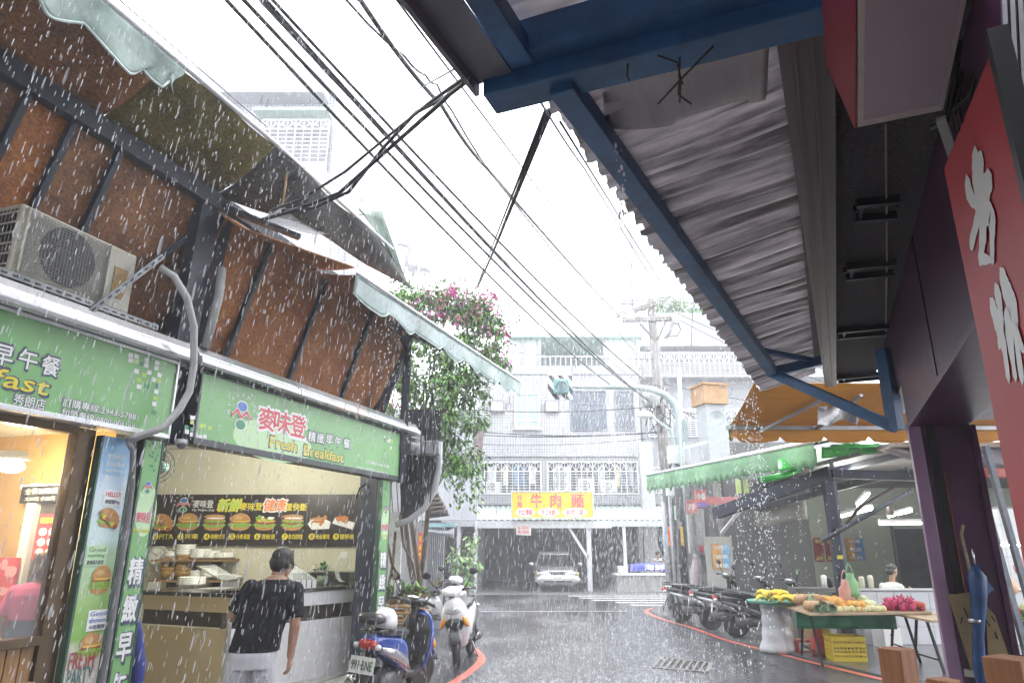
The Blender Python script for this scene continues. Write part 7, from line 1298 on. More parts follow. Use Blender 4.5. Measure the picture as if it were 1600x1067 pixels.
def scooter(label, pos, ang, paint, paint2, plate=None, group='parked scooters', lean=radians(6), backrest=False, steer=0., white_front=True):
    """x forward, y left, z up; pos under the middle of the wheelbase"""
    f = FR((0, 0, 0), 0); f.M = MX.Translation(V(pos)) @ MX.Rotation(ang, 4, 'Z') @ MX.Rotation(lean, 4, 'X')
    t = thing('scooter', label, 'scooter', f, (0, 0, 0), group); S = MX.Translation((.6, 0, .6)) @ MX.Rotation(steer, 4, 'Z') @ MX.Translation((-.6, 0, -.6))
    fs = FR((0, 0, 0), 0); fs.M = f.M @ S
    ax = MX.Rotation(-pi / 2, 3, 'X')
    for F_, x in ((fs, .66), (f, -.60)):
        wl = MB(F_).lathe((x, 0, .225), [(.135, -.045), (.185, -.055), (.215, -.042), (.225, 0), (.215, .042), (.185, .055), (.135, .045)], 28, ax).build('wheel', rub, t)
        m = MB(F_); m.lathe((x, 0, .225), [(.03, -.05), (.05, -.045), (.06, -.02), (.135, -.04), (.148, -.045), (.148, .045), (.135, .04), (.06, .02), (.05, .045), (.03, .05)], 20, ax); m.build('rim', alloy, wl)
        for k in range(5): a = k * 2 * pi / 5; MB(F_).bar((x + .05 * cos(a), 0, .225 + .05 * sin(a)), (x + .14 * cos(a), 0, .225 + .14 * sin(a)), .03, .05, (0, 1, 0)).build('spoke', alloy, wl)
    # rear body
    MB(f).loft([yz(-.98, .74, .05, .03), yz(-.93, .73, .09, .065), yz(-.75, .68, .13, .11), yz(-.5, .62, .155, .14), yz(-.25, .56, .165, .17), yz(-.12, .48, .15, .19), yz(-.06, .42, .13, .16)]).build('rear_body', paint, t, mods=(('SUBSURF', dict(levels=1, render_levels=1)),))
    for q in (-1, 1): MB(f).loft([[V((x, q * y, z + h_)), V((x, q * (y + .012), z)), V((x, q * y, z - h_))] for x, y, z, h_ in ((-.85, .118, .66, .02), (-.55, .152, .58, .05), (-.2, .166, .46, .05), (-.1, .15, .38, .03))], False, closed=False).build('side_stripe', paint2, t, solid=.006)
    MB(f).loft([yz(-.82, .80, .09, .03), yz(-.7, .80, .13, .05), yz(-.45, .785, .14, .055), yz(-.35, .755, .14, .045), yz(-.1, .745, .115, .05), yz(-.02, .72, .08, .035)]).build('seat', seatm, t, mods=(('SUBSURF', dict(levels=1, render_levels=1)),))
    MB(f).loft([yz(-.14, .31, .14, .06), yz(.1, .29, .15, .045), yz(.35, .30, .15, .05)]).build('floorboard', bpl, t)
    MB(f).loft([yz(-.62, .30, .09, .10), yz(-.4, .3, .12, .11), yz(-.15, .31, .12, .09)]).build('engine', M('engine alloy', (.13, .13, .135), .4, .7, var=.4, scale=12), t)
    MB(f).tube([(-.85, .13, .30), (-.6, .15, .27), (-.3, .13, .24)], [.055, .06, .035], 12).build('exhaust', chrome if backrest else bpl, t); 
    if backrest: MB(f).lathe((-.88, .15, .33), [(.075, -.02), (.075, .04), (.05, .07), (.02, .05)], 18, MX.Rotation(-pi / 2, 3, 'Y')).build('muffler_end', chrome, t)
    MB(f).tube([(-.6, .11, .26), (-.7, .12, .5), (-.72, .11, .62)], .022, 8).build('shock_absorber', alloy, t)
    MB(f).loft([[V((x, -.07, z)), V((x + .01, 0, z + .025)), V((x, .07, z))] for x, z in ((-.8, .62), (-.9, .5), (-.97, .36), (-1.0, .26))], False, closed=False).build('rear_mudguard', bpl, t, solid=.008)
    tl_ = MB(f).loft([yz(-1.0, .715, .06, .035), yz(-.97, .71, .085, .05), yz(-.9, .70, .1, .055)]).build('tail_light', redlens, t)
    for q in (-1, 1): MB(f).loft([yz(-.985, .69, .02, .03, 8), yz(-.93, .69, .03, .035, 8)]).build('rear_indicator', clrlens, t) if False else MB(f).ell((-.95, q * .115, .69), (.04, .035, .03), 10, 6).build('rear_indicator', clrlens, t)
    pb_ = MB(f).slab([(-1.005, -.13, .60), (-1.03, -.13, .45), (-1.03, .13, .45), (-1.005, .13, .60)], (.006, 0, 0)).build('number_plate', platew, t)
    if plate: mb = MB(f); letters(mb, plate, (-1.02, 0, .525), .22, .085, (0, -1, 0), (.16, 0, 1), .015, .006); mb.build('plate_number', M('plate ink', (.04, .07, .05), .5, var=0), pb_)
    MB(f).tube([(-.55, .12, .80), (-.85, .12, .83), (-.98, .08, .83), (-.98, -.08, .83), (-.85, -.12, .83), (-.55, -.12, .80)], .014, 8).build('grab_rail', bpl, t)
    if backrest: MB(f).loft([yz(-1.02, .93, .11, .03), yz(-.96, .95, .15, .05), yz(-.86, .94, .13, .05), yz(-.82, .92, .08, .03)]).build('backrest', seatm, t)
    # front
    def shield(z, x, hy, d, n=12): return [V((x + d * cos(a) * (1 if cos(a) > 0 else .25), hy * sin(a), z)) for a in [2 * pi * k / n for k in range(n)]]
    MB(f).loft([shield(.22, .34, .13, .06), shield(.32, .40, .17, .09), shield(.5, .44, .225, .13), shield(.68, .47, .225, .16), shield(.82, .48, .17, .15), shield(.92, .47, .09, .09)]).build('front_shield', paint, t, mods=(('SUBSURF', dict(levels=1, render_levels=1)),))
    MB(f).loft([shield(.30, .35, .15, .03), shield(.5, .39, .185, .03), shield(.7, .42, .18, .03), shield(.86, .43, .12, .03)]).build('inner_shield', bpl, t)
    MB(f).loft([[V((x, -y, z)), V((x + dx, 0, z + .02)), V((x, y, z))] for x, y, z, dx in ((.545, .15, .62, .08), (.56, .13, .54, .075), (.555, .08, .46, .06), (.54, .02, .40, .04))], False, closed=False).build('front_badge_panel', paint2, t, solid=.012)
    for q in (-1, 1): MB(f).ell((.55, q * .165, .58), (.05, .035, .085), 10, 8, MX.Rotation(q * .5, 3, 'X')).build('front_indicator', ambr, t)
    MB(f).ell((.575, 0, .74), (.06, .125, .075), 16, 10).build('headlight', clrlens, t)
    MB(fs).loft([[V((.66 + .25 * cos(a), y, .235 + .25 * sin(a))) for a in [pi * .12 + k * pi * .8 / 8 for k in range(9)]] for y in (-.07, -.055, 0, .055, .07)], False, closed=False).build('front_mudguard', bpl if white_front else paint, t, solid=.01)
    for q in (-1, 1): MB(fs).tube([(.66, q * .075, .225), (.58, q * .075, .46), (.54, q * .05, .58)], .022, 8).build('fork', alloy, t)
    cow = MB(fs).loft([yz(.30, 1.0, .08, .03), yz(.36, 1.0, .17, .055), yz(.46, 1.0, .16, .065), yz(.54, .97, .09, .045), yz(.57, .96, .04, .02)]).build('handlebar_cowl', paint if white_front else bpl, t, mods=(('SUBSURF', dict(levels=1, render_levels=1)),))
    MB(fs).ell((.36, 0, 1.05), (.06, .09, .02), 14, 6).build('speedometer', clrlens, cow); MB(fs).tube([(.42, 0, .6), (.41, 0, 1.0)], .04, 8).build('steering_column', bpl, t)
    for q in (-1, 1):
        MB(fs).tube([(.41, q * .12, 1.0), (.37, q * .24, 1.01), (.33, q * .36, 1.0)], [.017, .02, .02], 8).build('handle_grip', bpl, t); MB(fs).tube([(.42, q * .2, .99), (.41, q * .3, .985), (.37, q * .37, .98)], .008, 6).build('brake_lever', alloy, t)
        MB(fs).tube([(.40, q * .18, 1.02), (.38, q * .27, 1.12), (.38, q * .33, 1.2)], .008, 6).build('mirror_stem', bpl, t)
        mm = MX.Rotation(q * .25, 3, 'Z'); mr = MB(fs).ell((.385, q * .345, 1.25), (.022, .07, .052), 14, 8, mm).build('mirror', bpl, t); o = MB(fs); c = V((.362, q * .345, 1.25)); disc(o, c, .058, .042, (0, -1, 0), Z3, .002, 16); o.build('mirror_glass', mirm, mr)
    MB(f).tube([(-.1, .12, .25), (-.05, .2, .02)], .012, 6).build('side_stand', alloy, t)
    return t, f
bluep = M('blue scooter paint', (.03, .07, .36), .18, .2, var=.08, coat=.6); silv = M('silver paint', (.4, .41, .44), .2, .6, var=.06, coat=.5); whp = M('pearl white paint', (.7, .7, .72), .15, var=.04, coat=.7); blp = M('black scooter paint', (.018, .018, .022), .14, .1, var=.2, coat=.7); redp = M('red scooter trim', (.22, .03, .035), .2, var=.1)
rp = PZ(557, 1037, .53); an = radians(90 - 13); fw = V((cos(an), sin(an), 0)); p0 = V((rp.x, rp.y, 0)) + fw * 1.02
bsc, bf = scooter('blue and silver scooter with a chrome exhaust and black backrest seen from behind', p0, an, bluep, silv, '991·BNE', backrest=True, steer=-.35, white_front=False)
hm = thing('helmet', 'white open face helmet resting on the seat of the blue scooter', 'helmet', bf, (-.66, -.02, .82)); mb = MB(bf); mb.lathe((-.66, -.03, .83), [(.125, .0), (.135, .06), (.12, .13), (.08, .18), (.02, .2)], 18); mb.build('shell', whp, hm); MB(bf).lathe((-.66, -.03, .83), [(.127, -.012), (.139, .0), (.137, .012)], 18).build('rim', bpl, hm)
wb = PZ(713, 1043); an = radians(-90 - 6); fw = V((cos(an), sin(an), 0))
scooter('white scooter facing the camera on the kerb by the red line', V((wb.x, wb.y, 0)) - fw * .66, an, whp, bpl, None, steer=.2)
g_ = PZ(668, 1005); scooter('grey white scooter parked sideways behind the white one', V((g_.x + .1, g_.y + 1.4, 0)), radians(-38), M('grey white paint', (.55, .56, .58), .2, var=.06, coat=.5), bpl, None, lean=radians(5))
for px, py, an, lb, p2, tr_ in ((1066, 973, -8, 'black scooter with a silver tail parked first along the right red line', silv, whp), (1112, 984, -14, 'black scooter squeezed between two others before the notice board', silv, blp), (1152, 996, -12, 'black scooter with dark grey trim parked nearest the banana stand', M('dark grey trim', (.07, .07, .075), .25), blp)):
    q = PZ(px, py); a = radians(an); scooter(lb, V((q.x, q.y, 0)) + V((cos(a), sin(a), 0)) * .6, a, blp, p2, None, 'black scooters along the right red line', steer=.3, lean=radians(8), white_front=False)
# ---- car under the lean-to
CW = PZ(869.5, 922); carf = FR((CW.x, CW.y - .9, 0), radians(-90)); car = thing('parked_car', 'silver sedan parked nose out under the lean-to roof', 'car', carf)
cp = M('champagne silver paint', (.66, .66, .66), .22, .6, var=.04, coat=.6)
def sec(x, hw, zb, zt, n=20, e=4.): return [V((x, hw * abs(cos(a)) ** (2 / e) * (1 if cos(a) >= 0 else -1), (zb + zt) / 2 + (zt - zb) / 2 * abs(sin(a)) ** (2 / e) * (1 if sin(a) >= 0 else -1))) for a in [2 * pi * k / n for k in range(n)]]
MB(carf).loft([sec(-.0, .62, .3, .58), sec(-.08, .74, .22, .66), sec(-.3, .82, .2, .72), sec(-.9, .85, .2, .82), sec(-1.3, .855, .2, .88), sec(-2.6, .86, .2, .92), sec(-3.6, .85, .22, .9), sec(-4.2, .8, .25, .86), sec(-4.35, .7, .3, .75)]).build('body', cp, car)
MB(carf).loft([sec(-1.25, .72, .8, .9, e=3), sec(-1.75, .66, .8, 1.28, e=3.4), sec(-2.2, .62, .8, 1.38, e=3.6), sec(-2.9, .62, .8, 1.36, e=3.6), sec(-3.7, .68, .8, .95, e=3)]).build('cabin_glass', M('car glass', (.03, .035, .04), .05, var=0), car)
MB(carf).loft([sec(-1.72, .58, 1.24, 1.31), sec(-2.2, .58, 1.3, 1.41), sec(-2.9, .58, 1.3, 1.39), sec(-3.2, .56, 1.2, 1.28)]).build('roof', cp, car)
for q in (-1, 1):
    MB(carf).bar((-1.22, q * .73, .87), (-1.75, q * .6, 1.28), .05, .05).build('windscreen_pillar', cp, car)
    hl = MB(carf).loft([sec(-.02, .17, .57, .68, 12), sec(-.16, .19, .55, .71, 12)]).build('headlight', clrlens, car); 
    for v in hl.data.vertices: pass
    hl.location = V((0, q * .5, 0)); MB(carf).ell((-.05, q * .73, .62), (.09, .06, .06), 10, 7).build('front_indicator', M('pale amber lens', (.6, .45, .25), .1), car)
    MB(carf).ell((-1.2, q * .93, .93), (.05, .1, .07), 12, 8).build('wing_mirror', cp, car)
    fl = MB(carf).box(-.03, .01, q * .58 - .12, q * .58 + .12, .33, .40); fl.build('fog_light', clrlens, car)
    for x in (-.85, -3.4):
        wl = MB(carf).lathe((x, q * .76, .3), [(.19, -.09), (.29, -.09), (.3, 0), (.29, .09), (.19, .09)], 22, MX.Rotation(-pi / 2, 3, 'X')).build('wheel', rub, car); MB(carf).lathe((x, q * .77, .3), [(.02, -.08), (.19, -.07), (.19, .07), (.02, .08)], 16, MX.Rotation(-pi / 2, 3, 'X')).build('rim', alloy, wl)
MB(carf).loft([sec(.06, .60, .36, .52), sec(.04, .76, .3, .54), sec(-.1, .83, .27, .55), sec(-.3, .86, .27, .53)]).build('bumper', cp, car)
MB(carf).box(.045, .068, -.5, .5, .33, .39).build('lower_intake', bpl, car); gr = MB(carf).box(-.03, .02, -.27, .27, .585, .675).build('grille', chrome, car)
for i in range(9): MB(carf).box(.02, .026, -.25 + i * .057, -.216 + i * .057, .597, .663).build('grille_slot', blk, gr)
pb_ = MB(carf).box(.07, .08, -.17, .17, .40, .52).build('number_plate', tw, car); mb = MB(carf); letters(mb, 'ED·0541', (.08, 0, .46), .28, .08, (0, 1, 0), Z3, .015, .003); mb.build('plate_number', blk, pb_)
MB(carf).loft([[V((x, y, z + .002)) for y in (-w_, -w_ * .5, 0, w_ * .5, w_)] for x, w_, z in ((-.12, .55, .695), (-.3, .62, .738), (-.9, .68, .838), (-1.25, .7, .885))], False, closed=False).build('bonnet', cp, car, solid=.012)
for q in (-1, 1): MB(carf).tube([(-1.18, q * .15 + .1, .9), (-1.45, q * .3 + .25, 1.08)], .012, 5).build('wiper', blk, car)
# ================================================================== POLES
wood_p = M('weathered pole', (.20, .19, .18), .8, var=.4, scale=3, stretch=(6, 6, .5), bump=.5, bscale=20); ins = M('insulator', (.55, .55, .56), .25); tp_g = M('grey green pole', (.33, .40, .40), .4, .3, var=.12)
YP = 20.; pt = PY(1016, 467, YP); pbm = PY(1062, 925, YP)
up_ = thing('utility_pole', 'leaning weathered utility pole with cross arms and insulators', 'utility pole', WF, (pbm.x, YP, 0)); MB().tube([(pbm.x, YP, 0), ((pbm.x + pt.x) / 2 - .03, YP, pt.z / 2), pt], [.19, .16, .12], 12).build('pole', wood_p, up_)
for a_, b_ in (((962, 494, 20.1), (1026, 474, 19.8)), ((972, 500, 19.85), (1060, 498, 19.85))):
    am = MB().bar(PY(*a_), PY(*b_), .12, .12).build('cross_arm', wood_p, up_)
    for k in (.02, .3, .65, .97): c = PY(*a_).lerp(PY(*b_), k) + V((0, 0, .06)); MB().lathe(c, [(.03, 0), (.06, .03), (.05, .06), (.065, .09), (.045, .13), (.02, .15)], 10).build('insulator', ins, am)
for a_, b_ in (((1000, 505), (1024, 532)), ((1040, 503), (1028, 530))): MB().bar(PY(*a_, 19.85), PY(*b_, 19.9), .07, .05).build('brace', wood_p, up_)
for px, py in ((985, 492), (1056, 497)): c = PY(px, py, 19.8); MB().lathe(c - V((0, 0, .2)), [(.03, 0), (.13, .04), (.13, .3), (.05, .36)], 12).build('cut_out_fuse', ins, up_)
MB().tube([PY(1056, 492, 19.8), PY(1050, 505, 19.7), PY(1046, 520, 19.7), PY(1039, 528, 19.7)], [.06, .05, .06, .05], 8).build('cable_joint', M('joint grey', (.2, .2, .22), .5), up_); MB().tube([PY(1057, 500, 19.8), PY(1064, 515, 19.7), PY(1058, 525, 19.7), PY(1040, 526, 19.7)], .015, 5).build('jumper_wire', blk, up_)
c = PY(1018, 620, 19.7); MB().lathe(c + V((0, 0, -.3)), [(.05, 0), (.24, .05), (.25, .45), (.2, .55), (.05, .58)], 14).build('transformer', M('transformer grey', (.4, .4, .4), .5, var=.15), up_)
mb = MB()
for i in range(14): a = PY(U(1018, 1040), U(600, 640), 19.7); mb.tube([a, a + V((U(-.4, .4), 0, U(-.5, .2))), a + V((U(-.6, .6), .1, U(-.9, -.2)))], .014, 5)
mb.build('wire_tangle', M('dark cable', (.03, .03, .04), .5), up_)
# traffic mast
YM = 19.; b0 = PY(1066, 940, YM); a0 = PY(1063, 690, YM); 
tm_ = thing('traffic_mast', 'grey green curved traffic mast reaching over the junction', 'traffic mast', WF, (b0.x, YM, 0)); MB().tube([(b0.x, YM, 0), a0, PY(1062, 655, YM), PY(1055, 632, YM), PY(1040, 617, YM), PY(1018, 608, YM), PY(985, 604.5, YM), PY(885, 604, YM)], [.13, .12, .115, .11, .1, .09, .08, .055], 12).build('mast', tp_g, tm_)
for d, m_ in (((1043, 697, 1077, 725), M('control box', (.58, .6, .6), .45, var=.08)), ((1040, 735, 1060, 775), M('control box', (.58, .6, .6))), ((1057, 731, 1074, 743), M('control box', (.58, .6, .6)))): xx = rect(d[0], d[2], d[1], d[3], YM - .2); B('control_box', WF, (xx[0], xx[1], YM - .35, YM - .13, xx[2], xx[3]), m_, tm_, .015)
MB().tube([PY(1045, 730, YM - .2), PY(1052, 722, YM - .25), PY(1072, 735, YM - .25), PY(1070, 748, YM - .2), PY(1055, 752, YM - .2)], .02, 6).build('cable', blk, tm_)
ts = thing('traffic_signal', 'rear of a traffic signal on a black and white striped backboard', 'traffic signal', WF, PY(875, 604, YM)); x0, x1, z0, z1 = rect(855.5, 894, 585, 624, YM - .2); yb = YM - .2
B('backboard', WF, (x0, x1, yb, yb + .02, z0, z1), tw, ts); W_ = x1 - x0
for k in range(-1, 4):                            # diagonal stripes clipped to the board
    pl = []
    a = k * .4 * W_
    poly = [(a, W_), (a + .2 * W_, W_), (a + .2 * W_ + .7 * W_, 0), (a + .7 * W_, 0)]
    def clip(pts, f_):
        out = []
        for i in range(len(pts)):
            p, q = pts[i], pts[(i + 1) % len(pts)]; fp, fq = f_(p), f_(q)
            if fp >= 0: out.append(p)
            if (fp >= 0) != (fq >= 0): t_ = fp / (fp - fq); out.append((p[0] + (q[0] - p[0]) * t_, p[1] + (q[1] - p[1]) * t_))
        return out
    poly = clip(clip(poly, lambda p: p[0]), lambda p: W_ - p[0])
    if len(poly) > 2: MB().slab([(x0 + p[0], yb - .003, z0 + p[1]) for p in poly], (0, -.004, 0)).build('stripe', M('stripe black', (.012, .014, .02), .4, var=0), ts)
cx_, cz_ = (x0 + x1) / 2 + .02, (z0 + z1) / 2 - .02; hg_ = M('signal green case', (.10, .26, .25), .4, var=.15); B('housing', WF, (cx_ - .2, cx_ + .22, yb - .22, yb - .008, cz_ - .2, cz_ + .2), hg_, ts, .03)
mb = MB(); mb.add([(cx_ + .01 + .15 * cos(a), yb - .226, cz_ - .02 + .15 * sin(a)) for a in [k * pi / 12 for k in range(24)]], [tuple(range(24))], False); mb.build('recess', M('signal recess', (.06, .12, .13), .5, var=.4), ts)
MB().tube([(cx_ + .01 + .16 * cos(a), yb - .24, cz_ - .02 + .16 * sin(a)) for a in [k * pi / 12 for k in range(0, 13)]], .02, 6).build('visor_rim', hg_, ts)
sl2 = thing('street_lamp', 'cobra head street lamp on a slim leaning pole', 'street lamp', WF, PZ(1070, 935)); l0 = PY(994, 648, 18.8); MB().loft([[l0 + V((x, y * w_, z * h_)) for y, z in [(cos(a), sin(a)) for a in [k * pi / 5 for k in range(10)]]] for x, w_, h_ in ((0, .03, .03), (.08, .12, .09), (.3, .15, .11), (.42, .08, .06))]).build('lamp_head', M('lamp head', (.66, .68, .68), .3, var=.06), sl2)
MB().tube([l0 + V((.4, 0, 0)), PY(1030, 660, 18.8), PY(1048, 672, 18.8), PY(1052, 690, 18.8), PY(1058, 770, 18.8), (PY(1066, 925, 18.8).x, 18.8, 0)], [.03, .035, .04, .045, .05, .06], 8).build('lamp_pole', tp_g, sl2)
p2 = PY(1061, 575, 18.4); th_ = thing('slim_steel_pole', 'slim steel pole rising above the traffic mast', 'pole', WF, (PY(1076, 925, 18.4).x, 18.4, 0)); MB().tube([(PY(1072, 925, 18.4).x, 18.4, 0), p2], .06, 8).build('pole', tp_g, th_); xx = rect(1068, 1074, 655, 690, 18.3); B('box', WF, (xx[0], xx[1], 18.2, 18.35, xx[2], xx[3]), tp_g, th_)
rbx = thing('rusty_siren_box', 'rusty box over a grey loudspeaker high on a pole', 'loudspeaker', WF, PZ(1130, 945)); YR = 17.; rm_ = rusty('rusty siren box', (.30, .14, .05), (.44, .26, .13), (.5, .36, .22), 1.6); xx = rect(1090, 1138, 601, 630, YR); fr2 = FR(((xx[0] + xx[1]) / 2, YR + .35, 0), radians(14)); hw = (xx[1] - xx[0]) / 2 - .05; B('rusty_case', fr2, (-hw, hw, -hw, hw, xx[2], xx[3]), rm_, rbx, .01); B('lid', fr2, (-hw - .05, hw + .05, -hw - .05, hw + .05, xx[3], xx[3] + .05), rm_, rbx)
z2 = PY(1118, 735, YR).z; B('speaker_case', fr2, (-hw + .08, hw - .03, -hw + .1, hw - .1, z2, xx[2] - .003), M('speaker grey', (.34, .36, .38), .5, var=.15), rbx); cS = PY(1121, 652, YR - .3); MB().lathe(cS, [(.03, .18), (.06, .12), (.16, .05), (.19, 0), (.17, .01), (.04, .1)], 20, MX.Rotation(-pi / 2, 3, 'X')).build('horn', M('horn grey', (.3, .32, .34), .4, var=.2), rbx)
MB().cyl((fr2.M.translation.x, YR + .35, 0), (fr2.M.translation.x, YR + .35, z2), .09, n=10).build('pole', wood_p, rbx); MB().bar(PY(1068, 700, YR), PY(1105, 690, YR), .05, .05).build('stay', alu, rbx)
# ---- overhead wires
wire_m = M('black cable', (.02, .022, .03), .5, var=0)
def wire(label, pts, r, sag=0., n=26, grp='overhead cables', name='overhead_cable'):
    P_ = [PY(*p) for p in pts]; out = []
    for i, (a, b_) in enumerate(zip(P_, P_[1:])):
        m = max(2, int(n / (len(P_) - 1)))
        for k in range(m): t = k / m; q = a.lerp(b_, t); q.z -= sag * 4 * t * (1 - t); out.append(q)
    out.append(P_[-1]); solo(name, label, 'cable', MB().tube(out, r, 6), wire_m, grp)
WN = ['lowest of the black cables slanting down to the traffic mast', 'second black cable slanting down toward the traffic mast', 'third black cable in the slanting bundle', 'thin wire beside the third slanting cable', 'thick black cable in the slanting bundle', 'topmost cable of the slanting bundle']
for (x, ye, xe, r, Y0), lb in zip([(363, 604, 958, .016, 4.2), (390, 621, 1006, .017, 4.4), (418, 626, 1014, .014, 4.6), (413, 600, 1000, .007, 4.6), (424, 629, 1016, .018, 4.6), (435, 605, 1022, .017, 4.8)], WN):
    d0 = 380.; dx = (xe - x) / ye; wire(lb, [(x - dx * 170, -170, Y0 * .75), (xe, ye, 19.6)], r, .25)
wire('thick twisted cable dropping past the hanging bundle to the pole', [(520, -60, 3.4), (563, 0, 3.9), (690, 165, 5.5), (760, 262, 7), (960, 486, 19.8)], .02, .05); wire('thin companion of the twisted cable with a loose bow', [(500, -40, 3.4), (541, 0, 3.9), (632, 88, 4.8), (665, 118, 5.2), (683, 132, 5.4), (704, 170, 5.8), (770, 275, 7.2), (1000, 560, 19.9)], .011, .03)
wire('fine wire running close by the blue canopy corner', [(590, -40, 3), (990, 480, 19.8)], .008, .1); wire('fine wire running down from the blue cross beam to the pole', [(832, 138, 3.0), (912, 262, 5), (1050, 485, 19.8)], .008, .02); wire('fine wire crossing from the canopy edge toward the far houses', [(875, 190, 3), (1060, 480, 19.7)], .007, .05)
for i, (pts, r) in enumerate([([(746, 104, 2.9), (690, 160, 3.4), (620, 222, 4.2), (530, 302, 4.8), (470, 325, 5.), (405, 345, 5.)], .016), ([(740, 112, 2.9), (672, 160, 3.4), (610, 210, 4.2), (540, 268, 4.8), (470, 312, 5.), (420, 330, 5.)], .012), ([(744, 116, 2.9), (700, 150, 3.3), (650, 176, 3.8), (600, 230, 4.3), (545, 300, 4.8), (490, 325, 5.), (440, 330, 5.)], .014)]): wire(['thickest', 'middle', 'lowest'][i] + ' cable of the drop bundle from the blue canopy corner to the left awning', pts, r, .0, 30, 'drop cables to the left awning')
wire('fine slack wire from the canopy corner to the tall tiled house', [(738, 92, 2.9), (600, 160, 12), (482, 262, 22)], .007, .05)
mb = MB(); a, b_ = PY(858, 172, 3.4), PY(745, 450, 12.5); mb.tube([a, a.lerp(b_, .5) - V((0, 0, .05)), b_], .013, 6); mb.tube([a + V((.012, 0, -.01)), a.lerp(b_, .5) + V((.012, 0, -.05)), b_ + V((.02, 0, 0))], .010, 6); mb.tube([a + V((-.02, 0, 0)), b_ + V((-.015, 0, 0))], .010, 6); solo('cable_strand', 'heavy taped cable strand crossing from the right canopy to the flowering tree', 'cable', mb, wire_m)
for i, (y0, y1, x0, x1) in enumerate([(457, 470, 770, 1000), (467, 475, 770, 996), (474, 482, 780, 976)]): wire(['upper', 'middle', 'lower'][i] + ' level wire from the flowering tree to the pole top', [(x0 - 120, y0 - 4, 21), (x1, y1, 20)], .014, .05, 16, 'level wires behind the flowering tree')
for i, (p, q) in enumerate([((740, 640), (1030, 634)), ((745, 674), (1042, 675)), ((745, 679), (1042, 673)), ((750, 694), (1040, 682)), ((790, 548), (1020, 560))]): wire(['level cable crossing the top windows of the tiled house', 'upper of two level cables crossing the blank tiles', 'lower of two level cables crossing the blank tiles', 'thin drooping wire below the two level cables', 'thin wire crossing the terrace railing'][i], [(*p, 23), (*q, 19.9)], .018 if i < 3 else .009, .12, 16, 'cables crossing the tiled house')
for i, (p, q) in enumerate([((1022, 472), (1300, 580)), ((1058, 498), (1300, 600)), ((1040, 600), (1330, 640)), ((1045, 640), (1300, 655)), ((1048, 632), (1200, 690)), ((1020, 468), (1240, 468)), ((1083, 470), (1080, 540)), ((985, 350), (988, 480))]): wire('thin wire number %s strung from the leaning pole toward the shops' % ['one', 'two', 'three', 'four', 'five', 'six', 'seven', 'eight'][i], [(*p, 19.8), (*q, 19 if i < 6 else 19.8)], .012, .15 if i < 6 else 0, 12, 'thin wires around the leaning pole')
# ================================================================== FLOWERING TREE AND CLUTTER AT THE LEFT CORNER
YV = 12.6
bt = thing('bougainvillea_tree', 'tall bougainvillea with pink blossom spilling over the low awning', 'tree', WF, PZ(652, 985)); bark = M('vine bark', (.10, .075, .055), .8, var=.4, scale=12)
tk = MB(); base = PZ(650, 980)
for pts in ([(650, 985), (655, 900), (640, 800), (652, 700), (680, 560)], [(660, 985), (640, 880), (628, 760), (640, 640), (610, 560)], [(645, 985), (662, 870), (672, 760), (665, 650), (730, 520)]): tk.tube([PY(x, y, YV - .1 + .3 * R()) for x, y in pts], [.05, .045, .04, .03, .02], 7)
tk.build('trunk', bark, bt)
for k in range(16): x, y = U(595, 680), U(560, 700); MB().tube([PY(x, y, YV), PY(x + U(-20, 20), y + U(40, 90), YV - .1), PY(x + U(-25, 25), y + U(110, 220), YV)], [.014, .011, .006], 5).build('stem', bark, bt)
clus = [(735, 480, 50, 35), (700, 500, 60, 40), (735, 530, 55, 45), (720, 490, 70, 45), (690, 470, 60, 30), (755, 500, 42, 45), (768, 545, 28, 50), (705, 540, 75, 50), (650, 470, 45, 30), (635, 450, 22, 20), (640, 500, 40, 35), (740, 590, 42, 60), (700, 620, 60, 55), (715, 680, 50, 55), (725, 730, 32, 35), (705, 735, 26, 24), (670, 660, 45, 70), (612, 620, 26, 70), (640, 600, 40, 60), (605, 680, 20, 40), (745, 640, 30, 50), (690, 580, 60, 50)]
lf3 = M('fresh leaf', (.2, .36, .08), .4, var=.3, scale=3)
cr_ = MB()
for px, py, rx, ry in clus:
    c = PY(px, py, YV); k = YV / 1067. ; foliage(cr_, c, (rx * k * 1.0, .55, ry * k * 1.0), int(rx * ry * .33), .06, .105, .2, 3, 7)
for _ in range(14):
    p = PY(U(690, 760), U(690, 740), YV - .2)
    for j in range(12): leaf(cr_.mat(j % 3), p + V((U(-.08, .08), U(-.1, .1), -.06 * j)), (U(-1, 1), U(-1, 1), -.6), .055, .11)
for px, py in ((805, 498), (790, 480), (812, 500), (735, 440), (680, 450), (632, 440), (760, 600), (752, 620)):
    for j in range(10): leaf(cr_.mat(j % 3), PY(px + U(-14, 8), py + U(-5, 5), YV), (U(-.6, 1), U(-1, 1), U(-.4, .6)), .05, .10)
cr_.build('crown', [leafm, lf2, lf3], bt)['kind'] = 'stuff'
pet = M('magenta bract', (.55, .06, .32), .5, var=.3, scale=5); pet2 = M('pink bract', (.68, .2, .45), .5, var=.2)
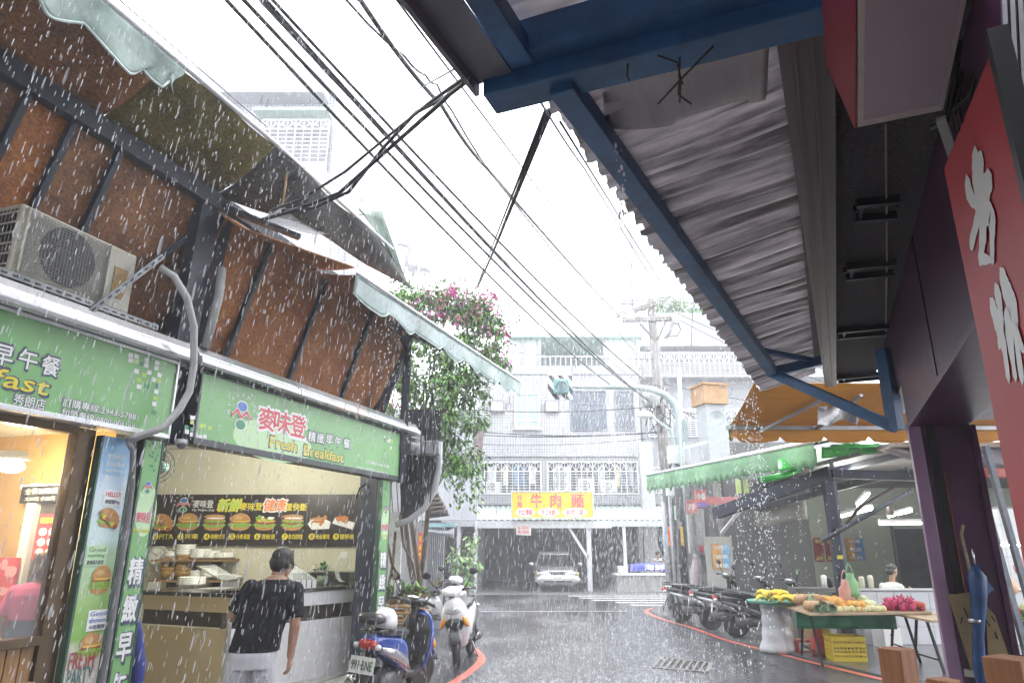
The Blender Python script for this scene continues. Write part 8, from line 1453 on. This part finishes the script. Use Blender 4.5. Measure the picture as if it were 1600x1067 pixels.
for px, py, n in [(708, 455, 60), (700, 462, 30), (765, 462, 50), (770, 475, 25), (748, 470, 22), (668, 458, 12), (693, 490, 16), (745, 490, 16), (718, 502, 30), (680, 491, 26), (672, 494, 14), (741, 488, 12), (758, 518, 14), (787, 515, 16), (790, 530, 12), (788, 548, 14), (790, 560, 18), (619, 450, 12), (645, 478, 8), (615, 638, 12), (600, 640, 10), (812, 496, 8), (697, 650, 6), (733, 452, 16), (656, 485, 8), (725, 470, 14), (775, 490, 10), (690, 470, 14), (655, 462, 10), (760, 540, 10)]:
    mb = MB(); c = PY(px, py, YV - .6)
    for _ in range(n): leaf(mb.mat(random.randrange(2)), c + V((random.gauss(0, .08), random.gauss(0, .08), random.gauss(0, .07))), (U(-1, 1), U(-1, 1), U(-.5, 1)), .055, .07, .2)
    mb.build('blossom', [pet, pet2], bt)
# dark screen with the grey bent pipe, electrical box
ds = thing('dark_screen', 'black plastic screen closing the shop corner behind the bent pipe', 'screen', WF, PY(650, 830, 10.2)); q = [PY(x, y, 10.2) for x, y in ((626, 640), (690, 640), (688, 720), (676, 770), (655, 800), (626, 822))]; MB().slab(q[::-1], (0, .05, 0)).build('sheet', M('black plastic sheet', (.02, .022, .028), .35, var=.5, scale=4), ds)
solo('bent_pipe', 'pale grey pipe curving along the edge of the black screen', 'pipe', MB().tube([PY(x, y, 10.1) for x, y in ((687, 690), (686, 730), (679, 765), (664, 793), (640, 812), (618, 820))], .045, 10), M('pale pipe', (.45, .46, .48), .4, var=.1))
eb = thing('electric_box', 'grey electrical junction box hanging under the low awning', 'box', WF, PY(660, 700, 9.9)); xx = rect(646, 686, 688, 709, 9.8); B('box', WF, (xx[0], xx[1], 9.8, 10., xx[2], xx[3]), M('box plastic', (.33, .34, .36), .45, var=.12), eb, .012); xx = rect(629, 655, 688, 712, 9.7); MB().cyl((xx[0], 9.75, (xx[2] + xx[3]) / 2), (xx[1], 9.75, (xx[2] + xx[3]) / 2), .08, n=14).build('motor', M('box plastic', (.33, .34, .36)), eb)
for k in range(5): x = U(635, 680); solo('hanging_wire', 'loose black wire hanging in front of the black screen', 'wire', MB().tube([PY(x, 600, 9.6), PY(x + U(-8, 8), 680, 9.6), PY(x + U(-12, 12), U(720, 790), 9.6)], .008, 5), wire_m, 'loose wires before the black screen')
# corner wall, door, couplet, gate
cwall = M('weathered grey wall', (.32, .32, .34), .7, var=.2, scale=1.5, dirt=.4, dcol=(.17, .17, .17), dscale=2)
co = thing('corner_house', 'weathered grey corner house with a barred gate and small tiled eave', 'house', WF, PZ(650, 950)); Yc = 15.
xx = rect(640, 667, 815, 948, Yc); B('pier', WF, (xx[0], xx[1], Yc, Yc + .5, 0, xx[3]), cwall, co); xx = rect(606, 640, 790, 960, Yc + .2); B('wall', WF, (xx[0] - 2.5, xx[1] + .1, Yc + .52, Yc + .8, 0, 4.2), cwall, co)
xx = rect(697, 746, 735, 790, 23); B('grey_cladding', WF, (xx[0] - 4, xx[1], 23, 23.4, 2.4, PY(720, 640, 23).z), M('grey cladding', (.36, .37, .4), .6, var=.2, scale=1.2, stretch=(4, 1, .3)), co)
gt_ = M('gate steel', (.3, .31, .33), .4, .5); mb = MB(); xx = rect(668, 692, 815, 935, Yc)
for i in range(9): x = xx[0] + (xx[1] - xx[0]) * i / 8; mb.bar((x, Yc + .1, 0), (x, Yc + .1, xx[3]), .025, .025)
for k in (.02, .5, .98): mb.bar((xx[0], Yc + .1, xx[3] * k), (xx[1], Yc + .1, xx[3] * k), .04, .04)
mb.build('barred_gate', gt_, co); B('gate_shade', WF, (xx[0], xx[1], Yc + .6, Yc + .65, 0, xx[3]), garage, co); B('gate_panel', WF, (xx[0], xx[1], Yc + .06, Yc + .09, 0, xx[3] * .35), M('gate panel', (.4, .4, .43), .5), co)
xx = rect(653, 659.5, 832, 877, Yc - .02); cpt = thing('red_couplet', 'narrow red paper couplet pasted on the grey corner pier', 'couplet', WF, (xx[0], Yc, xx[2])); B('paper', WF, (xx[0], xx[1], Yc - .02, Yc - .003, xx[2], xx[3]), M('couplet red', (.62, .1, .07), .5), cpt); mb = MB()
for i, ch in enumerate('福滿門'): letters(mb, ch, ((xx[0] + xx[1]) / 2, Yc - .02, xx[3] - (xx[3] - xx[2]) * (.2 + .3 * i)), (xx[1] - xx[0]) * .6, (xx[3] - xx[2]) * .2, X3, Z3, .02, .004)
mb.build('lettering', ty, cpt)
q = [PY(x, y, 14.6) for x, y in ((678, 762), (700, 804), (668, 808), (672, 775))]; MB().slab(q[::-1], (0, .5, 0)).build('eave', M('eave dark', (.08, .07, .065), .7, var=.4), co)
for i in range(7): p = q[0].lerp(q[1], i / 6.5); MB().tube([p + V((-.32, -.04, -.0)), p + V((.02, -.04, .03))], .045, 7).build('roof_tile', M('old roof tile', (.13, .11, .1), .7, var=.4), co)
hb = thing('hanging_brown_sign', 'weathered brown sign tilting out beside the foliage', 'sign', WF, PY(748, 690, 17)); q = [PY(x, y, 17) for x, y in ((738, 663), (757, 661), (752, 722), (741, 722))]; MB().slab(q[::-1], (0, .12, 0)).build('panel', M('brown sign', (.2, .16, .16), .6, var=.5, scale=3), hb); MB().bar(PY(745, 661, 17.05), PY(757, 661, 17.05), .05, .08).build('cap', brownb, hb); MB().bar(PY(738, 690, 17.05), PY(690, 690, 17.05), .05, .05).build('bracket', navy, hb)
hs_ = thing('hose_bag', 'grey rolled sheet hanging like a horn by the barred gate', 'sheet', WF, PY(695, 835, 14.5)); MB().loft([[PY(x, y + h_ * sin(a), 14.5) + V((0, .1 * cos(a), 0)) for a in [k * pi / 5 for k in range(10)]] for x, y, h_ in ((668, 829, 3), (685, 832, 4), (700, 833, 5), (709, 833, 9))]).build('roll', M('grey roll', (.45, .46, .5), .5, var=.2), hs_)
solo('teal_strip', 'pale teal plastic strip over the barred gate', 'strip', MB().box(*(lambda r_: (r_[0], r_[1], 14.4, 14.5, r_[2], r_[3]))(rect(667, 712, 817, 823, 14.4))), M('teal plastic', (.35, .55, .6), .4))
wsx = PY(742, 850, 24.5); mb = MB()
for i in range(150): z = U(0, 3.0); mb.ell((wsx.x + .02 * sin(z * 9) + U(-.03, .03), 24.5 + U(-.03, .03), z), (.012, .012, U(.02, .07)), 5, 4)
water_m = clear_mat('falling water', (.85, .87, .9), .1, .75)
tag(mb.build('roof_water_stream', water_m), 'stream of roof water splashing down beside the slim lean-to post', 'water', kind='stuff')
# plants: pot by the gate, flower stand
pp_ = thing('potted_shrub', 'pale leafy shrub in a pot beside the barred gate', 'plant', WF, PZ(722, 935)); c = PZ(722, 935); MB().lathe(c, [(.2, 0), (.28, .35), (.3, .38), (.25, .36)], 16).build('pot', M('clay pot', (.3, .2, .14), .7, var=.2), pp_); fm = MB()
for px, py, rx in ((722, 858, 24), (715, 875, 20), (735, 880, 14), (722, 905, 14)): foliage(fm, PY(px, py, c.y), (rx * c.y / 1067, .3, rx * c.y / 1067 * .9), 130, .1, .2, .2, 2, 4)
fm.build('foliage', [M('pale shrub leaf', (.3, .4, .18), .5, var=.3), leafm], pp_); MB().tube([c, c + V((0, 0, 1.5))], .03, 6).build('stem', bark, pp_)
fsn = thing('flower_stand', 'bamboo flower stand with pink cyclamens beside the vertical sign', 'plant stand', WF, PZ(628, 1010)); bam = M('bamboo', (.42, .25, .11), .5, var=.3, scale=6); Yf = 9.75; xl_, xr_ = PY(598, 960, Yf).x, PY(668, 960, Yf).x
zs_ = [PY(630, y, Yf).z for y in (947, 958, 970, 982)]
for z in zs_: MB().tube([(xl_, Yf, z), (xr_ - .1, Yf - .05, z + .01)], .022, 8).build('bamboo_rail', bam, fsn); MB().tube([(xl_, Yf + .4, z), (xr_, Yf + .4, z)], .022, 8).build('bamboo_rail', bam, fsn)
for x in (xl_ + .03, (xl_ + xr_) / 2, xr_ - .1): MB().tube([(x, Yf + .03, 0), (x, Yf + .03, zs_[0] + .03)], .024, 8).build('bamboo_post', bam, fsn); MB().tube([(x, Yf + .38, 0), (x, Yf + .38, zs_[0] + .03)], .024, 8).build('bamboo_post', bam, fsn)
q0 = [PY(x, y, 9.5) for x, y in ((652, 972), (672, 972), (670, 1012), (664, 1020))]; MB().slab(q0[::-1], (0, .3, 0)).build('woven_side', M('woven bamboo', (.33, .2, .12), .6, var=.4, scale=30), fsn)
for px, py, n, lb, pk in ((612, 940, 90, 'bushy green pot plant on the bamboo stand nearest the vertical sign', 0), (634, 935, 60, 'potted cyclamen with pink flowers in the middle of the bamboo stand', 1), (655, 938, 70, 'potted cyclamen with pink flowers and long leaves at the bamboo stand end', 1)):
    c = PY(px, py, Yf + .2); t = thing('potted_flower', lb, 'plant', WF, (c.x, c.y, zs_[0])); MB().lathe((c.x, c.y, zs_[0] + .02), [(.07, 0), (.1, .12), (.105, .13), (.08, .12)], 14).build('pot', M('clay pot', (.3, .2, .14)), t); fm = MB()
    for _ in range(n): a = U(0, 6.28); e = U(.1, 1.3); leaf(fm.mat(random.randrange(3)), (c.x + U(-.04, .04), c.y + U(-.04, .04), zs_[0] + .12), (cos(a) * cos(e), sin(a) * cos(e), sin(e)), U(.03, .055), U(.13, .32), U(.3, 1))
    fm.build('leaves', [leafm, lf2, lf3], t)
    for j in range(5 * pk): fb = MB(); fc = c + V((U(-.12, .12), U(-.12, 0), U(.02, .14))); [leaf(fb, fc, (U(-1, 1), U(-1, 1), U(-.2, 1)), .04, .055) for _ in range(9)]; fb.build('blossom', pet2, t)
    MB().tube([c, c + V((0, 0, .1))], .008, 5).build('stalk', lf2, t)
for k, (pts, lb) in enumerate([([(606, 850), (612, 880), (625, 905), (630, 940)], 'bare twisted vine hanging beside the flower stand'), ([(625, 800), (630, 850), (645, 880), (655, 940)], 'knotted bare vine hanging over the flower pots'), ([(618, 830), (614, 880), (606, 920)], 'thin bare vine next to the vertical sign')]): solo('bare_vine', lb, 'vine', MB().tube([PY(x, y, 10.2) for x, y in pts], [.022, .02, .016, .012][:len(pts)], 6), bark, 'bare vines by the flower stand')
solo('hanging_mirror', 'small oval mirror hanging among the bare vines', 'mirror', MB().ell(PY(621, 918, 9.6), (.05, .012, .09), 14, 8), M('dull mirror', (.4, .42, .42), .1, .8))
solo('white_panel', 'white fabric panel behind the flower stand', 'panel', MB().box(*(lambda r_: (r_[0], r_[1], 10.4, 10.45, r_[2], r_[3]))(rect(606, 626, 800, 945, 10.4))), wht)
# ================================================================== RAIN, SPLASHES, DRIPS
def streaks(n, inside, box, l0, l1, r0, r1, name, label, tilt=(-.10, 0)):
    vs, fs = [], []; x0, x1, y0, y1, z0, z1 = box; k = 0
    while k < n:
        p = V((U(x0, x1), y0 + (y1 - y0) * R() ** 1.0, U(z0, z1)))
        if not inside(p): continue
        k += 1; l = U(l0, l1); r = U(r0, r1) * (1.25 if R() < .12 else 1); d = V((tilt[0] + U(-.03, .03), tilt[1], -1)) * l; b_ = len(vs)
        for t_, rr in ((0, .35), (.3, 1), (.8, 1), (1, .3)):
            for a in (0, 2.09, 4.19): vs.append(p + d * t_ + V((cos(a) * r * rr, sin(a) * r * rr, 0)))
        for i in range(3):
            for j in range(3): fs.append((b_ + i * 3 + j, b_ + i * 3 + (j + 1) % 3, b_ + i * 3 + 3 + (j + 1) % 3, b_ + i * 3 + 3 + j))
    m = bpy.data.meshes.new(name); m.from_pydata(vs, [], fs); m.materials.append(MATS['rain drop']); m.materials.append(MATS['rain film']); m.polygons.foreach_set('material_index', [(0 if (i // 9) % 5 < 2 else 1) for i in range(len(fs))]); m.polygons.foreach_set('use_smooth', [True] * len(fs)); o = bpy.data.objects.new(name, m); C.objects.link(o); return tag(o, label, 'rain', kind='stuff')
clear_mat('rain drop', (.9, .92, .95), .15, .5); clear_mat('rain film', (.9, .92, .95), .15, .26)
nL, nR = LF.n, RF.n
def open_sky(p):
    return nL.dot(p) + 4.55 > .78 and (nR.dot(p) < .72 - 1.75 or RF.d.dot(p) > 9.6) and p.length > 1.7 and not (p.y < 10 and p.x > 2.5 and p.y > 5.5) and not (p.x > 3.6 + .0 and p.y > 9)
streaks(17000, open_sky, (-4, 1, .6, 5.5, .8, 7.5), .014, .046, .0010, .0030, 'rain', 'streaks of heavy rain falling close before the left awnings')
streaks(5000, open_sky, (-3, 3.5, 5.5, 12, .02, 7), .04, .08, .0014, .003, 'rain', 'streaks of heavy rain over the near road')
streaks(6500, open_sky, (-3.5, 4, 12, 25.5, .02, 7.5), .06, .13, .002, .0045, 'rain', 'streaks of heavy rain over the junction')
# splashes
vs, fs = [], []
for _ in range(3200):
    Y = 9 + 15 * R() ** 1.6; p = V((U(-1.8, 4.0), Y, 0.003))
    if not open_sky(p + V((0, 0, .1))): continue
    for j in range(random.randrange(2, 5)):
        a = U(0, 6.28); b_ = len(vs); h_ = U(.012, .05); d = V((cos(a), sin(a), 0)); s_ = V((-d.y, d.x, 0)) * U(.002, .004)
        vs += [p + d * .008 - s_, p + d * .008 + s_, p + d * U(.015, .035) + V((0, 0, h_)), p + d * .012 + V((0, 0, h_ * .5))]; fs += [(b_, b_ + 1, b_ + 2), (b_, b_ + 2, b_ + 3), (b_ + 1, b_ + 3, b_ + 2)]
m = bpy.data.meshes.new('rain_splash'); m.from_pydata(vs, [], fs); m.materials.append(MATS['rain drop']); o = bpy.data.objects.new('rain_splash', m); C.objects.link(o); tag(o, 'tiny splashes of rain bouncing off the wet road', 'splash', kind='stuff')
clear_mat('bright water bead', (.92, .94, .97), .05, .85)
def drips(lines, name, label):
    mb = MB()
    for p, h_, n in lines:
        for _ in range(n): r = U(.003, .007); mb.ell(p + V((U(-.02, .02), U(-.02, .02), -h_ * R() ** .8)), (r, r, r * U(1., 2.6)), 6, 5)
    tag(mb.build(name, MATS['bright water bead']), label, 'water', kind='stuff')
W_ = lambda s, y, z: RF.M @ V((s, y, z))
drips([(W_(U(2.6, 9.1), 0, 0) + RF.n * -1 * 0, 0, 0)], 'eave_drip', 'x') if False else None
drips([(W_(s, eave(s) + .02, 3.53), U(1.2, 3.2), random.randrange(6, 26)) for s in [U(6.2, 9.15) for _ in range(46)]] + [(PZ(966, 205, 3.5), .45, 26)], 'eave_drip', 'beads of water dripping from the corrugated eave')
drips([(V((U(xo, xo + 5), YO - .06, zo - .22)), U(.8, 2.4), random.randrange(4, 22)) for _ in range(60)], 'awning_drip', 'beads of water dripping from the orange valance')
drips([(G0.lerp(G1, R()) + V((0, -.05, -.35)), U(.5, 2.4), random.randrange(6, 18)) for _ in range(40)], 'awning_drip', 'beads of water dripping from the green valance')
drips([(LF.M @ v2(u, 1), U(.4, 2.0), random.randrange(4, 14)) for u in [R() for _ in range(50)]], 'awning_drip', 'beads of water dripping from the low left valance')
# ================================================================== THE STREET GOING ON BEHIND THE VIEWER: UNSEEN HOUSES ADDED TO BLOCK LIGHT FROM BEHIND
def block(name, label, F, d, m): t = thing(name, label, 'building', F, ((d[0] + d[1]) / 2, (d[2] + d[3]) / 2, 0)); B('wall', F, d, m, t); return t
block('street_house', 'grey upper floors above the right arcade', RF, (-14, 9.1, -7, -.36, 4.7, 10), conc); block('street_house', 'grey arcade house continuing behind the viewer', RF, (-14, -1.6, -7, -.36, 0, 4.6), conc)
block('street_house', 'tiled house continuing the breakfast row behind the viewer', LF, (-14, .9, .4, 7, 0, 8), tileg); block('street_house', 'unseen concrete house added behind the viewer to block light', WF, (-12, 10, -17, -14, 0, 9), conc)
# ================================================================== HAZE
def haze(density):
    m = bpy.data.materials.new('rain haze'); m.use_nodes = True; n = m.node_tree; n.nodes.clear(); o = n.nodes.new('ShaderNodeOutputMaterial'); v = n.nodes.new('ShaderNodeVolumePrincipled'); v.inputs['Color'].default_value = (.93, .95, 1, 1); v.inputs['Density'].default_value = density; v.inputs['Anisotropy'].default_value = .2; n.links.new(v.outputs[0], o.inputs['Volume'])
    h = MB().box(-72, 72, -40, 122, -1, 54).build('haze', m); h['kind'] = 'stuff'
haze(.0042)
